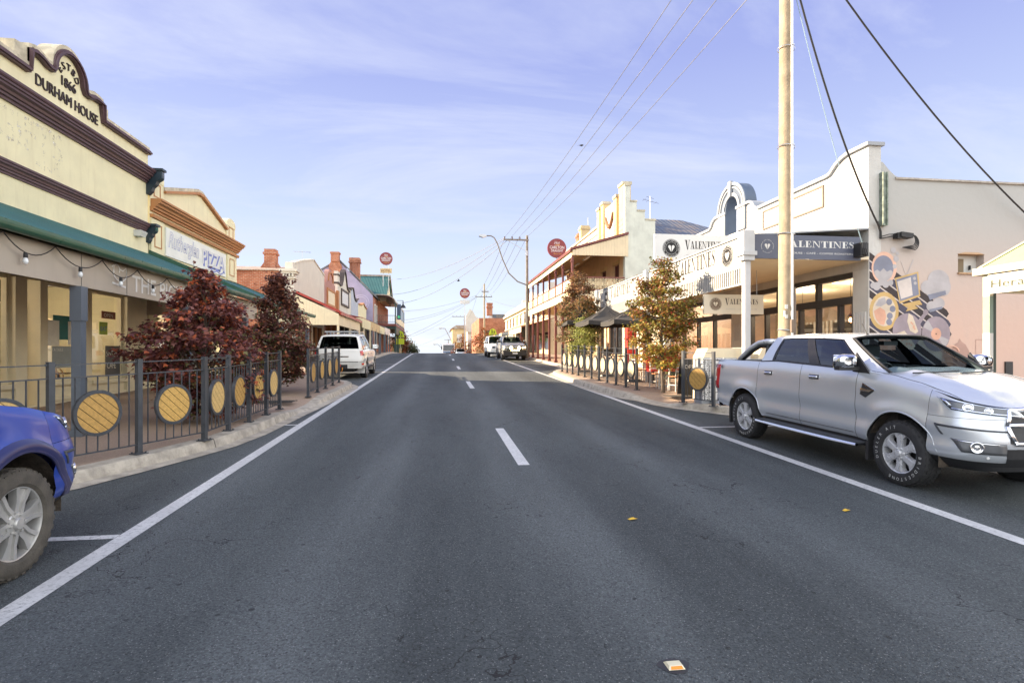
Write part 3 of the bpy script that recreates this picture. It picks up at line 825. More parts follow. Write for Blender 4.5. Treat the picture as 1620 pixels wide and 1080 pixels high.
# rooms behind the glass
b = MB(); b.box(-14.2, -13.9, 4.3, 18.25, .5, 6.2, 0); b.box(-13.9, FX - .3, 4.3, 18.25, 3.75, 3.85, 0); b.build('room_lining', M('warm_room_wall', (.50, .40, .27), .9), dh)
b = MB(); b.box(-13.9, FX - .24, 4.3, 18.25, .42, .50); b.build('room_floor', M('timber_floor', (.16, .10, .06), .6), dh)
PAPER = M('paper_notice', (.82, .80, .70), .8); POSTER = M('teal_poster', (.03, .20, .19), .6); POSTER2 = M('grey_poster', (.35, .38, .37), .7)
b = MB()
b.box(FX - .110, FX - .107, 14.06, 14.66, 1.95, 2.55, 0); b.box(FX - .110, FX - .107, 14.98, 15.3, 1.98, 2.55, 0)
b.box(FX - .115, FX - .112, 14.45, 15.15, 2.1, 2.68, 1)
b.box(FX - .1145, FX - .1115, 14.42, 15.12, 1.42, 1.94, 2)
b.text('BOOK A TABLE', .10, face_x(FX - .108, 14.50, 1.82, 1), 'C', m=0, width=.6)
b.build('window_poster', [PAPER, POSTER, POSTER2], dh)
b = MB()
b.box(FX - .110, FX - .104, 16.52, 17.22, 1.14, 1.98, 0)
b.text('SISTERS', .24, face_x(FX - .102, 16.87, 1.68, 1), 'C', m=1, width=.62); b.text('CAFE', .24, face_x(FX - .102, 16.80, 1.36, 1), 'C', m=1, width=.42)
b.build('window_sign', [M('slate_board', (.07, .075, .08), .5), M('faded_cream_letter', (.72, .68, .58), .6)], dh)
b = MB()
b.box(FX - .110, FX - .104, 16.35, 17.0, 2.72, 2.92, 0); b.text('OPEN', .14, face_x(FX - .102, 16.66, 2.765, 1), 'C', m=1, width=.42)
b.box(FX - .110, FX - .104, 16.25, 16.62, 2.28, 2.62, 2); b.text('EAT', .17, face_x(FX - .102, 16.44, 2.38, 1), 'C', m=3, width=.28)
b.build('window_notice', [M('russet_sign', (.30, .09, .05), .5), PAPER, M('lime_sign', (.35, .52, .06), .5), M('blue_letter', (.05, .14, .40), .5)], dh)
# awning: sheet roof, gutter, painted fascia, posts
b = MB()
b.prism([(FX, 4.86), (-5.56, 3.46), (-5.56, 3.43), (FX, 4.82)], 'y', 4.0, 18.50)
aw = b.build('awning', TEALROOF, dh)
b = MB(); b.prism([(FX, 4.84), (-5.58, 3.44), (-5.58, 3.30), (FX, 4.70)], 'y', 18.50, 18.58); b.build('barge_board', GUTTER, aw)
b = MB(); gp_ = [(-5.50 + .085 * cos(t), 3.43 + .085 * sin(t)) for t in [pi + pi * i / 8 for i in range(9)]] + [(-5.415, 3.47), (-5.425, 3.43)] + [(-5.50 + .07 * cos(t), 3.43 + .07 * sin(t)) for t in [2 * pi - pi * i / 8 for i in range(9)]] + [(-5.585, 3.47)]
b.prism(gp_, 'y', 4.0, 18.6)
for y in (5.2, 7.0, 8.9, 10.8, 12.7, 14.6, 16.5): b.ribbon([(-5.5 + .088 * cos(t), 3.43 + .088 * sin(t)) for t in [2 * pi - pi * i / 8 for i in range(9)]], .008, 'y', y, y + .04)
b.build('gutter', GUTTER, aw)
b = MB(); b.box(-5.71, -5.67, 4.0, 18.48, 2.83, 3.36, 0); b.box(-8.88, -5.72, 18.43, 18.47, 2.95, 3.4, 0)
b.box(-5.668, -5.665, 9.745, 9.755, 2.83, 3.36, 1); b.box(-5.668, -5.665, 11.06, 11.07, 2.83, 3.36, 1)
fa = b.build('fascia', [FASCIA, M('fascia_joint', (.12, .11, .1), .8)], aw)
b = MB(); Lw = face_x(-5.664, 0, 0, 1)
b.text('THE PICKLED SISTERS CAFE', .43, face_x(-5.664, 11.24, 2.93, 1), 'L', width=5.9, offset=.006)
b.ribbon([(10.60 + p, q) for p, q in [(0, 3.02), (.42, 2.985)]], .035, 'x', -5.666, -5.662)
b.ribbon([(10.84 + p, 3.20 + q) for p, q in arc(0, 0, .20, .13, radians(170), radians(372), 16)], .022, 'x', -5.666, -5.662)
b.ribbon([(10.73 + p, 3.25 + q) for p, q in arc(0, 0, .08, .08, radians(-30), radians(220), 14)], .022, 'x', -5.666, -5.662)
b.ribbon([(10.66, 3.31), (10.59, 3.27)], .03, 'x', -5.666, -5.662)
b.ribbon([(11.04, 3.19), (11.03, 3.31), (10.93, 3.24), (10.82, 3.26)], .022, 'x', -5.666, -5.662)
b.build('fascia_lettering', WHITES, fa)
b = MB(); b.prism([(FX - .01, 3.55), (-5.72, 3.34), (-5.72, 3.31), (FX - .01, 3.52)], 'y', 4.0, 18.42); b.build('awning_lining', M('awning_underside', (.30, .27, .22), .8), aw)
for y in (5.9, 9.72, 13.6, 17.4):
    b = MB(); z0 = zr(y) + .15
    b.box(-5.76, -5.62, y - .07, y + .07, z0, 2.83); b.box(-5.79, -5.59, y - .10, y + .10, z0, z0 + .10)
    b.box(-5.775, -5.605, y - .085, y + .085, 2.28, 2.83 - .002)
    b.build('awning_post', SLATE, aw)
# chairs seen through the windows
for y in (12.0, 16.2):
    ld = bpy.data.lights.new('shop_fill_light', 'POINT'); ld.energy = 26; ld.color = (1., .86, .66); ld.shadow_soft_size = .25  # glow added behind the shop windows; the globe pendants stand in as its source
    lo_ = bpy.data.objects.new('shop_fill_light', ld); COL.objects.link(lo_); lo_.location = (-10.6, y, 2.9)
    r = empty('pendant_lamp', (-10.6, y, 3.0), 0, 'lit globe pendant inside the cream shop, %s' % ('left of the cream door' if y < 14 else 'behind the SISTERS CAFE window'), 'pendant lamp', 'globe pendants in the cream shop')
    b = MB(); b.tube([(-10.6, y, 3.2), (-10.6, y, 3.76)], .008, 5); b.build('cord', CABLE, r)
    b = MB(); b.lathe([(0, .12), (.08, .10), (.12, 0), (.08, -.10), (0, -.12)], Matrix.Translation((-10.6, y, 3.1)), 14); b.build('globe', M('lit_globe', (1, .9, .7), .4, emit=(1., .8, .5), estr=8), r, smooth=True)
b = MB(); random.seed(4)
for z in (1.5, 2.0, 2.5):
    b.box(-13.89, -13.55, 10.5, 17.6, z, z + .04, 0)
    y = 10.6
    while y < 17.4:
        h, w = random.uniform(.10, .34), random.uniform(.05, .13); b.box(-13.85, -13.62, y, y + w, z + .04, z + .04 + h, random.randint(1, 4)); y += w + random.uniform(.02, .25)
b.build('wall_shelves', [M('shelf_timber', (.24, .15, .08), .6), PAPER, BLACK, TERRA, M('green_goods', (.10, .20, .12), .6)], dh)
b = MB(); b.box(-12.6, -11.9, 11.0, 13.2, .5, 1.45, 0); b.box(-12.65, -11.85, 10.95, 13.25, 1.45, 1.5, 1); b.build('shop_counter', [M('white_counter', (.62, .58, .5), .5), BLACK], dh)
BENT = M('bentwood_chair', (.42, .22, .07), .4, var=.15)
def bent_chair():
    r = empty('cafe_chair')
    b = MB(); b.lathe([(0, .45), (.20, .45), (.21, .46), (.20, .475), (0, .478)], n=20); b.build('seat', M('cane_seat', (.55, .42, .24), .8), r)
    for sx, sy in ((-1, -1), (-1, 1)):
        b = MB(); b.tube([(.21 * sx, .19 * sy, 0), (.16 * sx, .15 * sy, .45)], .014, 6); b.build('leg', BENT, r)
    b = MB()
    pts = [(.20, -.19, 0), (.17, -.16, .45), (.21, -.17, .72)] + [(.22, .17 * cos(t), .74 + .17 * sin(t)) for t in [pi - pi * i / 10 for i in range(11)]][0:0]
    hoop = [(.21, -.19, 0), (.165, -.165, .45)] + [(.20 + .01 * sin(t), -.19 * cos(t), .68 + .22 * sin(t)) for t in [pi * i / 10 for i in range(11)]] + [(.165, .165, .45), (.21, .19, 0)]
    b.tube(hoop, .014, 6)
    b.tube([(.165, -.10, .46), (.2, -.1, .62)] + [(.205, -.10 * cos(t), .64 + .16 * sin(t)) for t in [pi * i / 8 for i in range(9)]] + [(.165, .10, .46)], .010, 6)
    b.build('back_hoop', BENT, r)
    b = MB(); b.lathe([(.155, .2), (.165, .205), (.155, .21)], n=16); b.build('stretcher_ring', BENT, r)
    return r
bc = bent_chair()
for i, (x, y, a, lab) in enumerate(((-9.75, 14.95, 2.2, 'bentwood chair behind the cafe window hung with posters'), (-9.7, 15.95, 2.9, 'bentwood chair behind the glass beside the SISTERS CAFE board'),
                                    (-10.6, 16.7, .4, 'bentwood chair deeper in the cafe, facing the window'), (-10.5, 12.4, 1.2, 'bentwood chair inside the window left of the cream door'))):
    c = bc if i == 0 else copy_tree(bc)
    place(c, (x, y, .50), a); tag(c, lab, 'chair', 'bentwood chairs inside the cafe')
for (x, y, lab) in ((-10.2, 14.3, 'small dark cafe table behind the poster window'), (-10.1, 16.4, 'small dark cafe table behind the SISTERS CAFE board')):
    t = empty('cafe_table', (x, y, .5), 0, lab, 'table', 'tables inside the cafe')
    b = MB(); b.lathe([(0, .72), (.34, .72), (.35, .735), (.34, .75), (0, .75)], n=24); b.xf(Matrix.Translation((x, y, .5))); b.build('tabletop', M('dark_table_top', (.08, .05, .035), .4), t)
    b = MB(); b.lathe([(0, 0), (.22, 0), (.22, .02), (.03, .05), (.025, .72), (0, .72)], n=16); b.xf(Matrix.Translation((x, y, .5))); b.build('pedestal', BLACK, t)
# festoon lights along the fascia
fl = empty('festoon_lights', (-5.45, 10, 3.3), 0, 'black festoon cable of clear bulbs slung below the green gutter', 'string lights')
hooks = [(6.6, 3.30), (8.0, 3.34), (9.0, 3.33), (10.15, 3.32), (11.25, 3.32), (12.4, 3.32), (13.6, 3.32), (14.8, 3.32), (16.2, 3.32), (17.6, 3.32)]
b = MB(); drops = []
for (y0, z0), (y1, z1) in zip(hooks[:-1], hooks[1:]):
    pts = sag((-5.58, y0, z0), (-5.58, y1, z1), .21, 10); b.tube(pts, .008, 5)
    drops.append(pts[5 if y0 > 8.5 else 4])
b.build('cable', CABLE, fl)
CLEARB = M('clear_bulb', (.75, .78, .80), .1, spec=.9)
for p in drops:
    b = MB(); b.lathe([(0, .0), (.022, 0), (.026, -.03), (.026, -.07), (0, -.07)], Matrix.Translation(p), 10); so = b.build('bulb_socket', CABLE, fl)
    b = MB(); b.lathe([(.02, -.07), (.032, -.10), (.034, -.125), (.02, -.155), (0, -.16)], Matrix.Translation(p), 10); b.build('bulb', CLEARB, so, smooth=True)
# ------------------------------------------------------------------ LEFT: pizza shop
pz = empty('pizza_shop', (FX, 22.4, zr(22) + .15), 0, 'cream and terracotta pizza shop with a low triangular gable above its sign', 'shop building')
Y0, Y1 = 18.64, 26.2
b = MB()
wall(b, 'x', FX - .3, FX, Y0, Y1, 3.5, 6.36)
b.box(-21, FX - .3, Y1 - .3, Y1, .4, 6.2); b.box(-21, -20.7, Y0, Y1 - .3, .4, 6.2); b.box(-20.7, FX - .3, Y0, Y1 - .3, 5.7, 5.9)
b.box(-13, -12.8, Y0, Y1 - .3, .4, 5.7)
wall(b, 'x', FX - .3, FX - .02, Y0, Y1, .5, 3.5, [(19.2, 21.4, 1.3, 3.2), (21.7, 22.7, .8, 3.2), (23.0, 25.6, 1.3, 3.2)])
b.prism([(19.50, 6.36), (19.50, 7.02), (22.1, 7.72), (22.5, 7.72), (24.95, 7.02), (24.95, 6.36)], 'x', FX - .28, FX - .02)
for a, c in ((Y0, 19.5), (24.95, 25.95)):
    b.box(FX - .3, FX + .02, a, c, 6.36, 7.22); b.prism([(a, 7.22), (a, 7.36)] + arc((a + c) / 2, 7.36, (c - a) / 2, .22, pi, 0, 8) + [(c, 7.22)], 'x', FX - .3, FX + .04)
    b.box(FX, FX + .05, a + .02, c - .02, 4.9, 6.0)
b.build('wall', CREAM, pz)
b = MB()
moulding(b, cornice_prof(6.22, 6.60, .36), FX, 1, Y0 + .02, Y1 + .04)
moulding(b, [(-.02, 6.02), (.10, 6.02), (.12, 6.12), (-.02, 6.14)], FX, 1, Y0 + .02, Y1)
for pts in ([(19.5, 7.08), (22.1, 7.78)], [(22.5, 7.78), (24.95, 7.08)]): b.ribbon(pts, .09, 'x', FX - .02, FX + .10)
b.box(FX - .02, FX + .10, 22.1, 22.5, 7.69, 7.78)
for a, c, z0, z1 in ((Y0 + .2, 19.3, 5.12, 5.86), (25.2, 25.75, 5.12, 5.86), (Y0 + .22, 19.28, 6.72, 7.16), (25.2, 25.7, 6.72, 7.2)):
    xo = FX + (.05 if z0 < 6 else .02)
    for q in ((a, c, z0, z0 + .035), (a, c, z1 - .035, z1), (a, a + .035, z0 + .035, z1 - .035), (c - .035, c, z0 + .035, z1 - .035)): b.box(xo, xo + .015, *q)
b.build('terracotta_trim', TERRA, pz)
b = MB()
b.ribbon([(19.5, 7.20), (22.1, 7.90), (22.5, 7.90), (24.95, 7.20)], .11, 'x', FX - .34, FX + .05)
b.build('coping', COPE, pz)
b = MB(); b.box(FX, FX + .05, 19.6, 24.8, 4.98, 5.92)
sg = b.build('shop_sign', M('pale_sign_board', (.74, .75, .70), .5, var=.05), pz)
BLUEL = M('blue_sign_letter', (.16, .20, .48), .5)
b = MB()
for off, m_, dx in ((.020, 0, .052), (.006, 1, .056)):
    b.text('Rutherglen', .72, face_x(FX + dx, 19.75, 5.32, 1), 'L', m=m_, shear=.35, offset=off, width=2.35 + off * 2)
for off, m_, dx, ex in ((.035, 0, .052, 0), (.0, 1, .058, 0)):
    b.text('PIZZA', .80, face_x(FX + dx, 22.45 + (.05 if m_ == 0 else 0), 5.20 - (.05 if m_ == 0 else 0), 1), 'L', m=m_, offset=off + .012, width=2.1 + off * 2)
b.ribbon([(23.1 + p, 5.14 + q) for p, q in [(0, .0), (.4, -.10), (.75, -.02), (1.1, -.10), (1.45, .03)]], .05, 'x', FX + .05, FX + .056)
b.build('sign_lettering', [BLUEL, WHITES], sg)
b = MB(); b.prism([(FX, 4.89), (-5.56, 3.48), (-5.56, 3.45), (FX, 4.85)], 'y', 18.66, 25.75); aw = b.build('awning', TEALROOF, pz)
b = MB(); b.prism([(FX, 4.99), (-5.6, 3.58), (-5.6, 3.44), (FX, 4.86)], 'y', 18.60, 18.655); b.prism([(FX, 4.93), (-5.6, 3.52), (-5.6, 3.38), (FX, 4.80)], 'y', 25.75, 25.80)
b.prism([(x + 0, z + .02) for x, z in gp_], 'y', 18.66, 25.85); b.build('gutter', GUTTER, aw)
b = MB(); b.box(-5.71, -5.67, 18.68, 25.7, 2.9, 3.38); b.build('fascia', CREAM, aw)
for y in (21.3, 25.4):
    b = MB(); b.box(-5.76, -5.62, y - .07, y + .07, zr(y) + .15, 2.9); b.build('awning_post', SLATE, aw)
for a, c, z0, z1 in ((19.2, 21.4, 1.3, 3.2), (21.7, 22.7, .8, 3.2), (23.0, 25.6, 1.3, 3.2)):
    b = MB(); b.box(FX - .16, FX - .15, a, c, z0, z1); w = b.build('shop_window', GLASS, pz)
    b = MB()
    for q in ((a, a + .06), (c - .06, c)): b.box(FX - .2, FX - .08, q[0], q[1], z0, z1)
    b.box(FX - .2, FX - .08, a + .06, c - .06, z1 - .06, z1); b.box(FX - .2, FX - .08, a + .06, c - .06, z0, z0 + .06)
    b.build('sash', TERRA, w)
# ------------------------------------------------------------------ LEFT: brick and white shop with a red awning (beyond the lane)
wx, wy0, wy1 = -8.2, 33.0, 41.9
gz = zr(33) + .15
ws = empty('brick_shop', (wx, 37.4, gz), 0, 'red brick shop with a tall plain white parapet and red awning', 'shop building')
b = MB()
b.box(-15.5, wx - .42, wy0, wy0 + .25, .8, 6.50)
b.build('brick_wall', BRICK_Y, ws)
b = MB()
b.box(-15.5, wx - .3, wy1 - .25, wy1, .8, 6.4); b.box(-15.5, -15.2, wy0 + .25, wy1 - .25, .8, 6.4)
wall(b, 'x', wx - .3, wx, wy0 + .45, wy1, .8, 5.0, [(34.2, 36.4, 1.7, 3.6), (36.8, 37.8, 1.2, 3.6), (38.2, 41.2, 1.7, 3.6)])
b.prism([(wy0 + .45, 5.0), (wy0 + .45, 6.98), (35.2, 7.40), (38.4, 7.98), (wy1, 7.42), (wy1, 5.0)], 'x', wx - .25, wx)
b.box(wx - .42, wx + .10, wy0 - .12, wy0 + .45, .8, 6.02)
b.box(wx - .40, wx + .02, wy0 - .06, wy0 + .45, 6.02, 6.98)
for z0, z1, p in ((6.42, 6.56, .22), (6.30, 6.42, .14), (6.02, 6.12, .10), (5.22, 5.32, .10), (4.90, 4.98, .08), (5.06, 5.22, .05)): b.box(wx - .44 - p, wx + .10 + p, wy0 - .12 - p, wy0 + .45, z0, z1)
for k in range(4): b.box(wx - .46 + .16 * k, wx - .38 + .16 * k, wy0 - .30, wy0 - .12, 6.14, 6.28)
b.ribbon([(wy0 + .45, 7.06), (35.2, 7.48), (38.4, 8.06), (wy1, 7.50)], .08, 'x', wx - .30, wx + .05)
b.build('parapet', OFFWH, ws)
b = MB(); b.prism([(wy0 - .1, 6.52), (37.4, 7.35), (wy1, 6.5), (wy1, 6.45), (37.4, 7.30), (wy0 - .1, 6.47)], 'x', -15.6, wx - .5); b.build('tin_roof', RUSTTIN, ws)
b = MB(); b.box(-10.4, -9.75, 35.2, 35.85, 6.6, 8.1); b.box(-10.46, -9.69, 35.14, 35.91, 7.78, 7.9); b.prism([(-10.8, 6.75), (-10.4, 7.35), (-9.75, 7.35), (-9.35, 6.75)], 'y', 35.3, 35.75); b.build('chimney', BRICK_Y, ws)
b = MB()
b.tube([(-8.6, 37, 7.4), (-8.6, 37, 8.35)], .015, 5); b.tube([(-9.1, 36.8, 8.25), (-8.1, 37.2, 8.30)], .012, 5)
for k in range(5): b.tube([(-9.0 + .2 * k, 36.65 + .08 * k, 8.26), (-9.0 + .2 * k, 37.05 + .08 * k, 8.26)], .008, 4)
b.build('aerial', STEEL, ws)
b = MB(); b.prism([(wx, 5.42), (-5.60, 4.24), (-5.60, 4.20), (wx, 5.38)], 'y', wy0 + .02, wy1); aw = b.build('awning', REDROOF, ws)
b = MB(); b.prism([(wx + .1, 5.40), (-5.55, 4.24), (-5.55, 4.10), (wx + .1, 5.26)], 'y', wy0 - .06, wy0 + .018); b.box(-5.60, -5.50, wy0 - .06, wy1, 4.02, 4.16); b.build('red_gutter', M('red_gutter_paint', (.34, .04, .03), .4, var=.1), aw)
b = MB()
n = 15
for i in range(n):
    xa, xb = wx + .12 + (2.44) * i / n, wx + .12 + 2.44 * (i + .96) / n
    za = lambda x: 5.40 - (x - wx) * (1.18 / 2.6) - .19
    b.prism([(xa, 3.42), (xb, 3.42), (xb, za(xb)), (xa, za(xa))], 'y', wy0 - .03, wy0 + .0)
b.build('weatherboard_end', CREAM2, aw)
b = MB(); b.box(-5.72, -5.66, wy0 + .02, wy1, 3.42, 4.0); b.build('fascia', CREAM2, aw)
for y in (33.06, 37.4, 41.6):
    b = MB(); b.box(-5.76, -5.64, y - .06, y + .06, zr(y) + .15, 3.42); b.build('awning_post', CREAM2, aw)
for a, c, z0, z1 in ((34.2, 36.4, 1.7, 3.6), (36.8, 37.8, 1.2, 3.6), (38.2, 41.2, 1.7, 3.6)):
    b = MB(); b.box(wx - .2, wx - .18, a, c, z0, z1); w = b.build('shop_window', DARKGLASS, ws)
    b = MB()
    for q in (a, (a + c) / 2 - .04, c - .08): b.box(wx - .18, wx - .05, q, q + .08, z0, z1)
    b.build('sash', TERRA, w)
# ------------------------------------------------------------------ LEFT: the small parapet shops further up
def small_shop(name, label, y0, y1, ztop, wmat, outline, panel=None, pmat=None, trims=(), tmat=None, aw_z=(4.9, 4.2), awmat=None, fascia=None, posts=(), pcol=None, depth=8, sign=None):
    r = empty(name, (-8.2, (y0 + y1) / 2, zr((y0 + y1) / 2) + .15), 0, label, 'shop building', 'small shops up the left side of the street')
    zb = zr(y0) + .1
    b = MB()
    zs = zb + 2.75
    wall(b, 'x', -8.5, -8.2, y0, y1, zb - .5, 4.7, [(y0 + .5, (y0 + y1) / 2 - .2, zb + .7, zs), ((y0 + y1) / 2 + .1, y1 - .5, zb + .3, zs)])
    b.prism([(y0, 4.7)] + outline + [(y1, 4.7)], 'x', -8.5, -8.2)
    b.box(-8.5 - depth, -8.5, y0, y0 + .2, zb - .5, ztop - 1.2); b.box(-8.5 - depth, -8.5, y1 - .2, y1, zb - .5, ztop - 1.2)
    b.prism([(-8.5 - depth, ztop - 2.2), (-8.5, ztop - 1.3), (-8.5, ztop - 1.2), (-8.5 - depth, ztop - 2.1)], 'y', y0 + .2, y1 - .2)
    b.build('wall', wmat, r)
    if panel:
        b = MB(); a, c, z0, z1 = panel; b.box(-8.2, -8.16, a, c, z0, z1); p = b.build('sign_panel', pmat, r)
        b = MB()
        for q in ((a - .16, c + .16, z1, z1 + .16), (a - .16, c + .16, z0 - .16, z0), (a - .16, a, z0, z1), (c, c + .16, z0, z1)): b.box(-8.2, -8.10, *q)
        b.build('panel_frame', tmat, p)
    if trims:
        b = MB()
        for t in trims: t(b)
        b.build('trim', tmat, r)
    if awmat:
        b = MB(); b.prism([(-8.2, aw_z[0]), (-5.5, aw_z[1]), (-5.5, aw_z[1] - .05), (-8.2, aw_z[0] - .05)], 'y', y0 + .05, y1 - .05); aw = b.build('awning', awmat, r)
        if fascia:
            b = MB(); b.box(-5.56, -5.50, y0 + .05, y1 - .05, aw_z[1] - .75, aw_z[1] - .05); f = b.build('fascia', fascia, aw)
            b = MB(); b.box(-8.2, -5.56, y0 + .06, y0 + .10, aw_z[1] - .45, aw_z[1] - .02); b.build('end_board', fascia, aw)
        for y in posts:
            b = MB(); b.box(-5.60, -5.48, y - .06, y + .06, zr(y) + .15, aw_z[1] - .5); b.build('awning_post', pcol, aw)
    for a, c, z0 in ((y0 + .5, (y0 + y1) / 2 - .2, zb + .7), ((y0 + y1) / 2 + .1, y1 - .5, zb + .3)):
        b = MB(); b.box(-8.4, -8.38, a, c, z0, zs); w = b.build('shop_window', DARKGLASS, r)
        b = MB()
        for q in (a, (a + c) / 2, c - .07): b.box(-8.38, -8.25, q, q + .07, z0, zs)
        b.build('sash', tmat or CREAM2, w)
    return r
PINK = M('mauve_pink_render', (.38, .20, .17), .75, var=.1, scale=2, streak=.25)
DKTRIM = M('dark_brown_trim', (.055, .04, .035), .6)
small_shop('arched_shop', 'mauve pink shop front with a small round arch on its parapet', 42.0, 47.2, 7.6, PINK,
           [(42.0, 7.0), (42.5, 7.0), (42.5, 7.25)] + arc(44.2, 7.3, 1.15, .95, pi, 0, 12) + [(46.2, 7.2), (46.2, 6.7), (47.2, 6.7)],
           panel=(42.9, 45.9, 5.55, 6.55), pmat=CREAM2, tmat=TERRA,
           trims=(lambda b: b.ribbon(arc(44.2, 7.3, .95, .75, pi, 0, 12), .10, 'x', -8.2, -8.12), lambda b: b.box(-8.2, -8.02, 46.5, 47.15, 4.7, 6.9)),
           aw_z=(5.0, 4.45), awmat=REDROOF, fascia=CREAM, posts=(43.0, 46.9), pcol=CREAM2)
small_shop('white_pediment_shop', 'white shop front with a pointed scrolled pediment and black capping', 47.3, 54.4, 8.0, OFFWH,
           [(47.3, 8.6), (48.3, 8.6), (48.3, 7.5), (49.0, 7.6), (49.5, 8.0), (50.0, 8.75), (50.6, 9.1), (51.2, 8.75), (51.7, 8.0), (52.2, 7.6), (53.4, 7.5), (53.4, 7.9), (54.4, 7.9)],
           panel=(49.0, 52.6, 6.1, 7.2), pmat=WHITES, tmat=DKTRIM,
           trims=(lambda b: b.ribbon([(48.3, 7.6), (49.0, 7.7), (49.5, 8.1), (50.0, 8.85), (50.6, 9.2), (51.2, 8.85), (51.7, 8.1), (52.2, 7.7), (53.4, 7.6)], .14, 'x', -8.5, -8.08),
                  lambda b: b.box(-8.55, -8.1, 47.25, 48.35, 8.25, 8.36), lambda b: b.box(-8.55, -8.1, 47.25, 48.35, 7.55, 7.7), lambda b: b.box(-8.55, -8.1, 53.35, 54.45, 7.8, 7.9)),
           aw_z=(5.2, 4.5), awmat=M_ribbed('charcoal_sheet_roof', (.04, .045, .05), 'y', .2, .5), fascia=OCHRE, posts=(48.0, 51.0, 54.0), pcol=SLATE)
small_shop('blue_grey_shop', 'narrow pale blue-grey shop front with a curved scroll parapet', 54.5, 59.2, 7.4, M('pale_blue_render', (.42, .47, .55), .75, var=.08, streak=.2),
           [(54.5, 8.0), (55.6, 8.1), (56.2, 7.5), (56.8, 7.1), (57.6, 7.0), (58.2, 7.3), (59.2, 7.4)], tmat=DKTRIM,
           trims=(lambda b: b.ribbon([(54.5, 8.1), (55.6, 8.2), (56.2, 7.6), (56.8, 7.2), (57.6, 7.1), (58.2, 7.4), (59.2, 7.5)], .12, 'x', -8.5, -8.08),),
           aw_z=(5.3, 4.5), awmat=M_ribbed('charcoal_sheet_roof', (.04, .045, .05), 'y', .2, .5), fascia=CREAM, posts=(55.2, 58.8), pcol=SLATE)
small_shop('low_cream_shop', 'low cream shop with a plain parapet and a grey corner awning beside the hotel', 59.3, 65.8, 7.0, CREAM,
           [(59.3, 6.9), (61.5, 7.0), (63.0, 7.3), (64.5, 7.0), (65.8, 6.9)], tmat=TERRA,
           trims=(lambda b: b.ribbon([(59.3, 7.0), (61.5, 7.1), (63.0, 7.4), (64.5, 7.1), (65.8, 7.0)], .12, 'x', -8.5, -8.08),),
           aw_z=(5.4, 4.6), awmat=M_ribbed('slate_sheet_roof', (.12, .14, .17), 'y', .2, .5), fascia=WHITES, posts=(60.0, 62.8, 65.4), pcol=SLATE)
# ------------------------------------------------------------------ LEFT: two-storey hotel with teal roof
hx = -7.5
hl = empty('balcony_hotel', (hx, 74, zr(72) + .15), 0, 'red brick two-storey hotel with a teal tin roof, corner balcony and mauve gable end', 'hotel building')
GABLE = M('mauve_gable_paint', (.30, .27, .40), .8, var=.1, scale=1.2, streak=.15)
b = MB(); b.prism([(-15.2, .9), (-15.2, 10.2), (-11.3, 12.45), (hx, 8.55), (hx, .9)], 'y', 66.0, 66.3); b.build('gable_wall', GABLE, hl)
b = MB()
for rr in (.85, .62): b.ribbon([(-8.8 + p, 7.7 + q) for p, q in arc(0, 0, rr, rr, 0, 2 * pi, 28)], .07, 'y', 65.975, 65.995)
b.build('gable_emblem', M('pale_mauve_paint', (.42, .39, .52), .8), hl)
b = MB(); b.box(-12.35, -10.95, 65.6, 66.0, 5, 11.9, 0); b.prism([(-12.35, 11.9), (-12.1, 12.3), (-11.2, 12.3), (-10.95, 11.9)], 'y', 65.6, 66.0); b.box(-12.1, -11.2, 65.4, 66.2, 12.3, 13.4); b.box(-12.18, -11.12, 65.32, 66.28, 13.2, 13.36)
b.build('chimney', BRICK_Y, hl)
b = MB(); b.box(-10.5, -9.35, 68.5, 69.4, 9.6, 13.3); b.box(-10.62, -9.23, 68.4, 69.5, 12.7, 12.85); b.box(-10.56, -9.29, 68.44, 69.46, 12.95, 13.25); b.box(-10.2, -9.95, 68.45, 68.5, 10, 12.6); b.box(-9.8, -9.6, 68.45, 68.5, 10, 12.6)
b.build('chimney', BRICK_Y, hl)
b = MB()
b.box(-15.2, hx, 66.3, 86, .9, 8.5)
b.build('brick_wall', BRICK_X, hl)
b = MB(); b.prism([(-15.4, 10.0), (-11.3, 12.55), (hx + .25, 8.45), (hx + .25, 8.62), (-11.3, 12.72), (-15.4, 10.17)], 'y', 65.9, 72.0); b.build('dark_verge_roof', SLATETIN, hl)
b = MB()
b.prism([(71.2, 9.2), (75.5, 12.1), (80.0, 9.2), (80.0, 9.05), (75.5, 11.95), (71.2, 9.05)], 'x', -14, -6.35)
b.build('teal_roof', TEALTIN, hl)
b = MB(); b.prism([(71.6, 8.4), (71.6, 9.1), (75.5, 11.75), (79.6, 9.1), (79.6, 8.4)], 'x', -7.4, -6.55); b.build('front_gable', CREAM, hl)
b = MB(); b.prism([(75.4, 12.25), (75.4, 12.0), (80.4, 8.9), (80.4, 9.2)], 'x', -14.1, -6.25); b.build('rusty_roof_slope', RUSTTIN, hl)
for y in (67.2, 69.0):
    for z0 in (3.0, 5.6):
        b = MB(); b.box(hx, hx + .03, y, y + .9, z0, z0 + 1.9); w = b.build('window', DARKGLASS, hl)
        b = MB(); b.box(hx + .0, hx + .10, y - .12, y, z0, z0 + 1.9); b.box(hx, hx + .10, y + .9, y + 1.02, z0, z0 + 1.9); b.box(hx, hx + .12, y - .12, y + 1.02, z0 + 1.9, z0 + 2.05); b.box(hx, hx + .14, y - .15, y + 1.05, z0 - .12, z0); b.build('window_surround', WHITE, w)
b = MB(); b.box(hx - .1, -5.05, 69.0, 86, 5.15, 5.45); bal = b.build('balcony', MAROON, hl)
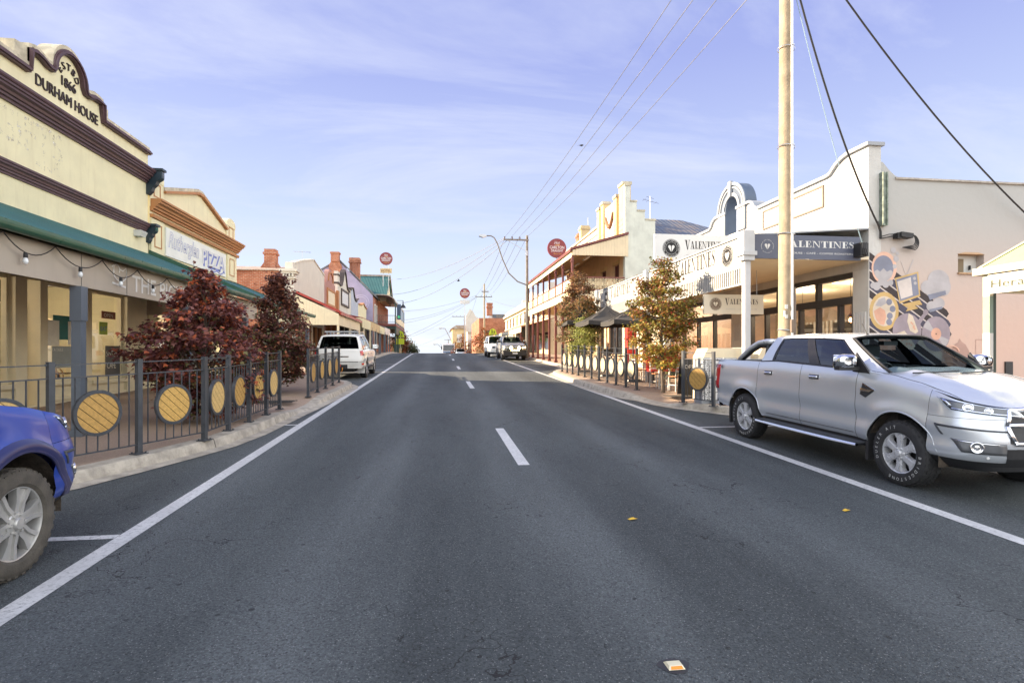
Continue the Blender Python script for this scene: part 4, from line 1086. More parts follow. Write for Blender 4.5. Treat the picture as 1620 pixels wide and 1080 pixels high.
b = MB(); pr = [(hx, 9.0)] + [(-6.6 + 1.5 * cos(t), 8.05 + .95 * sin(t)) for t in [pi / 2 - i * pi / 2 / 6 for i in range(7)]] + [(-5.1, 8.0)] + [(-6.6 + 1.44 * cos(t), 8.0 + .90 * sin(t)) for t in [i * pi / 2 / 6 for i in range(7)]] + [(hx, 8.9)]
b.prism(pr, 'y', 68.8, 86.2); b.build('balcony_roof', BULLNOSE, bal)
DKGREEN = M('dark_green_timber', (.02, .05, .045), .5)
for y in (69.1, 73.3, 77.5, 81.7, 85.8):
    b = MB(); b.box(-5.22, -5.08, y - .07, y + .07, zr(y) + .12, 8.05); b.box(-5.3, -5.0, y - .15, y + .15, zr(y) + .12, zr(y) + 1.0); b.build('balcony_post', DKGREEN, bal)
b = MB()
for z in (5.62, 6.45): b.bar((-5.15, 69, z), (-5.15, 86, z), .05); b.bar((-7.4, 69.1, z), (-5.15, 69.1, z), .05)
for k in range(56): b.box(-5.16, -5.14, 69.2 + .3 * k - .012, 69.2 + .3 * k + .012, 5.62, 6.45)
for k in range(9): b.box(-7.3 + .25 * k, -7.28 + .25 * k, 69.09, 69.11, 5.62, 6.45)
b.build('railing', DKGREEN, bal)
b = MB(); b.box(-5.13, -5.07, 69.3, 86, 5.64, 6.4); b.build('railing_panel', CREAM2, bal)
b = MB(); b.box(-7.4, -5.2, 69.2, 85.9, 4.85, 5.12); b.box(-5.24, -5.06, 69.2, 85.9, 4.2, 5.1); b.build('frieze', DKGREEN, bal)
b = MB(); b.box(-5.04, -4.55, 70.0, 70.12, 6.0, 7.9, 0); b.lathe([(.16, 0), (.16, .02), (0, .02)], frame((-4.79, 69.99, 6.35), (1, 0, 0), (0, 0, 1)), 16, 1); b.build('blade_sign', [M('navy_blade_sign', (.03, .06, .12), .4), M('green_dot', (.05, .55, .25), .4)], hl)
BEER = M('wine_red_sign', (.20, .022, .025), .35, var=.05); GOLD = M('gold_letter', (.70, .42, .08), .5)
def beer_sign(parent, x, y, z, r):
    Mx = frame((x, y, z), (1, 0, 0), (0, 0, 1))
    b = MB(); b.lathe([(0, -.08), (r, -.08), (r, .08), (0, .08)], Mx, 32); d = b.build('round_sign', BEER, parent, auto=40)
    F = lambda dx, dz: Mx @ Matrix.Translation((dx * r, dz * r, .083))
    b = MB()
    b.text('CARLTON', r * .42, F(0, -.08), 'C', 0, offset=r * .008, width=r * 1.55); b.text('DRAUGHT', r * .34, F(.02, -.40), 'C', 0, offset=r * .006, width=r * 1.3)
    b.text('Hot', r * .5, F(0, .38), 'C', 0, shear=.4, width=r * .62); b.text('cold', r * .3, F(.05, .22), 'C', 1, shear=.4, width=r * .5); b.text('Brewery fresh', r * .2, F(.05, -.66), 'C', 1, shear=.3, width=r * .8)
    b.build('sign_lettering', [WHITES, GOLD], d)
    return d
st = empty('roof_sign', (-6.6, 73, 12), 0, 'round wine red beer sign on poles above the teal roofed hotel', 'beer sign', 'round beer signs')
b = MB()
for x in (-7.0, -6.3): b.tube([(x, 73.1, 9.6), (x, 73.1, 13.2)], .05, 6)
b.tube([(-6.65, 73.1, 12.6), (-6.65, 73.1, 13.2)], .05, 6)
b.build('sign_frame', STEEL, st)
beer_sign(st, -6.62, 73, 14.0, .82)
b = MB(); b.box(-7.35, -5.9, 72.95, 73.05, 12.15, 12.75, 0); b.text('HOTEL', .42, face_y(-6.62, 72.94, 12.30), 'C', 1, width=1.2); b.build('name_board', [OCHRE, MAROON], st)
# ------------------------------------------------------------------ RIGHT: white bakery cafe with curved parapet and mural wall
RX = 11.0
VY0, VY1 = 13.0, 26.4
va = empty('bakery_cafe', (RX, 19.7, zr(19) + .15), 0, 'long white cafe with a curved parapet, open arch and mural on its side wall', 'cafe building')
prof = [(13.0, 3.95), (13.0, 7.14), (13.62, 7.14), (13.75, 7.13), (13.95, 7.08), (14.15, 6.99), (14.30, 6.88), (14.40, 6.80), (14.52, 6.78), (17.98, 6.78), (18.10, 6.86), (18.2, 7.0), (18.35, 7.10), (18.5, 7.14), (18.75, 7.14)]
pr2 = [(39.4 - y, z) for y, z in prof[::-1]]
b = MB()
b.prism(prof + [(18.75, 3.95)], 'x', RX, RX + .35)
b.prism([(20.65, 3.95), (20.65, 7.14)] + pr2[1:], 'x', RX, RX + .35)
b.box(RX, RX + .35, 18.75, 20.65, 3.95, 6.28)
b.build('street_wall', VALWALL, va)
b = MB()
cop = [(y, z + .07) for y, z in prof[1:]]
b.ribbon([(12.94, 7.21)] + cop[1:], .09, 'x', RX - .08, RX + .42); b.build('coping', GREYTRIM, va); b = MB(); b.ribbon([(39.4 - y, z) for y, z in cop[::-1][:-1]] + [(26.46, 7.21)], .09, 'x', RX - .08, RX + .42)
b.build('coping', GREYTRIM, va)
b = MB()
a0 = 19.7
outer = arc(a0, 7.18, .98, .98, pi, 0, 20); inner = arc(a0, 7.18, .42, .52, 0, pi, 16)
b.prism(outer + inner, 'x', RX - .04, RX + .40)
for y0, y1 in ((18.72, 19.28), (20.12, 20.68)): b.box(RX - .04, RX + .40, y0, y1, 6.28, 7.18)
b.build('parapet_arch', BLUEGREY, va)
b = MB()
for r0, w, d in ((1.00, .10, .09), (.84, .06, .075), (.62, .12, .075)): b.ribbon(arc(a0, 7.18, r0, r0, pi, 0, 20), w, 'x', RX - d, RX - .042)
for y0, y1 in ((18.68, 19.32), (20.08, 20.72)): b.box(RX - .10, RX - .042, y0, y1, 7.10, 7.20); b.box(RX - .07, RX - .042, y0 + .06, y1 - .06, 6.28, 7.10)
b.prism([(a0 - .07, 7.66), (a0 + .07, 7.66), (a0 + .11, 8.24), (a0 - .11, 8.24)], 'x', RX - .14, RX - .042)
b.build('arch_moulding', GREYTRIM, va)
b = MB()
for y0, y1 in ((14.66, 17.68), (21.72, 24.74)):
    b = MB(); b.box(RX - .012, RX, y0 + .05, y1 - .05, 6.02, 6.56); bp = b.build('blank_panel', WHITE, va)
    b = MB()
    for q in ((y0, y1, 6.56, 6.61), (y0, y1, 5.97, 6.02), (y0, y0 + .05, 6.02, 6.56), (y1 - .05, y1, 6.02, 6.56)): b.box(RX - .04, RX, *q)
    b.build('panel_moulding', M('brown_panel_trim', (.20, .15, .12), .6), bp)
# side wall with the mural
MUR = M_fadewall('mural_wall_render', (.40, .405, .395), (.60, .43, .355), 1.0, 5.2)  # pink low down is part mural colour, part warm bounce put into the colour
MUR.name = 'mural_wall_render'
zb = 13.0 * .03 + .1
sidep = [(RX + .35, zb), (RX + .35, 6.72), (RX + .40, 6.72), (RX + .40, 6.70)] + [(11.42 + .62 * (i / 8), 6.28 + .42 * (1 - i / 8) ** 1.8) for i in range(9)] + [(22.5, 6.28), (22.5, zb)]
b = MB()
wall(b, 'y', 13.0, 13.3, RX + .35, 22.5, zb - .5, 6.20, [(13.60, 14.38, 3.90, 4.40)])
b.prism([(RX + .35, 6.20)] + sidep[1:-2] + [(22.5, 6.28), (22.5, 6.20)], 'y', 13.0, 13.3)
b.box(22.2, 22.5, 13.3, VY1, zb, 6.0); b.box(RX + .35, 22.5, VY1 - .3, VY1, zb, 6.0); b.box(RX + .35, 22.2, 13.3, VY1 - .3, 5.3, 5.5)
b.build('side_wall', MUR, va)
b = MB(); b.box(RX + .75, 22.5, 12.95, 13.34, 6.281, 6.33); b.build('side_coping', M('weathered_coping', (.40, .37, .33), .9, var=.3, scale=6, speck=.6), va)
b = MB(); b.box(13.60, 14.38, 13.22, 13.26, 3.90, 4.40, 0); b.box(13.60, 13.98, 13.20, 13.22, 3.94, 4.30, 1); b.box(14.12, 14.14, 13.14, 13.2, 4.0, 4.12, 2); b.build('high_window', [WHITE, M('timber_louvre', (.20, .15, .09), .7), BLACK], va)
b = MB(); b.box(13.58, 14.42, 12.94, 13.24, 3.86, 3.90); b.prism([(13.58, 4.39), (13.8, 4.44), (14.2, 4.44), (14.40, 4.39)], 'y', 12.985, 13.2); b.build('window_sill', M('terracotta_lintel', (.45, .30, .18), .8), va)
b = MB(); b.box(11.30, 11.44, 12.90, 13.0, 5.05, 6.42); b.box(11.30, 11.33, 12.86, 12.9, 5.05, 6.42); b.box(11.41, 11.44, 12.86, 12.9, 5.05, 6.42); b.box(11.44, 11.50, 12.94, 12.97, 6.3, 6.33); b.box(11.44, 11.52, 12.94, 12.97, 5.6, 5.63); b.build('steel_upright', M('rusty_green_steel', (.20, .24, .20), .7, var=.4, scale=9, speck=.6), va)
b = MB()
b.obox(Matrix.Translation((11.9, 12.86, 4.80)) @ Matrix.Rotation(.1, 4, 'Y'), .34, .20, .12); b.obox(Matrix.Translation((11.74, 12.88, 4.79)), .16, .16, .14)
for k in range(4): b.tube([(12.02, 12.84, 4.82 - .02 * k)] + [(12.10 + (.13 + .035 * k) * sin(t) * .9, 12.86, 4.68 - .02 * k + (.15 + .02 * k) * cos(t)) for t in [.2 + 2.4 * i / 10 for i in range(11)]] + [(11.88, 12.9, 4.50)], .013, 5)
b.tube([(11.66, 12.9, 4.80), (11.4, 12.92, 4.74), (11.28, 12.94, 4.72)], .016, 5); b.tube([(11.66, 12.9, 4.84), (11.5, 12.9, 4.83), (11.3, 12.93, 4.77)], .012, 5); b.tube([(11.30, 12.95, 4.72), (11.28, 12.93, 4.9), (11.16, 12.9, 5.15)], .03, 6)
b.build('cable_junction', CABLE, va)
MURC = [M('mural_charcoal', (.040, .030, .032), .75, var=.15), M('mural_navy', (.065, .062, .095), .75), M('mural_peach', (.62, .36, .26), .75), M('mural_slate', (.20, .215, .28), .75), M('mural_pale_grey', (.40, .385, .40), .75),
        M('mural_mustard', (.52, .36, .15), .75), M('mural_cream', (.60, .52, .42), .75), M('mural_lilac', (.30, .255, .29), .75), M('mural_coral', (.66, .42, .32), .75), M('mural_brown', (.40, .26, .22), .75), M('mural_white', (.58, .53, .50), .75)]
b = MB()
MY = 12.998
MC = [0]
def mpoly(pts, m, d):
    MC[0] += 1; d += .00004 * MC[0]
    b.add([(x - .28, MY - d, z) for x, z in pts], [tuple(range(len(pts)))] if sum(pts[i][0] * pts[(i + 1) % len(pts)][1] - pts[(i + 1) % len(pts)][0] * pts[i][1] for i in range(len(pts))) > 0 else [tuple(range(len(pts)))[::-1]], m)
def mell(cx, cz, rx, rz, m, d, a0=0, a1=2 * pi, n=24): mpoly(arc(cx, cz, rx, rz, a0, a1, n), m, d)
# diagonal stripes running down to the right, ending in rounded heads
x0 = RX + .30
STR = [(13.54, 0), (13.60, 1), (13.62, 0), (13.5, 1), (13.2, 0), (13.4, 6), (13.6, 0), (13.75, 1), (13.9, 0), (14.05, 0), (14.2, 1), (14.3, 0), (13.6, 1), (13.4, 0)]
for k, (x1, m_) in enumerate(STR):
    zl = 4.38 - .242 * k; sl = -.655; w = .198
    p = [(x0, zl), (x1, zl + sl * (x1 - x0)), (x1 + (.07 if k < 3 else 0), zl - w * .5 + sl * (x1 - x0)), (x1, zl - w + sl * (x1 - x0)), (x0, zl - w)]
    mpoly([(x, max(z, .62)) for x, z in p], m_, .001)
    mpoly([(x0, zl - w - .004), (x1, zl - w - .004 + sl * (x1 - x0)), (x1, zl - w - .038 + sl * (x1 - x0)), (x0, zl - w - .038)], 10, .001)
# globe cup
mell(11.72, 3.98, .36, .42, 8, .002); mell(11.70, 3.97, .29, .33, 3, .003); mpoly([(11.43, 3.88), (11.52, 3.93), (11.60, 3.88), (11.70, 3.97), (11.80, 3.88), (11.9, 3.93), (11.97, 3.88), (11.93, 3.75), (11.83, 3.66), (11.70, 3.63), (11.57, 3.66), (11.47, 3.76)], 4, .004)
for cx, cz, r_ in ((11.62, 3.60, .09), (11.76, 3.56, .10), (11.50, 3.50, .11), (11.40, 3.52, .08), (11.9, 3.60, .08), (12.02, 4.02, .06), (12.06, 4.22, .08), (11.98, 4.44, .08), (12.10, 4.36, .05)): mell(cx, cz, r_, r_, 4, .005, n=14)
# plate with dots
mell(11.72, 2.86, .42, .50, 5, .002); mell(11.72, 2.86, .33, .39, 6, .003); mpoly([(11.42, 2.86), (11.48, 2.66), (11.60, 2.52), (11.72, 2.50), (11.78, 2.72), (11.74, 2.88), (11.60, 2.96)], 2, .004)
mpoly([(11.46, 3.0), (11.56, 3.16), (11.74, 3.22), (11.78, 3.06), (11.62, 2.98)], 4, .004)
for cx, cz in ((11.86, 3.10), (11.96, 2.92), (11.88, 2.74), (11.86, 2.58)): mell(cx, cz, .085, .085, 3, .005, n=14)
# television set
mpoly([(12.02, 3.72), (12.70, 3.90), (12.76, 3.26), (12.16, 3.06)], 5, .006); mpoly([(12.06, 3.68), (12.66, 3.85), (12.72, 3.30), (12.18, 3.12)], 3, .007); mpoly([(12.09, 3.63), (12.48, 3.75), (12.54, 3.28), (12.20, 3.18)], 10, .008)
mell(12.59, 3.72, .045, .045, 4, .008, n=10); mell(12.61, 3.60, .045, .045, 4, .008, n=10)
mpoly([(12.22, 3.04), (12.74, 3.16), (12.82, 3.04), (12.60, 3.02), (12.70, 2.94), (12.34, 2.86), (12.40, 2.96)], 5, .006)
mpoly([(12.34, 3.82), (12.36, 3.82), (12.22, 4.16), (12.20, 4.16)], 10, .006); mpoly([(12.36, 3.82), (12.38, 3.82), (12.58, 4.22), (12.56, 4.22)], 4, .006)
# chef hat
for cx, cz, rx, rz in ((12.98, 3.50, .20, .18), (13.30, 3.68, .32, .28), (13.46, 3.52, .20, .24), (13.16, 3.42, .26, .2)): mell(cx, cz, rx, rz, 4, .002 + .0002 * cx % .001)
mpoly([(12.98, 3.30), (13.50, 3.42), (13.52, 3.32), (13.04, 3.16)], 3, .005)
for cx, cz, rx, rz in ((13.10, 3.0, .16, .14), (13.30, 3.08, .18, .15)): mell(cx, cz, rx, rz, 4, .004)
mpoly([(13.02, 2.92), (13.40, 3.0), (13.40, 2.94), (13.04, 2.84)], 3, .006)
# pizza board
mell(12.38, 2.36, .42, .45, 7, .004); mpoly([(12.66, 2.60), (12.84, 2.80), (12.94, 2.78), (12.74, 2.50)], 7, .004); mell(12.92, 2.84, .08, .08, 7, .004, n=12)
mpoly([(12.42, 2.82), (12.54, 2.74), (12.70, 2.34), (12.62, 2.28), (12.46, 2.36), (12.38, 2.6)], 6, .006); mpoly([(12.06, 2.28), (12.30, 2.36), (12.62, 1.96), (12.52, 1.86), (12.2, 1.92), (12.04, 2.1)], 6, .006)
random.seed(3)
for k in range(16):
    t = random.random(); cx, cz = (12.14 + .36 * t, 2.22 - .22 * t + random.uniform(-.08, .06)) if k < 9 else (12.44 + .18 * t, 2.70 - .34 * t + random.uniform(-.03, .03))
    mell(cx, cz, .028, .028, 2, .007, n=8)
# record
mell(13.22, 2.28, .42, .46, 7, .007); mell(13.22, 2.28, .15, .16, 2, .009, n=18); mell(13.22, 2.28, .02, .02, 0, .010, n=8)
mpoly([(13.22, 2.28)] + arc(13.22, 2.28, .40, .44, 2.2, 2.75, 6), 4, .008); mpoly([(13.22, 2.28)] + arc(13.22, 2.28, .40, .44, -.95, -.35, 6), 4, .008)
# croissant
mpoly([(13.62, 1.60), (13.66, 1.84), (13.80, 2.02), (13.88, 2.06), (13.92, 2.16), (13.98, 2.08), (14.10, 2.0), (14.20, 1.84), (14.22, 1.62), (14.16, 1.40), (14.0, 1.26), (13.8, 1.36)], 9, .004)
for k in range(4): b.ribbon([(x, z) for x, z in arc(13.26 + .03 * k, 1.38 + .14 * k, .30 - .02 * k, .16, .1, 2.2, 8)], .03, 'y', MY - .0365, MY - .030, 8)
mpoly([(13.46, 1.72), (13.62, 1.84), (13.74, 1.50), (13.62, 1.30)], 2, .005)
# bow at the bottom left
mpoly([(11.56, 2.24), (11.80, 2.10), (12.04, 2.30), (12.04, 1.86), (11.56, 1.86)], 2, .006); mpoly([(11.82, 2.02), (11.92, 2.06), (11.92, 1.86), (11.82, 1.86)], 8, .007)
# lettering frames beside the shelter post
for q in ((14.40, 14.92, 1.74, 2.14), (14.54, 14.98, 1.48, 1.68)):
    for e in ((q[0], q[1], q[2], q[2] + .012), (q[0], q[1], q[3] - .012, q[3]), (q[0], q[0] + .012, q[2], q[3]), (q[1] - .012, q[1], q[2], q[3])): mpoly([(e[0], e[2]), (e[1], e[2]), (e[1], e[3]), (e[0], e[3])], 9, .002)
b.build('mural', MURC, va)
b = MB(); b.box(15.0, 15.22, 12.96, 13.0, 1.02, 1.55); b.build('meter_box', BLACK, va)
# shopfront under the awning
b = MB()
zc = 4.15
for y0, y1 in ((13.0, 13.55), (19.0, 19.75), (25.9, 26.4)): b.box(RX, RX + .35, y0, y1, zb - .3, 3.95)
b.box(RX + .02, RX + .33, 13.55, 19.0, zb - .3, 1.25); b.box(RX + .02, RX + .33, 21.3, 25.9, zb - .3, 1.35)
b.build('pier', WHITE, va)
FRAMEC = M('dark_grey_joinery', (.045, .047, .052), .45)
b = MB()
for y0, y1 in ((13.55, 19.0), (19.75, 25.9)):
    b.box(RX + .04, RX + .22, y0, y1, 3.80, 3.94); b.box(RX + .02, RX + .24, y0, y1, 3.10, 3.30); b.box(RX + .04, RX + .22, y0, y1, 1.26, 1.36)
for y in (13.56, 14.1, 15.0, 15.8, 16.7, 17.6, 18.5, 19.76, 21.2, 22.6, 24.0, 25.4): b.box(RX + .05, RX + .20, y, y + .10, 1.36, 3.10)
for y in (15.0, 16.9, 18.5, 21.2, 24.0): b.box(RX + .05, RX + .20, y, y + .12, 3.30, 3.80)
jn = b.build('joinery', FRAMEC, va)
for y0, y1 in ((13.55, 19.0), (19.75, 25.9)):
    b = MB(); b.box(RX + .12, RX + .13, y0, y1, 1.36, 3.78); b.build('shop_window', GLASS, jn)
b = MB()
for y0 in (13.02, 19.1):
    for k in range(5): b.box(RX - .03, RX - .002, y0 + .06 + .09 * k, y0 + .11 + .09 * k, 2.25, 2.85)
b.build('batten_screen', WHITES, va)
# inside: floor, ceiling, back wall, counter, pendant lamps
b = MB(); b.box(RX + .36, 22.2, 13.31, VY1 - .31, 3.98, 4.05, 0); b.box(16.9, 17.0, 13.31, VY1 - .31, .8, 3.98, 1); b.box(RX + .36, 16.9, 13.31, VY1 - .31, .66, .74, 2); b.build('room_lining', [SOFFIT, M('warm_grey_wall', (.34, .27, .20), .8), M('polished_floor', (.20, .16, .12), .4)], va)
b = MB(); b.box(15.0, 15.7, 14.5, 21.5, .74, 1.85); 
for k in range(40): b.box(14.96, 15.0, 14.5 + .175 * k, 14.6 + .175 * k, .74, 1.80)
b.build('counter', M('timber_counter', (.30, .19, .11), .5, var=.2), va)
# awning: fascia with signs, valance of slats, soffit, posts
b = MB(); b.box(7.62, 7.66, 12.98, 26.5, 3.97, 4.72); b.box(7.66, RX - .01, 26.46, 26.5, 4.2, 4.7); aw = b.build('awning_fascia', FASCWH, va)
b = MB(); b.box(7.66, RX - .002, 12.99, 26.46, 4.18, 4.26); b.build('soffit', SOFFIT, aw)
b = MB(); b.prism([(7.62, 4.74), (RX - .01, 5.0), (RX - .01, 4.96), (7.62, 4.70)], 'y', 12.98, 26.5); b.build('awning_roof', GREYTRIM, aw)
b = MB(); b.box(7.60, 7.67, 12.97, 26.52, 4.72, 4.77); b.build('fascia_capping', GREYTRIM, aw)
b = MB()
b.box(7.625, 7.655, 13.1, 26.4, 3.93, 3.97, 0); b.box(7.625, 7.655, 13.1, 26.4, 3.50, 3.54, 0)
n = 120
for k in range(n): b.box(7.63, 7.65, 13.1 + 13.3 * k / n, 13.1 + 13.3 * (k + .52) / n, 3.54, 3.93, 0)
b.build('slat_valance', FASCWH, aw)
b = MB(); b.box(7.662, 7.67, 13.1, 26.4, 3.5, 3.95); b.build('valance_shade_board', M('dark_valance_shadow_board', (.06, .055, .05), .8), aw)  # dark sheet standing for the shade between the slats
for y, w in ((13.02, .075), (19.6, .06), (26.0, .06)):
    b = MB(); z0 = zr(y) + .15
    b.box(7.64 - w, 7.64 + w, y - w, y + w, z0, 4.2); b.box(7.64 - w - .07, 7.64 + w + .07, y - w - .07, y + w + .07, 4.08, 4.20); b.box(7.64 - w - .11, 7.64 + w + .11, y - w - .11, y + w + .11, 4.20, 4.30)
    b.box(7.64 - w - .07, 7.64 + w + .07, y - w - .07, y + w + .07, 4.30, 4.82)
    b.build('awning_post', M('pale_grey_post_paint', (.50, .52, .54), .5, var=.06), aw)
# Didone capitals for the cafe's name, drawn by hand: thick and thin strokes with flat serifs
TH, TN, SE = .24, .055, .05
def vglyph(ch):
    q = []
    R = lambda x0, x1, y0, y1: q.append([(x0, y0), (x1, y0), (x1, y1), (x0, y1)])
    if ch == 'V': q += [[(.10, 1), (.36, 1), (.56, .0), (.44, .0)], [(.50, .0), (.56, 0), (.84, 1), (.78, 1)]]; R(0, .46, 1 - SE, 1.0); R(.66, .96, 1 - SE, 1.0); return q, .96
    if ch == 'A': q += [[(.40, 1), (.54, 1), (.86, 0), (.60, 0)], [(.40, 1), (.46, 1), (.20, 0), (.14, 0)]]; R(.25, .64, .28, .28 + TN); R(0, .34, 0, SE); R(.50, .96, 0, SE); return q, .96
    if ch == 'L': R(.10, .10 + TH, 0, 1); R(0, .46, 1 - SE, 1); R(0, .66, 0, SE); q.append([(.60, 0), (.68, 0), (.68, .34), (.63, .34)]); return q, .70
    if ch == 'E':
        R(.10, .10 + TH, 0, 1); R(0, .66, 1 - SE, 1); R(0, .68, 0, SE); R(.34, .52, .48, .48 + SE); q.append([(.58, 1), (.66, 1), (.66, .70), (.62, .70)]); q.append([(.60, 0), (.70, 0), (.70, .32), (.65, .32)]); R(.48, .53, .36, .66); return q, .74
    if ch == 'N': R(.13, .13 + TN, 0, 1); R(.80, .80 + TN, 0, 1); q.append([(.10, 1), (.32, 1), (.855, 0), (.78, 0)]); R(0, .30, 1 - SE, 1); R(.66, .98, 1 - SE, 1); R(0, .32, 0, SE); return q, .98
    if ch == 'T': R(.28, .28 + TH, 0, 1); R(.02, .78, 1 - SE, 1); q.append([(.02, 1), (.09, 1), (.05, .68), (.02, .68)]); q.append([(.71, 1), (.78, 1), (.78, .68), (.75, .68)]); R(.16, .64, 0, SE); return q, .80
    if ch == 'I': R(.10, .10 + TH, 0, 1); R(0, .44, 1 - SE, 1); R(0, .44, 0, SE); return q, .44
    if ch == 'S':
        P_ = [(.50, .86), (.40, .965), (.28, .985), (.16, .93), (.10, .80), (.14, .67), (.28, .56), (.42, .45), (.50, .32), (.48, .15), (.37, .035), (.24, .015), (.12, .07), (.05, .18)]
        W_ = [.03, .03, .03, .06, .11, .15, .21, .21, .15, .11, .06, .03, .03, .03]
        for i in range(len(P_) - 1):
            def off(k):
                p, n_ = P_[max(0, k - 1)], P_[min(len(P_) - 1, k + 1)]; L = hypot(n_[0] - p[0], n_[1] - p[1]); return (-(n_[1] - p[1]) / L * W_[k] / 2, (n_[0] - p[0]) / L * W_[k] / 2)
            a, c = off(i), off(i + 1)
            q.append([(P_[i][0] + a[0], P_[i][1] + a[1]), (P_[i + 1][0] + c[0], P_[i + 1][1] + c[1]), (P_[i + 1][0] - c[0], P_[i + 1][1] - c[1]), (P_[i][0] - a[0], P_[i][1] - a[1])])
        R(.50, .535, .68, .99); R(.03, .065, .01, .32); return q, .58
    return q, .5
def vword(b, Mx, h, m=0, width=None):
    """the name, first letter taller; returns its width"""
    x = 0; out = []; k = 0
    for i, ch in enumerate('VALENTINES'):
        s = 1.28 if i == 0 else 1.0
        q, w = vglyph(ch)
        out += [[(x + px * s, py * s - (.0 if i else .14)) for px, py in poly] for poly in q]
        x += w * s + (.02 if i == 0 else .07)
    fx = (width / x) if width else h
    for j, poly in enumerate(out):
        pts = [Mx @ Vector((px * fx, py * h, .0002 * (j % 3))) for px, py in poly]
        ar = sum(poly[i][0] * poly[(i + 1) % 4][1] - poly[(i + 1) % 4][0] * poly[i][1] for i in range(4))
        b.add(pts, [(0, 1, 2, 3) if ar > 0 else (3, 2, 1, 0)], m)
    return x * fx
def vlogo(b, Mx, r, ring, disc, heart):
    """round badge: disc, ring of tiny letters, split heart"""
    if disc is not None: b.add([Mx @ Vector((r * cos(t), r * sin(t), 0)) for t in [2 * pi * i / 32 for i in range(32)]], [tuple(range(32))], disc)
    for i, ch in enumerate('BAKEHOUSE CAFE COFFEE ROASTERS'):
        a = pi / 2 + 1.95 - 3.9 * i / 29
        b.text(ch, r * .17, Mx @ Matrix.Translation((r * .76 * cos(a), r * .76 * sin(a), .001)) @ Matrix.Rotation(a - pi / 2, 4, 'Z'), 'C', ring)
    for i, ch in enumerate('RUTHERGLEN'):
        a = -pi / 2 - .75 + 1.5 * i / 9
        b.text(ch, r * .17, Mx @ Matrix.Translation((r * .88 * cos(a), r * .88 * sin(a), .001)) @ Matrix.Rotation(a + pi / 2, 4, 'Z'), 'C', ring)
    n = 24
    for r0, r1 in ((.97, .93), (.66, .64)):
        vs = []; fs = []
        for i in range(n):
            t = 2 * pi * i / n
            vs += [Mx @ Vector((r * r0 * cos(t), r * r0 * sin(t), .0014)), Mx @ Vector((r * r1 * cos(t), r * r1 * sin(t), .0014))]
        for i in range(n): j = (i + 1) % n; fs.append((2 * i, 2 * j, 2 * j + 1, 2 * i + 1))
        if disc is not None: b.add(vs, [f[::-1] if False else f for f in fs], ring)
    for s in (-1, 1):
        w = .24
        e = Vector((.0, -.42)); t_ = Vector((s * .21, .22))
        pts = [Vector((s * .03, -.40))] + [Vector((s * .20, .16)) + Vector((cos(a) * .165, sin(a) * .165)) for a in ([-.35 + i * (pi + .6) / 12 for i in range(13)] if s > 0 else [pi + .35 - i * (pi + .6) / 12 for i in range(13)])]
        poly = [(p.x * r, p.y * r) for p in pts]
        ar = sum(poly[i][0] * poly[(i + 1) % len(poly)][1] - poly[(i + 1) % len(poly)][0] * poly[i][1] for i in range(len(poly)))
        if ar < 0: poly = poly[::-1]
        b.add([Mx @ Vector((x, y, .002 + .0004 * s)) for x, y in poly], [tuple(range(len(poly)))], heart)
TAG = 'BAKEHOUSE - CAFÉ - COFFEE ROASTERS'
for yc in (15.85, 22.7):
    b = MB()
    vword(b, face_x(7.615, yc + 1.3, 4.22, -1), .43, 0, 2.6)
    b.text(TAG, .10, face_x(7.615, yc, 4.04, -1), 'C', 1, width=2.2)
    vlogo(b, face_x(7.614, yc - 1.95 if yc < 20 else yc + 1.9, 4.35, -1), .30, 2, 0, 2)
    b.build('fascia_lettering', [SIGNDARK, SIGNPALE, WHITES], aw)
# signs across the footpath
def vsign(name, x0, x1, Y, z0, z1, face, letter, tagc, disc, heart, mats, parent, lx=.0):
    b = MB(); b.box(x0, x1, Y, Y + .08, z0, z1, 0)
    s = b.build(name, mats[0], parent)
    h = z1 - z0; w = x1 - x0
    b = MB()
    vlogo(b, face_y(x0 + h * .62, Y - .003, (z0 + z1) / 2), h * .33, letter if disc is None else heart, disc, heart)
    vword(b, face_y(x0 + h * 1.12, Y - .003, z0 + h * .50), h * .27, letter, w - h * 1.42)
    b.text(TAG, h * .105, face_y(x0 + h * 1.12 + (w - h * 1.42) / 2, Y - .003, z0 + h * .22), 'C', tagc, width=w - h * 1.55)
    b.build('sign_lettering', mats[1:], s)
    return s
vsign('end_sign', 7.78, 10.72, 12.93, 4.14, 4.74, 0, 0, 0, None, 0, [NAVY, WHITES], va)
us = vsign('roof_cross_sign', 7.62, 10.55, 18.9, 5.02, 6.02, 0, 0, 1, 0, 2, [M('pale_grey_sign_face', (.62, .62, .61), .4, var=.03), SIGNDARK, SIGNPALE, WHITES], va)
b = MB()
for x in (8.0, 8.9, 9.8): b.bar((x, 18.96, 4.76), (x, 18.96, 5.02), .05); b.bar((x, 18.96, 4.9), (x, 19.6, 4.8), .04)
b.build('sign_stand', STEEL, us)
BROWNL = M('brown_badge', (.16, .115, .08), .5)
hs = vsign('hanging_sign', 7.52, 9.34, 15.0, 2.90, 3.46, 0, 0, 1, 3, 2, [SIGNCREAM, LETTERDK, SIGNPALE, SIGNCREAM, BROWNL], va)
b = MB()
for x in (8.15,):
    for k in range(8): b.lathe([(.022, -.006), (.03, 0), (.022, .006)], Matrix.Translation((x, 15.04, 3.49 + .085 * k)) @ Matrix.Rotation(pi / 2, 4, 'X' if k % 2 else 'Y'), 8)
b.tube([(9.15, 15.04, 3.46), (9.15, 15.04, 4.18)], .008, 5)
b.build('hanging_chain', STEEL, hs)
b = MB(); b.obox(Matrix.Translation((10.62, 12.80, 4.38)), .22, .24, .34)
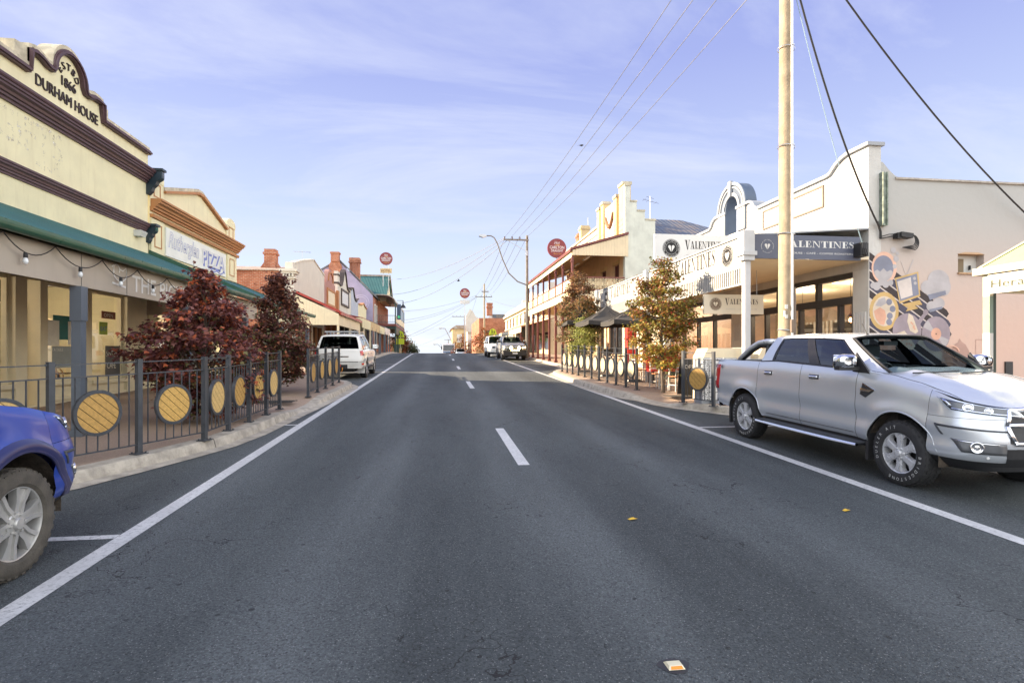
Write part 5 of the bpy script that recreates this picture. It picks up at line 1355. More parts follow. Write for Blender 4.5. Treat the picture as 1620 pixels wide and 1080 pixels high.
for k in range(3): b.tube([(10.55 + .05 * k, 12.66, 4.55), (10.50 + .05 * k, 12.62, 4.40), (10.55 + .06 * k, 12.64, 4.26), (10.62 + .02 * k, 12.68, 4.22)], .012, 5)
b.build('meter_housing', BLACK, va)
# pendant lamps: caged, lit
WARM = M('lit_filament', (1, .55, .2), .5, emit=(1.0, .45, .12), estr=14)
for (x, y, z, lab) in ((11.9, 14.75, 2.72, 'caged pendant lamp lit in the cafe window nearest the mural corner'), (11.9, 16.9, 2.75, 'caged pendant lamp lit in the cafe window behind the big pole'), (11.8, 20.6, 2.85, 'caged pendant lamp lit behind the dark cafe doors')):
    r = empty('pendant_lamp', (x, y, z), 0, lab, 'pendant lamp', 'caged pendant lamps in the cafe')
    T = Matrix.Translation((x, y, z))
    b = MB(); b.tube([(x, y, z + .22), (x, y, 3.98)], .006, 5); b.lathe([(0, .22), (.03, .2), (.03, .1), (0, .1)], T, 10); b.build('cord', CABLE, r)
    b = MB()
    for k in range(8):
        a = 2 * pi * k / 8; b.tube([T @ Vector((.03 * cos(a), .03 * sin(a), .2)), T @ Vector((.15 * cos(a), .15 * sin(a), -.02)), T @ Vector((.08 * cos(a), .08 * sin(a), -.14))], .005, 4)
    b.build('cage', BLACK, r)
    b = MB(); b.lathe([(0, .1), (.02, .08), (.045, .02), (.03, -.03), (0, -.045)], T, 12); b.build('bulb', WARM, r, smooth=True)
b = MB()
for k in range(46): b.box(16.86, 16.9, 13.6 + .27 * k, 13.72 + .27 * k, 2.3, 3.2)
b.build('wall_batten', WHITE, va)
b = MB()
for y in (14.6, 16.6, 18.0, 20.8, 23.2): b.box(16.84, 16.858, y, y + 1.1, 2.35, 3.1)
b.build('menu_board', M('menu_board', (.05, .045, .04), .7), va)
random.seed(8); b = MB()
for k in range(44):
    y = 14.55 + .158 * k; h = random.uniform(.12, .34); w = random.uniform(.03, .07); x = random.uniform(15.08, 15.5)
    b.lathe([(0, 0), (w, 0), (w, h * .7), (w * .5, h), (0, h)], Matrix.Translation((x, y, 1.855)), 8, k % 3)
b.build('counter_ware', [WHITE, M('brown_jar', (.20, .11, .05), .4), BLACK], va)
DOWN = M('lit_downlight', (1, .9, .7), .4, emit=(1., .80, .52), estr=12)
for x, y in ((12.2, 14.2), (12.4, 16.0), (12.4, 17.8), (12.4, 20.6), (12.4, 22.8), (12.4, 25.0), (14.4, 15.2), (14.4, 17.2), (14.4, 21.6), (14.4, 24.0)):
    b = MB(); b.lathe([(0, -.004), (.075, -.004), (.085, 0)], Matrix.Translation((x, y, 3.978)) , 14); b.build('downlight', DOWN, va)
for i, (x, y) in enumerate(((13.0, 15.6), (13.0, 18.2), (13.0, 22.0), (13.0, 24.6))):
    ld = bpy.data.lights.new('cafe_lamp', 'POINT'); ld.energy = 55; ld.color = (1., .80, .55); ld.shadow_soft_size = .25
    lo_ = bpy.data.objects.new('cafe_lamp', ld); COL.objects.link(lo_); lo_.location = (x, y, 3.45)
# ------------------------------------------------------------------ RIGHT: two-storey verandah hotel
HX, HY0, HY1 = 10.75, 30.6, 46.0
ho = empty('verandah_hotel', (HX, 38, zr(38) + .15), 0, 'cream two-storey hotel with a deep maroon-posted verandah and stepped parapet', 'hotel building')
hg = zr(31)
b = MB()
up = [(32.2 + 2.6 * k, 33.2 + 2.6 * k, 5.5, 7.15) for k in range(5)]
lo = [(31.6, 34.2, hg + .8, hg + 2.9), (35.2, 36.2, hg + .2, hg + 2.8), (37.2, 38.8, hg + 1.0, hg + 2.9), (40.0, 41.0, hg + .2, hg + 2.9), (42.2, 44.4, hg + 1.0, hg + 2.9)]
wall(b, 'x', HX, HX + .35, HY0 + .3, HY1, hg - .3, 8.6, up + lo)
b.build('front_wall', APRICOT, ho)
b = MB()
b.box(HX, HX + .35, HY0 + .3, HY1, 8.6, 9.9)
b.box(HX, HX + .3, 36.3, HY1, 9.9, 10.3)
b.build('parapet', OFFWH, ho)
b = MB(); b.prism([(HX - .1, 10.28), (HX + .4, 10.28), (HX + .4, 10.5), (HX - .1, 10.42)], 'y', 36.4, HY1); b.box(HX - .06, HX, 36.4, HY1, 9.85, 9.97); b.build('parapet_coping', COPE, ho)
b = MB()
for y0, y1, zt in ((31.0, 31.75, 11.55), (32.2, 32.75, 11.15), (34.9, 35.45, 11.45), (35.75, 36.3, 11.3)):
    b = MB(); b.box(HX - .16, HX + .3, y0, y1, 8.4, zt, 0); b.box(HX - .22, HX + .36, y0 - .06, y1 + .06, zt, zt + .16, 1); b.build('parapet_pier', [OCHRE, COPE], ho)
for q in ((31.75, 32.2), (35.45, 35.75)):
    b = MB(); b.box(HX - .02, HX + .28, q[0], q[1], 8.4, 10.9, 0); b.build('pier_infill', OCHRE, ho)
b = MB(); b.box(HX - .04, HX + .3, 32.75, 34.9, 8.6, 11.1); b.build('parapet_panel', WHITE, ho)
b = MB()
b.tube([(HX - .10, 33.0 + .16 * i, 10.45 - .75 * sin(pi * i / 10)) for i in range(11)], .11, 8); b.build('swag', M('brown_swag_moulding', (.22, .12, .06), .7), ho)
b = MB(); b.text('HOTEL', .62, face_x(HX - .005, 40.3, 9.0, -1), 'C', width=3.0); b.build('lettering', M('faded_red_letter', (.42, .16, .12), .7), ho)
b = MB()
st_ = [(HX - .18, hg - .3), (HX - .18, 11.35), (HX + .12, 11.35), (HX + .12, 10.45), (HX + .52, 10.45), (HX + .52, 9.92), (HX + 1.0, 9.92), (HX + 1.0, 9.42), (HX + 1.62, 9.42), (HX + 1.62, 8.6), (19, 8.6), (19, hg - .3)]
b.prism(st_, 'y', HY0, HY0 + .3)
b.build('side_wall', GREENSTAIN, ho)
b = MB()
for x0, x1, z in ((HX - .2, HX + .14, 11.35), (HX + .14, HX + .54, 10.45), (HX + .54, HX + 1.02, 9.92), (HX + 1.02, HX + 1.66, 9.42)): b.box(x0, x1, HY0 - .04, HY0 + .34, z, z + .09)
b.build('step_capping', COPE, ho)
b = MB(); b.box(18.7, 19, HY0 + .3, HY1, hg - .3, 8.5); b.box(HX + .35, 18.7, HY1 - .3, HY1, hg - .3, 8.5); b.build('rear_wall', BRICK_X, ho)
b = MB(); b.add([(HX + .5, 31.4, 8.6), (19.3, 31.4, 8.6), (19.3, HY1, 8.6), (HX + .5, HY1, 8.6), (13.6, 35.6, 10.75), (16.2, 35.6, 10.75), (16.2, 42, 10.75), (13.6, 42, 10.75)], [(0, 1, 5, 4), (1, 2, 6, 5), (2, 3, 7, 6), (3, 0, 4, 7), (4, 5, 6, 7)]); b.build('hip_roof', SLATETIN, ho)
b = MB(); b.bar((HX + .6, 31.36, 8.62), (19.3, 31.36, 8.62), .14); b.build('roof_gutter', MAROON, ho)
for y, z in ((44.2, 11.6), (43.2, 12.0)):
    b = MB(); b.box(11.3, 12.0, y, y + .7, 8.8, z); b.box(11.24, 12.06, y - .06, y + .76, z - .3, z - .15); b.build('chimney', OCHRE if y < 44 else BRICK_Y, ho)
b = MB(); b.tube([(11.9, 43.4, 11.9), (11.9, 43.4, 12.7)], .05, 6); b.build('chimney_flue', STEEL, ho)
b = MB()
b.tube([(13.6, 34.5, 9.8), (13.6, 34.5, 11.95)], .014, 5); b.tube([(13.1, 34.5, 11.75), (14.2, 34.5, 11.5)], .012, 4)
for k in range(4): b.tube([(13.2 + .25 * k, 34.2, 11.72 - .06 * k), (13.2 + .25 * k, 34.8, 11.72 - .06 * k)], .01, 4)
b.tube([(13.35, 34.5, 11.92), (13.85, 34.5, 11.8)], .014, 4)
b.build('aerial', STEEL, ho)
for y0, y1, z0, z1 in up + lo:
    b = MB(); b.box(HX + .16, HX + .19, y0, y1, z0, z1); w = b.build('window' if y1 - y0 > 1.2 or z0 > 5 else 'door', DARKGLASS, ho)
    b = MB(); b.box(HX + .08, HX + .16, y0, y0 + .08, z0, z1); b.box(HX + .08, HX + .16, y1 - .08, y1, z0, z1); b.box(HX + .08, HX + .16, (y0 + y1) / 2 - .03, (y0 + y1) / 2 + .03, z0, z1); b.build('sash', MAROON if z0 > 5 else DKTRIM, w)
    b = MB(); b.box(HX - .04, HX, y0 - .16, y1 + .16, z1, z1 + .22); b.build('lintel', OCHRE, w)
VX = 7.5
b = MB(); b.prism([(HX, 8.62), (VX - .1, 7.66), (VX - .1, 7.60), (HX, 8.56)], 'y', HY0 - .05, HY1); vr = b.build('verandah_roof', REDROOF, ho)
b = MB(); b.prism([(HX - .02, 8.54), (VX - .02, 7.58), (VX - .02, 7.52), (HX - .02, 8.48)], 'y', HY0 + .02, HY1)
for k in range(16): yk = HY0 + .3 + k * 1.0; b.prism([(HX - .02, 8.47), (VX + .05, 7.51), (VX + .05, 7.40), (HX - .02, 8.36)], 'y', yk, yk + .07)
b.build('verandah_lining', APRICOT, vr)
b = MB(); b.box(VX - .14, VX - .08, HY0 - .06, HY1, 7.52, 7.68); b.prism([(HX, 8.70), (VX - .14, 7.72), (VX - .14, 7.60), (HX, 8.56)], 'y', HY0 - .12, HY0 - .052); b.build('verandah_gutter', MAROON, vr)
b = MB(); b.box(VX - .06, VX, HY0, HY1, 7.20, 7.46); b.build('verandah_beam', CREAM2, vr)
b = MB()
n = 20
for i in range(n):
    xa, xb = VX + (HX - VX) * i / n, VX + (HX - VX) * (i + .96) / n
    zz = lambda x: 7.60 + (x - VX) * (.96 / 3.35)
    b.prism([(xa, 7.32), (xb, 7.32), (xb, zz(xb)), (xa, zz(xa))], 'y', HY0 - .05, HY0 - .01)
b.build('gable_boards', M('gable_board_paint', (.66, .54, .36), .6, var=.06), vr)
b = MB(); b.box(VX - .02, HX - .02, HY0, HY1, 5.18, 5.30, 0); b.box(VX + .1, HX - .02, HY0 + .02, HY1, 5.02, 5.10, 1); b.build('balcony_floor', [DKTRIM, OCHRE], ho)
b = MB(); b.box(VX - .06, VX - .01, HY0, HY1, 4.90, 5.36); b.box(VX, HX - .02, HY0 - .02, HY0 + .03, 4.9, 5.3); b.build('balcony_fascia', CREAM2, ho)
py = [30.65, 33.0, 35.05, 37.15, 39.3, 41.5, 43.7, 45.9]
for y in py:
    b = MB(); b.box(VX - .07, VX + .07, y - .07, y + .07, zr(y) + .15, 4.9); b.box(VX - .055, VX + .055, y - .055, y + .055, 5.36, 7.30); b.box(VX - .10, VX + .10, y - .10, y + .10, zr(y) + .15, zr(y) + .3)
    b.box(VX - .1, VX + .1, y - .1, y + .1, 4.62, 4.70); b.box(VX - .09, VX + .09, y - .09, y + .09, 6.95, 7.02)
    b.build('verandah_post', MAROON, ho)
for a, c in zip(py[:-1], py[1:]):
    b = MB()
    for z0, z1 in ((5.42, 5.47), (6.04, 6.10)): b.box(VX - .035, VX + .035, a + .06, c - .06, z0, z1, 1)
    for k in range(6): b.box(VX - .012, VX + .012, a + .06, c - .06, 5.48 + .095 * k, 5.555 + .095 * k, 0)
    b.build('balustrade', [CREAM2, MAROON], ho)
# lace panel across the near end of the balcony
b = MB()
b.box(VX + .08, HX - .2, HY0 - .01, HY0 + .04, 6.06, 6.13, 1); b.box(VX + .08, HX - .2, HY0 - .01, HY0 + .04, 5.36, 5.42, 1)
nn = 11
for k in range(nn):
    xc = VX + .2 + (HX - VX - .4) * k / (nn - 1)
    for r_ in (.12, .06): b.ribbon([(xc + p, 5.74 + q * 1.7) for p, q in arc(0, 0, r_, r_, 0, 2 * pi, 12)], .022, 'y', HY0, HY0 + .02, 0)
    b.box(xc - .008, xc + .008, HY0, HY0 + .02, 5.42, 6.06, 0)
    for dz in (-.27, .27): b.ribbon([(xc + p, 5.74 + dz + q) for p, q in arc(.14, 0, .05, .05, 0, 2 * pi, 8)], .018, 'y', HY0, HY0 + .02, 0)
b.build('lace_panel', [CREAM2, MAROON], ho)
for y in (32.5, 35, 37.6, 40.2):
    b = MB(); b.box(8.9, 9.05, y, y + 1.2, 7.55, 7.62); b.build('ceiling_batten_lamp', WHITES, vr)
b = MB(); b.box(10.60, 10.75, 35.3, 36.1, hg + 2.95, hg + 3.35, 0); b.text('BAR', .25, face_x(10.597, 35.7, hg + 3.02, -1), 'C', 1, width=.5); b.build('door_sign', [REDPAINT, WHITES], ho)
bs = empty('verandah_sign', (7.42, 34.4, 8.4), 0, 'round wine red beer sign standing on the verandah roof of the cream hotel', 'beer sign', 'round beer signs')
beer_sign(bs, 7.42, 34.4, 8.42, .60)
b = MB(); b.tube([(7.42, 34.48, 7.6), (7.42, 34.48, 8.0)], .04, 6); b.tube([(7.42, 34.48, 8.3), (8.6, 34.48, 7.96)], .025, 5); b.build('sign_bracket', STEEL, bs)
# red pier and dark post between the cafe and the hotel
rp = empty('red_brick_pier', (10.3, 28.6, zr(28) + .15), 0, 'bright red brick pier with white notices under the end of the cafe awning', 'pier')
b = MB(); b.box(9.95, 10.45, 28.4, 28.9, zr(28), 3.9); b.build('pier_body', M_brick('scarlet_brick', 'y', (.50, .03, .025), (.42, .025, .02), (.35, .03, .03)), rp)
b = MB(); b.box(10.02, 10.38, 28.385, 28.4, 2.0, 2.45); b.box(10.02, 10.38, 28.385, 28.4, 1.4, 1.75); b.build('notice', WHITES, rp)
lw = empty('lane_wall', (10.9, 28.5, zr(28) + .15), 0, 'pale panelled wall with tall curtained windows between the cafe and the hotel', 'wall')
b = MB(); wall(b, 'x', 10.9, 11.1, 26.45, 30.58, .6, 4.4, [(26.9, 27.8, 1.4, 3.4), (29.1, 30.3, 1.4, 3.4)]); b.build('wall_face', CREAM2, lw)
for y0, y1 in ((26.9, 27.8), (29.1, 30.3)):
    b = MB(); b.box(11.0, 11.02, y0, y1, 1.4, 3.4); b.build('curtained_window', M('pale_curtain', (.62, .58, .47), .9, var=.15, scale=8), lw)
# ------------------------------------------------------------------ RIGHT: shops and houses up the hill
def block(name, label, cat, x0, x1, y0, y1, zb_, zt, mat, parts, group='buildings up the right side of the street'):
    r = empty(name, ((x0 + x1) / 2, (y0 + y1) / 2, zb_), 0, label, cat, group)
    b = MB(); b.box(x0, x1, y0, y1, zb_, zt); b.build('wall', mat, r)
    parts(r)
    return r
def vic(r):
    b = MB()
    for z0, z1, p in ((7.3, 7.55, .35), (6.9, 7.0, .15), (5.4, 5.5, .12)): b.box(10.6 - p, 10.6, 52, 88, z0, z1)
    b.box(10.55, 10.9, 52, 88, 7.55, 8.1); b.prism([(60, 8.1), (63, 8.9), (66, 8.1)], 'x', 10.55, 10.9); b.box(10.5, 11.0, 51.9, 52.6, 7.5, 8.6); b.box(10.5, 11.0, 69, 69.6, 7.5, 8.5)
    b.build('cornice', OFFWH, r)
    for k in range(10):
        y = 53.5 + 3.4 * k
        b = MB(); b.box(10.57, 10.6, y, y + 1.1, 5.6, 6.8); w = b.build('window', DARKGLASS, r)
        b = MB(); b.box(10.48, 10.6, y - .15, y + 1.25, 6.8, 6.95); b.box(10.48, 10.6, y - .15, y + 1.25, 5.45, 5.6); b.build('sill', OCHRE, w)
    b = MB(); b.prism([(10.6, 5.1), (7.5, 4.3), (7.5, 4.24), (10.6, 5.04)], 'y', 50, 76); aw = b.build('verandah_roof', M_ribbed('rust_red_roof', (.34, .12, .06), 'y', .2, .6), r)
    b = MB(); b.box(7.46, 7.52, 50, 76, 3.75, 4.24); b.build('fascia', CREAM2, aw)
    for y in (50.3, 55, 60, 65, 70, 75.6):
        b = MB(); b.box(7.45, 7.57, y - .06, y + .06, zr(y) + .1, 3.75); b.build('verandah_post', MAROON, aw)
    for k in range(6):
        y = 52.4 + 4 * k
        b = MB(); b.box(10.57, 10.6, y, y + 2.2, 2.2, 3.9); b.build('shop_window', DARKGLASS, r)
block('parapet_shops', 'long cream shop row with a bracketed parapet and rust red verandah', 'shop building', 10.6, 18, 52, 88, 1.4, 7.6, CREAM, vic)
def redb(r):
    b = MB(); b.box(8.0, 8.9, 91.4, 92.2, 8.1, 9.9); b.box(7.9, 9.0, 91.3, 92.3, 9.4, 9.6); b.box(7.95, 8.95, 91.35, 92.25, 9.9, 10.2); b.build('chimney', BRICK_Y, r)
    b = MB(); b.box(8.9, 15, 91, 99, 7.6, 8.3); b.build('tin_roof', SLATETIN, r)
    b = MB(); b.box(7.7, 9.2, 89.97, 90.0, 3.6, 5.6); b.build('window', DARKGLASS, r)
    b = MB(); b.box(11, 16, 89.9, 90.0, 6.2, 7.4); b.build('cream_band', CREAM, r)
block('brick_shop', 'red brick corner building with a capped chimney behind the yellow crossing sign', 'shop building', 6.6, 18, 90, 110, .8, 7.6, BRICK_Y, redb)
def whitep(r):
    b = MB(); b.prism([(5.6, 6.2), (5.6, 9.4), (6.4, 10.9), (7.0, 10.5), (7.6, 9.4), (8.6, 8.8), (8.6, 6.2)], 'y', 113.0, 113.4); b.build('scroll_parapet', OFFWH, r)
    b = MB(); b.prism([(5.5, 4.2), (9, 4.2), (9, 5.0), (7.5, 5.6)], 'y', 112.4, 112.9); b.build('white_gable', WHITE, r)  # gable in plain white paint
block('scroll_parapet_shop', 'white scroll-topped shop behind the red brick corner building', 'shop building', 6.0, 14, 113.4, 121, -.4, 6.5, OFFWH, whitep)
def creamh(r):
    b = MB(); b.prism([(1.6 + 1.2, 7.4), (4, 8.2), (8.2, 8.2), (8.7, 7.4)], 'y', 124.6, 140); b.build('tin_roof', RUSTTIN, r)
    for x0 in (4.2, 6.2):
        b = MB(); b.box(x0, x0 + 1.1, 124.9, 125, 4.4, 6.2); w = b.build('window', WHITE, r)
        b = MB(); b.box(x0 + 1.1, x0 + 1.5, 124.88, 125, 4.2, 6.4); b.build('shutter', TERRA, w)
    b = MB(); b.prism([(5.5, 3.4), (7.6, 4.4), (9.5, 3.4)], 'y', 121, 124); b.build('porch_roof', SLATETIN, r)
block('cream_house', 'cream two-storey house with a shallow tin roof near the crest of the road', 'house', 3.2, 8.4, 125, 139, -.8, 7.4, OCHRE, creamh)
def bsign(r):
    beer_sign(r, 5.0, 105, 13.2, .95)
    b = MB(); b.tube([(5, 105.1, 0), (5, 105.1, 12.4)], .09, 6); b.build('sign_pole', STEEL, r)
    b = MB(); b.box(4.1, 5.9, 104.95, 105.05, 11.2, 11.9); b.build('name_board', WHITE, r)
r = empty('pole_sign', (5, 105, .8), 0, 'round wine red beer sign on a tall pole above the distant houses', 'beer sign', 'round beer signs'); bsign(r)
# ------------------------------------------------------------------ fences with barrel-end discs
def fence(name, label, pts, group=None, tim=None, skip=()):
    c = pts[len(pts) // 2]
    r = empty(name, (c[0], c[1], zr(c[1]) + .15), 0, label, 'fence', group)
    for k, (x, y) in enumerate(pts):
        z = zr(y) + .152
        b = MB(); d = Vector((pts[min(k + 1, len(pts) - 1)][0] - pts[max(0, k - 1)][0], pts[min(k + 1, len(pts) - 1)][1] - pts[max(0, k - 1)][1], 0)).normalized()
        T = Matrix.Translation((x, y, z)) @ Matrix.Rotation(atan2(d.y, d.x), 4, 'Z')
        b.obox(T @ Matrix.Translation((0, 0, .64)), .065, .065, 1.28); b.obox(T @ Matrix.Translation((0, 0, .006)), .17, .15, .012); b.obox(T @ Matrix.Translation((0, 0, 1.284)), .071, .071, .008)
        for sx in (-1, 1):
            for sy in (-1, 1): b.lathe([(0, .03), (.012, .03), (.012, .01), (0, .01)], T @ Matrix.Translation((.06 * sx, .052 * sy, 0)), 6)
        b.build('post', CHAR, r)
    for k in range(len(pts) - 1):
        if k in skip: continue
        (xa, ya), (xb, yb) = pts[k], pts[k + 1]
        za, zb_ = zr(ya) + .15, zr(yb) + .15
        u = Vector((xb - xa, yb - ya, 0)); L = u.length; u.normalize(); n = Vector((u.y, -u.x, 0))
        P = lambda t, h: Vector((xa + (xb - xa) * t, ya + (yb - ya) * t, za + (zb_ - za) * t + h))
        e = .033 / L
        b = MB()
        b.bar(P(e, 1.25), P(1 - e, 1.25), .032, .014); b.bar(P(e, 1.09), P(1 - e, 1.09), .032, .016); b.bar(P(e, .13), P(1 - e, .13), .032, .016)
        for q in (.08, .92):
            b.obox(Matrix.Translation(P(e + .012 / L if q < .5 else 1 - e - .012 / L, 1.25)), .02, .02, .03)
        nb = max(5, int(L / .118))
        ct, ch = .5, .62
        for i in range(1, nb):
            t = i / nb; dx = abs(t - ct) * L
            lo_, hi_ = .138, 1.082
            if dx < .27:
                hh = sqrt(.285 ** 2 - dx ** 2)
                b.bar(P(t, lo_), P(t, ch - hh), .013); b.bar(P(t, ch + hh), P(t, hi_), .013)
            else: b.bar(P(t, lo_), P(t, hi_), .013)
        b.build('rail_panel', CHAR, r)
        # disc of timber boards inside a riveted steel hoop
        T = Matrix(((u.x, 0, n.x, 0), (u.y, 0, n.y, 0), (0, 1, 0, 0), (0, 0, 0, 1))); T.translation = P(ct, ch)
        b = MB(); R_ = .262; wd = .088
        ca_, sa_ = cos(radians(-42)), sin(radians(-42))
        kk = -R_
        while kk < R_ - .004:
            a0, a1 = kk + .004, min(kk + wd, R_) - .004
            if a1 > a0:
                poly = []
                for j in range(7): q = a0 + (a1 - a0) * j / 6; poly.append((sqrt(max(0, R_ * R_ - q * q)), q))
                poly = poly + [(-x_, q) for x_, q in poly[::-1]]
                pts2 = [(x_ * ca_ - q * sa_, x_ * sa_ + q * ca_) for x_, q in poly]
                b0 = len(b.v); b.prism(pts2, 'z', -.016, .016); b.xf(T, b0)
            kk += wd
        b0 = len(b.v); b.prism([(R_ * .97 * cos(t), R_ * .97 * sin(t)) for t in [2 * pi * i / 24 for i in range(24)]], 'z', -.006, .006, 1); b.xf(T, b0)
        dsc = b.build('barrel_disc', [tim or TIMBERS[(k * 7 + len(pts)) % 3], PLAST], r)
        b = MB(); b.lathe([(R_ + .001, -.022), (R_ + .030, -.022), (R_ + .030, .022), (R_ + .001, .022), (R_ - .012, .022), (R_ - .012, .017), (R_ + .001, .017), (R_ + .001, -.017), (R_ - .012, -.017), (R_ - .012, -.022), (R_ + .001, -.022)], T, 36)
        for i in range(18):
            t = 2 * pi * i / 18
            for s_ in (1, -1): b.lathe([(0, .028 * s_), (.007, .026 * s_), (.008, .021 * s_)], T @ Matrix.Translation(((R_ + .010) * cos(t), (R_ + .010) * sin(t), 0)), 6)
        b.build('hoop', CHAR, dsc)
    return r
fence('barrel_fence', 'dark steel fence with timber barrel discs along the left kerb by the cream shop', [(-5.5, 5.55), (-5.02, 6.38), (-4.55, 7.25), (-4.03, 8.16), (-3.56, 9.10), (-3.53, 10.0), (-3.50, 10.95), (-3.47, 11.9), (-3.45, 12.78)], 'fences with barrel discs')
fence('barrel_fence', 'dark steel fence with barrel discs on the kerb right behind the white four-wheel drive', [(-3.42, 15.36 + 1.16 * i) for i in range(5)], 'fences with barrel discs')
fence('barrel_fence', 'long dark steel fence with pale barrel discs in front of the umbrellas', [(6.06 - .26 * i / 10, 16.45 + .925 * i) for i in range(11)], 'fences with barrel discs', M('sunlit_barrel_timber', (.56, .47, .30), .6, var=.14, scale=20))  # paler timber than the shaded fences: sunlight put into the disc colour
fence('barrel_fence', 'short single-panel fence with one yellow barrel disc beside the silver pickup', [(6.03, 13.12), (6.40, 12.30)], 'fences with barrel discs')
# ------------------------------------------------------------------ trees
LEAFM = M_leaf('maple_leaf', 0)
BARK = M('grey_brown_bark', (.11, .085, .065), .9, var=.25, scale=8, bump=.5, bscale=30)
STAR = [(0, -.05), (.18, .02), (.42, -.02), (.34, .16), (.52, .42), (.26, .42), (.16, .62), (.0, 1.0), (-.16, .62), (-.26, .42), (-.52, .42), (-.34, .16), (-.42, -.02), (-.18, .02)]
OVAL = [(0, 0), (.22, .25), (.25, .55), (0, 1), (-.25, .55), (-.22, .25)]
def tree(name, label, cat, x, y, z, prof, nleaf, size, palette, seed, trunk=.05, group=None, ntip=150, shape=STAR, spread=.16, lean=(0, 0), flat=.7):
    """prof = [(height above base, crown radius)]"""
    rnd = random.Random(seed)
    r = empty(name, (x, y, z), 0, label, cat, group)
    h0, h1 = prof[0][0], prof[-1][0]
    def R(h):
        for (a, ra), (c, rc) in zip(prof[:-1], prof[1:]):
            if a <= h <= c: return ra + (rc - ra) * (h - a) / (c - a)
        return 0
    b = MB()
    b.tube([(x + lean[0] * t, y + lean[1] * t, z + (h1 - .35) * t) for t in (0, .15, .3, .5, .75, 1)], [trunk * 1.25, trunk, trunk * .9, trunk * .7, trunk * .4, .008], 8)
    tips = []
    while len(tips) < ntip:
        h = rnd.uniform(h0, h1)
        if rnd.random() > (R(h) / max(p[1] for p in prof)) ** 1.1 + .06: continue
        a = rnd.uniform(0, 2 * pi); k = rnd.random() ** .45
        rr = R(h) * k * (1 + .22 * sin(3 * a + seed) * sin(2.3 * h + seed)) * rnd.uniform(.85, 1.1)
        tips.append((Vector((x + lean[0] * h / h1 + rr * cos(a), y + lean[1] * h / h1 + rr * sin(a), z + h)), a, k, h))
    for p, a, k, h in tips:
        if rnd.random() < .55:
            hb = max(.15, h - .25 - k * R(h) * .7)
            s_ = Vector((x + lean[0] * hb / h1, y + lean[1] * hb / h1, z + hb))
            m_ = s_.lerp(p, .55) + Vector((0, 0, -.04))
            b.tube([s_, m_, p], [trunk * .28, trunk * .18, .004], 5, cap=False)
    b.build('trunk', BARK, r)
    vs, fs, cs = [], [], []
    n = len(shape)
    wts = [max(.15, .4 + k) for _, _, k, _ in tips]
    tot = sum(wts)
    for (p, a, k, h), w in zip(tips, wts):
        m = int(nleaf * w / tot) + 1
        hue = rnd.random()
        for i in range(m):
            c = p + Vector((rnd.gauss(0, spread), rnd.gauss(0, spread), rnd.gauss(0, spread * .6)))
            s = size * rnd.uniform(.65, 1.2)
            yaw = rnd.uniform(0, 2 * pi) if rnd.random() < .4 else a + rnd.gauss(0, .9)
            pit = rnd.gauss(-.45, .45); rol = rnd.gauss(0, flat * .7)
            Q = Matrix.Rotation(yaw - pi / 2, 3, 'Z') @ Matrix.Rotation(pit, 3, 'X') @ Matrix.Rotation(rol, 3, 'Y')
            col = palette(rnd, (h - h0) / (h1 - h0), k, hue)
            q0 = len(vs)
            for (px_, py_) in shape:
                vs.append(c + Q @ Vector((px_ * s, py_ * s, -.22 * s * abs(px_) - .12 * s * py_ * py_)))
                cs.extend((col[0], col[1], col[2], 1.0))
            fs.append(tuple(range(q0, q0 + n)))
    me = bpy.data.meshes.new('crown')
    off = Vector((x, y, z))
    me.from_pydata([tuple(v - off) for v in vs], [], fs)
    at = me.color_attributes.new('leaf', 'FLOAT_COLOR', 'POINT')
    at.data.foreach_set('color', cs)
    me.materials.append(LEAFM)
    o = bpy.data.objects.new('crown', me); COL.objects.link(o); o.parent = r
    KIDS.setdefault(r.name, []).append(o)
    return r
def pick(rnd, opts):
    t = rnd.random() * sum(w for w, _ in opts)
    for w, c in opts:
        t -= w
        if t <= 0: break
    v = rnd.uniform(.75, 1.3)
    return tuple(min(1, q * v) for q in c)
def pal_purple(rnd, h, k, hue):
    g = .85 * max(0, .85 - h) * (1.3 if hue > .45 else .5)
    return pick(rnd, [(1.0, (.13, .045, .045)), (.65, (.21, .07, .05)), (.22 + .2 * (h > .6), (.46, .12, .05)), (g, (.14, .12, .045)), (.16, (.28, .13, .11))])
def pal_purple2(rnd, h, k, hue):
    g = 1.1 * max(0, .85 - h) * (1.3 if hue > .4 else .6)
    return pick(rnd, [(1.0, (.13, .055, .048)), (.5, (.21, .085, .055)), (.2, (.42, .15, .08)), (g, (.13, .125, .05))])
def pal_autumn(rnd, h, k, hue):
    lo_ = max(0, .55 - h) * 2
    return pick(rnd, [(.30, (.30, .14, .045)), (.12 + .38 * h, (.22, .085, .045)), (.85 * (hue > .35) + .2, (.17, .165, .04)), (.8 * lo_ * (hue > .2) + .12, (.42, .32, .06)), (.22 * lo_, (.44, .20, .04)), (.05 * lo_, (.45, .06, .03))])
def pal_autumn2(rnd, h, k, hue):
    return pick(rnd, [(.6, (.17, .085, .05)), (.35, (.26, .13, .055)), (.8 * (h < .65) + .15, (.13, .125, .045)), (.2, (.34, .20, .08))])
def pal_lime(rnd, h, k, hue): return pick(rnd, [(1, (.30, .34, .09)), (.6, (.42, .42, .15)), (.3, (.18, .22, .05))])
def pal_rust(rnd, h, k, hue): return pick(rnd, [(1, (.19, .06, .025)), (.5, (.32, .12, .03)), (.3, (.08, .05, .02))])
def pal_green(rnd, h, k, hue): return pick(rnd, [(1, (.05, .07, .03)), (.6, (.08, .10, .04))])
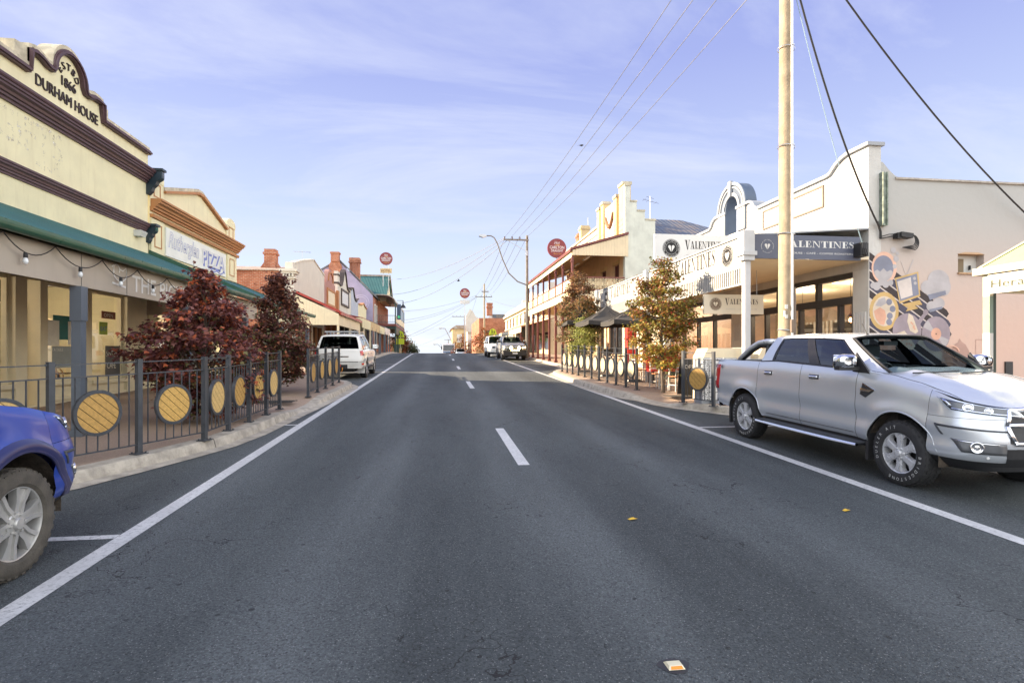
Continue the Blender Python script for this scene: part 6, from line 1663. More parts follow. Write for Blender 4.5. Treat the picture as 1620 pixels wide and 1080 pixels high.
tree('maple_tree', 'dark purple-leaved maple bushing out over the fence by the pickle shop window', 'tree', -4.36, 11.15, zr(11.15) + .15,
     [(.22, .55), (.6, .90), (1.2, 1.10), (1.7, 1.0), (2.15, .58), (2.5, .26), (2.84, .05)], 13000, .086, pal_purple, 11, .045, 'purple maples along the left footpath', 165, spread=.105)
tree('maple_tree', 'second purple-leaved maple, pointed and denser, beside the gap between the left fences', 'tree', -4.5, 16.5, zr(16.5) + .15,
     [(.40, .40), (.75, .80), (1.3, 1.0), (1.8, .93), (2.3, .60), (2.8, .34), (3.3, .05)], 11500, .088, pal_purple2, 4, .05, 'purple maples along the left footpath', 140, spread=.115)
tree('maple_tree', 'orange and gold autumn maple beside the cafe tables', 'tree', 6.55, 15.6, zr(15.6) + .15,
     [(.75, .35), (1.2, .75), (1.9, .90), (2.6, .88), (3.2, .62), (3.6, .34), (3.95, .06)], 11000, .080, pal_autumn, 21, .05, 'autumn maples along the right footpath', 130, spread=.12, lean=(-.1, 0))
tree('maple_tree', 'tall brown-leaved maple in front of the hotel verandah', 'tree', 6.5, 25.2, zr(25.2) + .15,
     [(.9, .4), (1.6, .85), (2.6, 1.05), (3.4, .85), (4.1, .5), (4.75, .08)], 9500, .090, pal_autumn2, 33, .055, 'autumn maples along the right footpath', 125, spread=.125)
tree('leafy_shrub', 'pale lime green shrub behind the long fence, below the brown maple', 'shrub', 6.4, 23.9, zr(23.9) + .15,
     [(.5, .4), (1.0, .62), (1.7, .66), (2.2, .4), (2.6, .05)], 4200, .075, pal_lime, 5, .03, None, 80, OVAL, .14)
for i, (x, y, h, w, pal, lab) in enumerate(((-5.4, 82, 3.6, 1.6, pal_rust, 'dark russet tree behind the left yellow crossing sign'), (-6.2, 106, 4.4, 1.5, pal_green, 'dark green tree in front of the green shed past the crest'),
                                            (-4.6, 104, 2.6, 1.0, pal_green, 'small grey-green bush at the left road edge past the crest'),
                                            (7.0, 84, 4.0, 2.2, pal_rust, 'dark russet tree beside the far timber fence'), (4.6, 112, 4.6, 1.9, pal_rust, 'orange-brown tree in front of the cream house'), (3.9, 126, 3.0, 1.5, pal_rust, 'small russet tree by the far power poles'))):
    tree('street_tree', lab, 'tree', x, y, zr(y) + .1, [(.5, w * .6), (h * .35, w), (h * .7, w * .75), (h, .1)], 1100, .30, pal, 50 + i, .09, 'distant street trees', 60, OVAL, .28)
# ------------------------------------------------------------------ poles, lamps and wires
def pole(name, label, x, y, zt, r0, mat, arms=(), group='power poles'):
    z0 = zr(y) + .1
    r = empty(name, (x, y, z0), 0, label, 'power pole', group)
    b = MB(); b.tube([(x, y, z0 + (zt - z0) * i / 8) for i in range(9)], [r0 * (1 - .22 * i / 8) for i in range(9)], 20); b.build('pole_shaft', mat, r, auto=50)
    for xa, xb, z in arms:
        b = MB(); b.box(xa, xb, y - r0 - .10, y - r0, z - .06, z + .06); a = b.build('crossarm', GREYPOLE, r)
        b = MB()
        n = 4
        for i in range(n):
            xx = xa + (xb - xa) * (i + .15) / (n - .7); xx = min(max(xx, xa + .08), xb - .08)
            b.lathe([(0, .24), (.03, .24), (.055, .20), (.035, .16), (.055, .12), (.03, .06), (.03, .06)], Matrix.Translation((xx, y - r0 - .05, z)), 8)
        b.build('insulator', M('brown_insulator', (.10, .06, .04), .3), a)
    return r
p1 = pole('power_pole', 'thick weathered timber power pole with a steel conduit standing behind the silver pickup', 8.0, 12.1, 12.4, .175, WOODPOLE, ((6.2, 8.9, 11.45),))
b = MB(); b.tube([(8.02 + .0, 11.90, .5), (8.02, 11.905, 11.8)], .028, 10); b.build('conduit', M('pale_conduit', (.66, .66, .66), .35, metal=.3), p1)
b = MB(); b.tube([(8.10, 11.935, .5), (8.10, 11.945, 3.3)], .04, 8); b.tube([(8.02, 11.90, 2.25), (8.02, 11.90, 2.55)], .05, 8); b.build('cable_guard', M('brown_cable_guard', (.16, .12, .09), .6), p1)
b = MB()
for z in (2.3, 4.55, 6.6, 8.9): b.lathe([(.192, -.012), (.197, 0), (.192, .012)], Matrix.Translation((8.0, 12.1, z)) @ Matrix.Rotation(.12, 4, 'Y'), 24); b.obox(Matrix.Translation((8.02, 11.875, z)), .07, .02, .025)
b.build('steel_band', STEEL, p1)
b = MB(); b.box(7.87, 7.90, 11.96, 12.0, 2.62, 2.76); b.obox(Matrix.Translation((7.90, 11.935, 2.85)), .07, .01, .10); b.obox(Matrix.Translation((7.905, 11.935, 2.62)), .06, .01, .08); b.build('pole_tag', WHITES, p1)
p1.location.x += .10
p2 = pole('power_pole', 'slim grey power pole with a long street lamp arm beside the verandah hotel', 7.0, 43.6, 11.15, .13, GREYPOLE, ((5.1, 7.1, 10.75),))
b = MB(); b.tube([(6.95, 43.4, 7.2), (6.2, 43.3, 7.45), (5.5, 43.3, 8.1), (5.0, 43.3, 9.2), (4.6, 43.3, 10.4), (4.35, 43.3, 10.85), (4.1, 43.3, 10.98), (3.7, 43.3, 10.98)], .05, 8)
la = b.build('lamp_arm', GREYPOLE, p2)
b = MB(); b.prism([(3.15, 10.92), (3.2, 11.05), (3.6, 11.08), (3.75, 11.0), (3.75, 10.92), (3.45, 10.82)], 'y', 43.15, 43.45); b.build('lamp_head', STEEL, la)
b = MB(); b.bar((5.4, 43.42, 10.7), (6.9, 43.5, 9.9), .04); b.box(6.85, 7.0, 43.3, 43.45, 9.5, 9.9); b.build('arm_brace', STEEL, p2)
p3 = pole('power_pole', 'distant timber power pole with two crossarms left of the red brick shop', 7.35, 89, 13.0, .16, WOODPOLE, ((5.9, 8.6, 10.9), (6.9, 8.0, 11.7)))
pole('power_pole', 'dark far power pole with one side crossarm before the cream house', 5.6, 119, 10.1, .15, CHAR, ((3.0, 5.7, 9.7), (5.4, 6.9, 8.9)))
pole('power_pole', 'grey far power pole with a low crossarm left of the cream house', 4.6, 150, 7.9, .15, GREYPOLE, ((2.9, 6.2, 7.6),))
pole('power_pole', 'small far power pole just right of the oncoming truck', 3.2, 176, 6.4, .15, GREYPOLE, ((2.0, 4.4, 6.2),))
pole('power_pole', 'smallest and farthest power pole, right of the oncoming truck', 1.9, 205, 5.4, .15, GREYPOLE, ((.8, 3.0, 5.2),))
def lamp(label, x, y, xo, zt):
    z0 = zr(y) + .1
    r = empty('street_lamp', (x, y, z0), 0, label, 'street lamp', 'far street lamps')
    b = MB(); b.tube([(x, y, z0), (x, y, zt * .55), (x - (x - xo) * .5, y, zt * .85), (xo + .6, y, zt), (xo, y, zt)], .08, 6); b.build('lamp_post', GREYPOLE, r)
    b = MB(); b.prism([(xo - .9, zt - .1), (xo - .8, zt + .12), (xo, zt + .15), (xo + .1, zt), (xo - .3, zt - .2)], 'y', y - .2, y + .2); b.build('lamp_head', STEEL, r)
lamp('grey street lamp on a curved arm above the oncoming truck, the taller of two', 3.4, 130, 1.0, 7.7)
lamp('grey street lamp just peeping over the oncoming truck, the lower of two', 1.9, 165, -.6, 4.6)
pl = empty('pendant_lamp', (-4.75, 72, 8.2), 0, 'black pendant street lamp hanging beside the balcony hotel', 'street lamp')
T = Matrix.Translation((-4.35, 71, 7.55))
b = MB(); b.lathe([(.02, .9), (.05, .85), (.07, .45), (.12, .40), (.36, .04), (.36, 0), (.30, 0), (.1, .3)], T, 14); b.build('lamp_shade', BLACK, pl)
b = MB(); b.tube([(-5.1, 71, 8.45), (-4.35, 71, 8.45), (-4.35, 71, 8.35)], .03, 5); b.build('bracket_arm', BLACK, pl)
def wire(label, a, c, drop, r=.012, mat=WIRE, n=16, name='power_line', group='overhead wires'):
    b = MB(); b.tube(sag(a, c, drop, n), r, 5); top(b.build(name, mat), label, 'wire', group)
PA = [6.5, 7.1, 7.75, 8.6]; PB = [5.25, 5.75, 6.35, 6.95]
names = ['first', 'second', 'third', 'fourth']
for i in range(4):
    wire('overhead wire, %s from the road edge, between the thick timber pole and the lamp-arm pole' % names[i], (PA[i], 11.88, 11.7), (PB[i], 43.4, 11.0), .35, .011)
    wire('overhead wire, %s from the road edge, from the lamp-arm pole on up the hill' % names[i], (PB[i], 43.4, 11.0), ([6.1, 6.9, 7.6, 8.3][i], 88.8, 11.2), .6, .016)
for lab, a, c, d in (('thin wire crossing the street to the ridge of the teal roof', (5.2, 43.4, 10.9), (-6.5, 72, 11.2), .9), ('thin wire crossing the street to the eaves of the teal roof', (5.2, 43.4, 10.8), (-6.2, 72, 9.3), 1.1),
                     ('thin wire crossing the street to the hotel balcony post', (5.4, 43.4, 10.7), (-5.1, 69.2, 7.9), 1.1), ('wire from the distant two-arm pole to the balcony roof', (6.0, 88.8, 11.1), (-5.1, 77.5, 7.6), .5),
                     ('lower wire from the distant two-arm pole to the balcony post', (6.0, 88.8, 10.9), (-5.1, 81.7, 6.6), .6), ('lowest wire from the distant two-arm pole to the balcony rail', (6.1, 88.8, 10.8), (-5.1, 81.7, 6.2), .6),
                     ('wire from the distant two-arm pole down to the left verandah', (5.95, 88.8, 10.7), (-5.1, 85.5, 4.2), .4), ('wire from the dark far pole down to the green shed', (3.0, 118.8, 9.7), (-9, 112, 4.0), .6), ('wire from the grey far pole across the road to the left', (2.9, 149.8, 7.5), (-9, 128, 2.4), .5)):
    wire(lab, a, c, d, .018)
for lab, a, c, d in (('thin wire dropping from the distant two-arm pole to the cream parapet', (7.7, 88.8, 10.8), (10.6, 70, 7.7), .3), ('short steep wire dropping from the distant two-arm pole to the brick shop', (7.4, 88.8, 10.8), (9.0, 90, 7.6), .1), ('wire from the distant two-arm pole down to the dark far pole', (6.1, 88.8, 10.8), (5.4, 118.8, 9.0), 1.2)):
    wire(lab, a, c, d, .016)
wire('thick black service cable dropping from the timber pole to the cafe corner', (8.05, 12.0, 11.2), (11.22, 12.90, 5.0), .55, .024, CABLE, name='service_cable')
wire('thin pale service cable dropping from the timber pole to the navy cafe sign', (8.05, 12.0, 11.0), (10.58, 12.70, 4.52), .30, .010, M('pale_blue_cable', (.30, .42, .50), .6), name='service_cable')
wire('black service cable sagging from the timber pole across the mural wall to the right', (8.15, 12.0, 11.9), (16.6, 12.95, 4.75), .55, .022, CABLE, name='service_cable')
# birds
def bird(label, x, y, z, rz, fly):
    b = MB()
    b.tube([(-.16, 0, .02), (-.09, 0, .03), (0, 0, .05), (.07, 0, .07), (.11, 0, .09), (.15, 0, .085)], [.012, .03, .055, .045, .032, .006], 8)
    if fly:
        for s in (-1, 1): b.add([(.05, .03 * s, .07), (-.06, .03 * s, .06), (-.09, .28 * s, .16), (0, .34 * s, .14)], [(0, 1, 2, 3)])
    else:
        for s in (-1, 1): b.tube([(0, .02 * s, .02), (0, .02 * s, -.03)], .005, 4)
        b.add([(-.1, -.03, .04), (-.1, .03, .04), (-.28, .025, -.02), (-.28, -.025, -.02)], [(0, 1, 2, 3)])
    b.xf(Matrix.Translation((x, y, z)) @ Matrix.Rotation(rz, 4, 'Z') @ Matrix.Scale(.8, 4))
    top(b.build('bird', PLAST, smooth=True), label, 'bird')
bird('small dark bird perched on an overhead wire', 6.45, 24.6, 11.17, .4, False)
bird('small dark bird flying between the two sides of the street', 1.45, 40, 6.95, .2, True)
# ------------------------------------------------------------------ yellow crossing signs
SIGNY = YELLOWS
def crossing(label, x, y, zc_):
    r = empty('crossing_sign', (x, y, zr(y) + .1), 0, label, 'road sign', 'yellow school crossing signs')
    b = MB(); b.tube([(x, y, zr(y) + .1), (x, y, zc_ + .7)], .05, 8); b.build('sign_post', STEEL, r)
    b = MB(); b.prism([(x - .55, zc_ + .1), (x - .35, zc_ + .75), (x, zc_ + .95), (x + .35, zc_ + .75), (x + .55, zc_ + .1)], 'y', y - .09, y - .06)
    b.prism([(x - .50, zc_ - .05), (x + .50, zc_ - .05), (x + .50, zc_ - .85), (x - .50, zc_ - .85)], 'y', y - .09, y - .06); s = b.build('sign_plate', SIGNY, r)
    b = MB()
    def blob(cx, cz, s_):
        b.lathe([(0, 0), (.07 * s_, 0)], frame((cx, y - .092, cz + .22 * s_), (1, 0, 0), (0, 0, 1)), 10)
        for p in ([(-.06, .14), (.07, .14), (.05, -.06), (-.05, -.06)], [(-.05, -.04), (.0, -.04), (-.10, -.28), (-.15, -.26)], [(0, -.04), (.05, -.04), (.14, -.26), (.09, -.29)], [(.06, .13), (.16, .0), (.12, -.02), (.04, .08)]):
            b.add([(cx + q[0] * s_, y - .093, cz + q[1] * s_) for q in p], [(0, 1, 2, 3)])
    blob(x - .12, zc_ + .45, 1.1); blob(x + .18, zc_ + .38, .85)
    b.build('walking_figures', BLACK, s)
crossing('fluorescent yellow crossing sign with walking figures at the left kerb near the crest', -4.95, 75, 3.9)
crossing('fluorescent yellow crossing sign with walking figures on the right, left of the parked cars', 7.15, 73, 4.2)
# ------------------------------------------------------------------ things beyond the crest
gs = empty('green_shed', (-9.5, 118, zr(118)), 0, 'green metal shed at the left past the crest', 'shed')
b = MB(); b.box(-12, -6.6, 116, 124, zr(118) - .5, 4.4); b.build('shed_wall', M_ribbed('green_shed_wall', (.05, .14, .08), 'x', .4, .5), gs)
b = MB(); b.box(-12.2, -6.4, 115.8, 124.2, 4.4, 4.55); b.build('shed_roof', M('green_shed_roof', (.06, .15, .09), .5), gs)
fc = empty('brick_house', (-8, 98, zr(98)), 0, 'low orange brick house at the left past the russet tree', 'house')
b = MB(); b.box(-11, -5.9, 97, 108, zr(98) - .4, 3.4); b.build('wall', BRICK_Y, fc)
b = MB(); b.prism([(-11.3, 3.4), (-8.5, 5.0), (-5.7, 3.4)], 'y', 96.7, 108.3); b.build('roof', RUSTTIN, fc)
b = MB(); b.box(-7.6, -6.6, 96.95, 97.0, 2.0, 3.0); b.build('window', DARKGLASS, fc)
for i, (x, y) in enumerate(((-5.5, 78.5), (-5.6, 80.2), (-5.5, 84))):
    pass
tf = empty('timber_fence', (7.5, 86, zr(86)), 0, 'pale timber paling fence below the distant brick shop', 'fence')
b = MB()
for k in range(36): b.box(5.9 + .17 * k, 6.05 + .17 * k, 88.0, 88.03, zr(88) + .1, zr(88) + 1.5 + .05 * (k % 3))
b.build('palings', M('pale_timber', (.48, .33, .18), .8, var=.25), tf)
b = MB(); b.box(5.9, 12, 88.04, 88.1, zr(88) + .4, zr(88) + .5); b.box(5.9, 12, 88.04, 88.1, zr(88) + 1.2, zr(88) + 1.3); b.build('rails', M('pale_timber', (.48, .33, .18)), tf)
for i, (x, y, c, lab) in enumerate(((-5.6, 77.2, OCHRE, 'ochre planter box under the left crossing sign'), (-5.7, 79.6, M('sage_green', (.25, .33, .22), .7), 'sage green planter box beyond the left crossing sign'))):
    r = empty('planter_box', (x, y, zr(y) + .15), 0, lab, 'planter')
    b = MB(); b.box(x - .6, x + .6, y - .4, y + .4, zr(y) + .15, zr(y) + .75); b.box(x - .65, x + .65, y - .45, y + .45, zr(y) + .75, zr(y) + .83); b.build('planter_body', c, r)
    tree_p = MB(); rn = random.Random(i)
    for k in range(160):
        cx, cy, cz = x + rn.gauss(0, .3), y + rn.gauss(0, .2), zr(y) + .85 + abs(rn.gauss(0, .25)); s_ = .12; a = rn.random() * 6
        tree_p.quad((cx, cy, cz), (cx + s_ * cos(a), cy + s_ * sin(a), cz + .05), (cx + s_ * cos(a), cy + s_ * sin(a), cz + .17), (cx, cy, cz + .12))
    tree_p.build('foliage', M('grey_green_leaf', (.12, .16, .06), .7, var=.4, scale=8), r)
# ------------------------------------------------------------------ umbrellas, tables, people outside the cafe
def umbrella(label, x, y, ze, hw, rise, rot):
    z0 = zr(y) + .15
    r = empty('patio_umbrella', (x, y, z0), 0, label, 'umbrella', 'charcoal cafe umbrellas')
    b = MB(); n = 4; N = 6
    for q in range(4):
        a0, a1 = rot + q * pi / 2, rot + (q + 1) * pi / 2
        p0 = Vector((hw * 1.414 * cos(a0), hw * 1.414 * sin(a0), 0)); p1_ = Vector((hw * 1.414 * cos(a1), hw * 1.414 * sin(a1), 0))
        for inner in (0, .012):
            b.grid(lambda u, v: Vector((x, y, ze - inner)) + (p0.lerp(p1_, v)) * u + Vector((0, 0, rise * (1 - u) - .10 * sin(pi * u) * (1 if True else 0) - .05 * sin(pi * v) * u)), 6, 6, 0, inner > 0)
        b.grid(lambda u, v: Vector((x, y, ze)) + p0.lerp(p1_, v) + Vector((0, 0, -.05 * sin(pi * v) - .16 * u)), 1, 6)
    can = b.build('canopy', CANVAS, r, auto=40)
    b = MB()
    for q in range(8):
        a = rot + q * pi / 4; L = hw * (1.414 if q % 2 == 0 else 1.0)
        b.bar((x, y, ze + rise - .08), (x + L * .97 * cos(a), y + L * .97 * sin(a), ze - .05), .018)
    b.build('rib', BLACK, can)
    b = MB(); b.tube([(x, y, z0), (x, y, ze + rise + .10)], .028, 10); b.lathe([(0, .09), (.30, .07), (.32, 0), (0, 0)], Matrix.Translation((x, y, z0)), 20); b.build('umbrella_pole', BLACK, r)
umbrella('charcoal market umbrella seen whole behind the long fence', 7.0, 22.55, 3.10, 1.08, .68, radians(45))
umbrella('charcoal market umbrella behind and left of the whole one', 6.85, 25.6, 3.25, 1.05, .68, radians(44))
umbrella('charcoal market umbrella partly hidden by the gold maple', 7.15, 19.8, 2.98, .98, .58, radians(42))
def table(label, x, y, L, W, rz, tm, group='tables outside the cafe'):
    z0 = zr(y) + .15
    r = empty('cafe_table', (x, y, z0), 0, label, 'table', group)
    T = Matrix.Translation((x, y, z0)) @ Matrix.Rotation(rz, 4, 'Z')
    b = MB()
    n = 4
    for k in range(n): b.obox(T @ Matrix.Translation((0, -W / 2 + W * (k + .5) / n, .74)), L, W / n - .01, .035)
    b.build('tabletop', tm, r)
    for sx in (-1, 1):
        for sy in (-1, 1):
            b = MB(); b.obox(T @ Matrix.Translation((sx * (L / 2 - .06), sy * (W / 2 - .06), .36)), .045, .045, .72); b.build('leg', WHITE, r)
    b = MB(); b.obox(T @ Matrix.Translation((0, 0, .12)), L - .12, .03, .04)
    for sx in (-1, 1): b.obox(T @ Matrix.Translation((sx * (L / 2 - .06), 0, .12)), .03, W - .12, .04); b.obox(T @ Matrix.Translation((sx * (L / 2 - .06), 0, .70)), .03, W - .12, .04)
    b.build('frame', WHITE, r)
TT = M('orange_timber_top', (.40, .17, .07), .5, var=.15)
table('orange timber cafe table with white legs under the gold maple', 7.65, 16.6, 1.5, .7, .15, TT)
table('orange timber cafe table nearer the cafe windows', 9.1, 17.4, 1.4, .7, .1, TT)
table('orange timber cafe table behind the long fence end', 7.9, 19.6, 1.4, .7, 1.4, TT)
table('dark cafe table where the person sits under the umbrella', 8.55, 26.0, .75, .75, .2, M('dark_table_top', (.08, .05, .035), .4))
def chair(name):
    r = empty(name)
    b = MB(); b.obox(Matrix.Translation((0, 0, .45)), .42, .42, .03); b.build('seat', TT, r)
    for sx in (-1, 1):
        for sy in (-1, 1):
            b = MB(); b.bar((sx * .20, sy * .20, 0), (sx * .18, sy * .18, .435 if sx > 0 else .86), .026); b.build('leg', WHITE, r)
    b = MB()
    for z in (.62, .72, .82): b.bar((-.19, -.17, z), (-.19, .17, z), .012, .06)
    b.build('backrest', WHITE, r)
    b = MB(); b.bar((-.2, -.19, .2), (.2, -.19, .2), .02); b.bar((-.2, .19, .2), (.2, .19, .2), .02); b.build('stretcher', WHITE, r)
    return r
ch0 = chair('metal_chair')
for i, (x, y, a, lab) in enumerate(((7.15, 15.95, 1.75, 'white metal cafe chair at the near side of the table under the gold maple'), (8.05, 16.0, 1.6, 'white metal cafe chair right of the near table corner'), (7.1, 17.3, -1.4, 'white metal cafe chair at the far side of the maple table'),
                                    (8.7, 16.75, 1.7, 'white metal cafe chair at the table nearer the windows'), (9.5, 18.1, -1.5, 'white metal cafe chair against the cafe windows'), (7.2, 19.4, .1, 'white metal cafe chair just inside the long fence end'))):
    c = ch0 if i == 0 else copy_tree(ch0)
    place(c, (x, y, zr(y) + .15), a); tag(c, lab, 'chair', 'white metal chairs outside the cafe')
def simple(name, label, cat, x, y, fn, group=None):
    r = empty(name, (x, y, zr(y) + .15), 0, label, cat, group); fn(r, x, y, zr(y) + .15); return r
PERF = None
def M_perf():
    m, nt, N, L, P = nodes_of('perforated_white_sheet')
    tc = N.new('ShaderNodeTexCoord'); vo = N.new('ShaderNodeTexVoronoi'); vo.inputs['Scale'].default_value = 19.; vo.inputs['Randomness'].default_value = .55; L.new(tc.outputs['Object'], vo.inputs['Vector'])
    lt = N.new('ShaderNodeMath'); lt.operation = 'LESS_THAN'; L.new(vo.outputs['Distance'], lt.inputs[0]); lt.inputs[1].default_value = .30
    L.new(mixc(nt, lt.outputs[0], (.66, .66, .65), (.03, .03, .03)), P.inputs['Base Color']); P.inputs['Roughness'].default_value = .45
    return m
PERF = M_perf()
def f_planter(r, x, y, z):
    b = MB()
    for xa, xb in ((6.38, 6.62), (6.66, 6.90), (6.97, 7.25)): b.box(xa, xb, 12.80, 12.84, z + .10, z + 1.10)
    b.build('perforated_panel', PERF, r)
    b = MB(); b.box(6.38, 7.3, 12.85, 13.25, z, z + 1.12); b.box(6.60, 6.64, 12.78, 12.86, z, z + 1.12); b.box(6.92, 6.96, 12.78, 12.86, z, z + 1.12); b.build('planter_body', GREYTRIM, r)
simple('planter_screen', 'white perforated metal screen planter behind the single yellow disc fence', 'planter', 6.8, 12.95, f_planter)
CREAMBOX = M('cream_stucco_box', (.66, .58, .42), .8, var=.08, bump=.2, bscale=20)
def f_box(r, x, y, z):
    b = MB(); b.prism([(x - .62, z), (x + .62, z), (x + .62, z + 1.12), (x + .5, z + 1.34), (x - .5, z + 1.34), (x - .62, z + 1.12)], 'y', y - .3, y + .3); b.build('box_body', CREAMBOX, r)
simple('stucco_box', 'cream stucco box with chamfered lid behind the perforated planter', 'box', 7.35, 13.75, f_box, 'cream boxes by the cafe windows')
simple('stucco_box', 'cream stucco box with chamfered lid right of the cafe awning post', 'box', 8.75, 13.6, f_box, 'cream boxes by the cafe windows')
def f_board(r, x, y, z):
    b = MB()
    for s in (-1, 1): b.add([(x - .3, y + .22 * s, z), (x + .3, y + .22 * s, z), (x + .3, y + .02 * s, z + 1.0), (x - .3, y + .02 * s, z + 1.0), (x - .3, y + .19 * s, z), (x + .3, y + .19 * s, z), (x + .3, y, z + 1.0), (x - .3, y, z + 1.0)], [(0, 1, 2, 3), (5, 4, 7, 6), (0, 3, 7, 4), (1, 5, 6, 2), (3, 2, 6, 7)])
    b.build('board_panel', BLACK, r)
    b = MB(); Mx = frame((x, y - .145, z + .45), (1, 0, 0), (0, .2, .97)); vlogo(b, Mx, .2, 0, None, 0); b.text('OPEN', .16, frame((x, y - .095, z + .74), (1, 0, 0), (0, .2, .97)), 'C', 0); b.build('chalk_lettering', SIGNPALE, r)
simple('sandwich_board', 'black sandwich board with a pale heart badge outside the cafe', 'sign board', 7.1, 15.0, f_board)
def f_red(r, x, y, z):
    b = MB(); b.box(x - .7, x + .7, y - .25, y + .25, z + .42, z + .50); b.box(x - .7, x + .7, y + .20, y + .27, z + .5, z + .95); b.build('bench_seat', REDPAINT, r)
    for s in (-1, 1):
        b = MB(); b.box(x + s * .6 - .03, x + s * .6 + .03, y - .22, y + .22, z, z + .42); b.build('leg', BLACK, r)
simple('red_bench', 'red painted bench beneath the gold maple, before the cafe doors', 'bench', 8.1, 18.9, f_red)
def f_heat(r, x, y, z):
    T = Matrix.Translation((x, y, z))
    b = MB(); b.lathe([(0, 0), (.26, 0), (.28, .05), (.28, .85), (.24, .95), (0, .95)], T, 20); b.build('bin_body', M('dark_green_bin', (.03, .06, .045), .5), r)
    b = MB(); b.lathe([(.24, .951), (.30, .96), (.28, 1.05), (.15, 1.16), (0, 1.18)], T, 20); b.build('bin_lid', WHITE, r)
simple('litter_bin', 'dark green round litter bin with a white domed lid by the cafe door', 'bin', 9.2, 21.2, f_heat)
# bust-high person sitting at the table
def skin_body(name, joints, edges, mat, parent, sub=2):
    me = bpy.data.meshes.new(name); me.from_pydata([j[0] for j in joints], edges, [])
    o = bpy.data.objects.new(name, me); COL.objects.link(o)
    sk = o.modifiers.new('skin', 'SKIN'); ss = o.modifiers.new('sub', 'SUBSURF'); ss.levels = ss.render_levels = sub
    for i, j in enumerate(joints):
        rr = j[1] if isinstance(j[1], tuple) else (j[1], j[1])
        me.skin_vertices[0].data[i].radius = rr
    me.skin_vertices[0].data[0].use_root = True
    dg = bpy.context.evaluated_depsgraph_get(); dg.update()
    m2 = bpy.data.meshes.new_from_object(o.evaluated_get(dg))
    bpy.data.objects.remove(o)
    m2.materials.clear(); m2.materials.append(mat)
    m2.polygons.foreach_set('use_smooth', [True] * len(m2.polygons))
    q = bpy.data.objects.new(name, m2); COL.objects.link(q); q.parent = parent
    KIDS.setdefault(parent.name, []).append(q)
    return q
SKIN = M('skin', (.50, .30, .21), .5, var=.05)
pe = empty('person', (0, 0, 0), 0, 'person in a dark top sitting at the cafe table under the whole umbrella', 'person')
J = [((0, 0, .52), (.15, .12)), ((0, 0, .75), (.13, .11)), ((.01, 0, .98), (.16, .10)), ((.02, 0, 1.10), (.06, .055)), ((.03, 0, 1.17), (.05, .05)), ((.05, 0, 1.27), (.085, .075)), ((.05, 0, 1.36), (.07, .065)),
     ((.0, .19, 1.02), .055), ((.08, .23, .78), .045), ((.30, .12, .80), .036), ((.36, .10, .80), .03), ((0, -.19, 1.02), .055), ((.08, -.23, .78), .045), ((.30, -.14, .80), .036), ((.36, -.12, .80), .03),
     ((.22, .10, .52), .085), ((.46, .11, .50), .07), ((.46, .11, .12), .05), ((.56, .11, .06), .04), ((.22, -.10, .52), .085), ((.46, -.11, .50), .07), ((.46, -.11, .12), .05), ((.56, -.11, .06), .04)]
E_ = [(0, 1), (1, 2), (2, 3), (3, 4), (4, 5), (5, 6), (2, 7), (7, 8), (8, 9), (9, 10), (2, 11), (11, 12), (12, 13), (13, 14), (0, 15), (15, 16), (16, 17), (17, 18), (0, 19), (19, 20), (20, 21), (21, 22)]
skin_body('body', J, E_, SKIN, pe)
CL = M('dark_shirt', (.03, .03, .035), .85)
Jt = [((0, 0, .50), (.175, .145)), ((0, 0, .75), (.15, .13)), ((.01, 0, .98), (.18, .12)), ((.015, 0, 1.07), (.08, .07)), ((.0, .20, 1.02), .072), ((.08, .24, .78), .06), ((.22, .17, .79), .048), ((0, -.20, 1.02), .072), ((.08, -.24, .78), .06), ((.22, -.18, .79), .048)]
skin_body('shirt', Jt, [(0, 1), (1, 2), (2, 3), (2, 4), (4, 5), (5, 6), (2, 7), (7, 8), (8, 9)], CL, pe)
skin_body('trousers', [((0, 0, .50), (.18, .15)), ((.22, .10, .52), .10), ((.46, .11, .50), .085), ((.46, .11, .10), .07), ((.22, -.10, .52), .10), ((.46, -.11, .50), .085), ((.46, -.11, .10), .07)], [(0, 1), (1, 2), (2, 3), (0, 4), (4, 5), (5, 6)], M('dark_denim', (.03, .04, .07), .85), pe)
skin_body('hair', [((.015, 0, 1.37), (.088, .088)), ((-.04, 0, 1.30), (.08, .085)), ((-.05, 0, 1.15), (.06, .07)), ((-.05, 0, 1.04), (.035, .05))], [(0, 1), (1, 2), (2, 3)], M('brown_hair', (.16, .09, .04), .6), pe)
b = MB()
for s in (-1, 1): b.lathe([(0, .012), (.012, .008), (.014, 0)], frame((.125, .032 * s, 1.29), (0, 1, 0), (0, 0, 1)), 8)
b.build('eyes', M('eye_dark', (.03, .02, .02), .2), pe)
b = MB(); b.tube([(.125, 0, 1.275), (.15, 0, 1.25), (.13, 0, 1.24)], [.01, .015, .008], 6); b.build('nose', SKIN, pe)
place(pe, (8.35, 26.75, zr(26.7) + .15), -1.4)
c = copy_tree(ch0); place(c, (8.36, 26.72, zr(26.7) + .15), -1.4); tag(c, 'white metal cafe chair carrying the seated person', 'chair', 'white metal chairs outside the cafe')
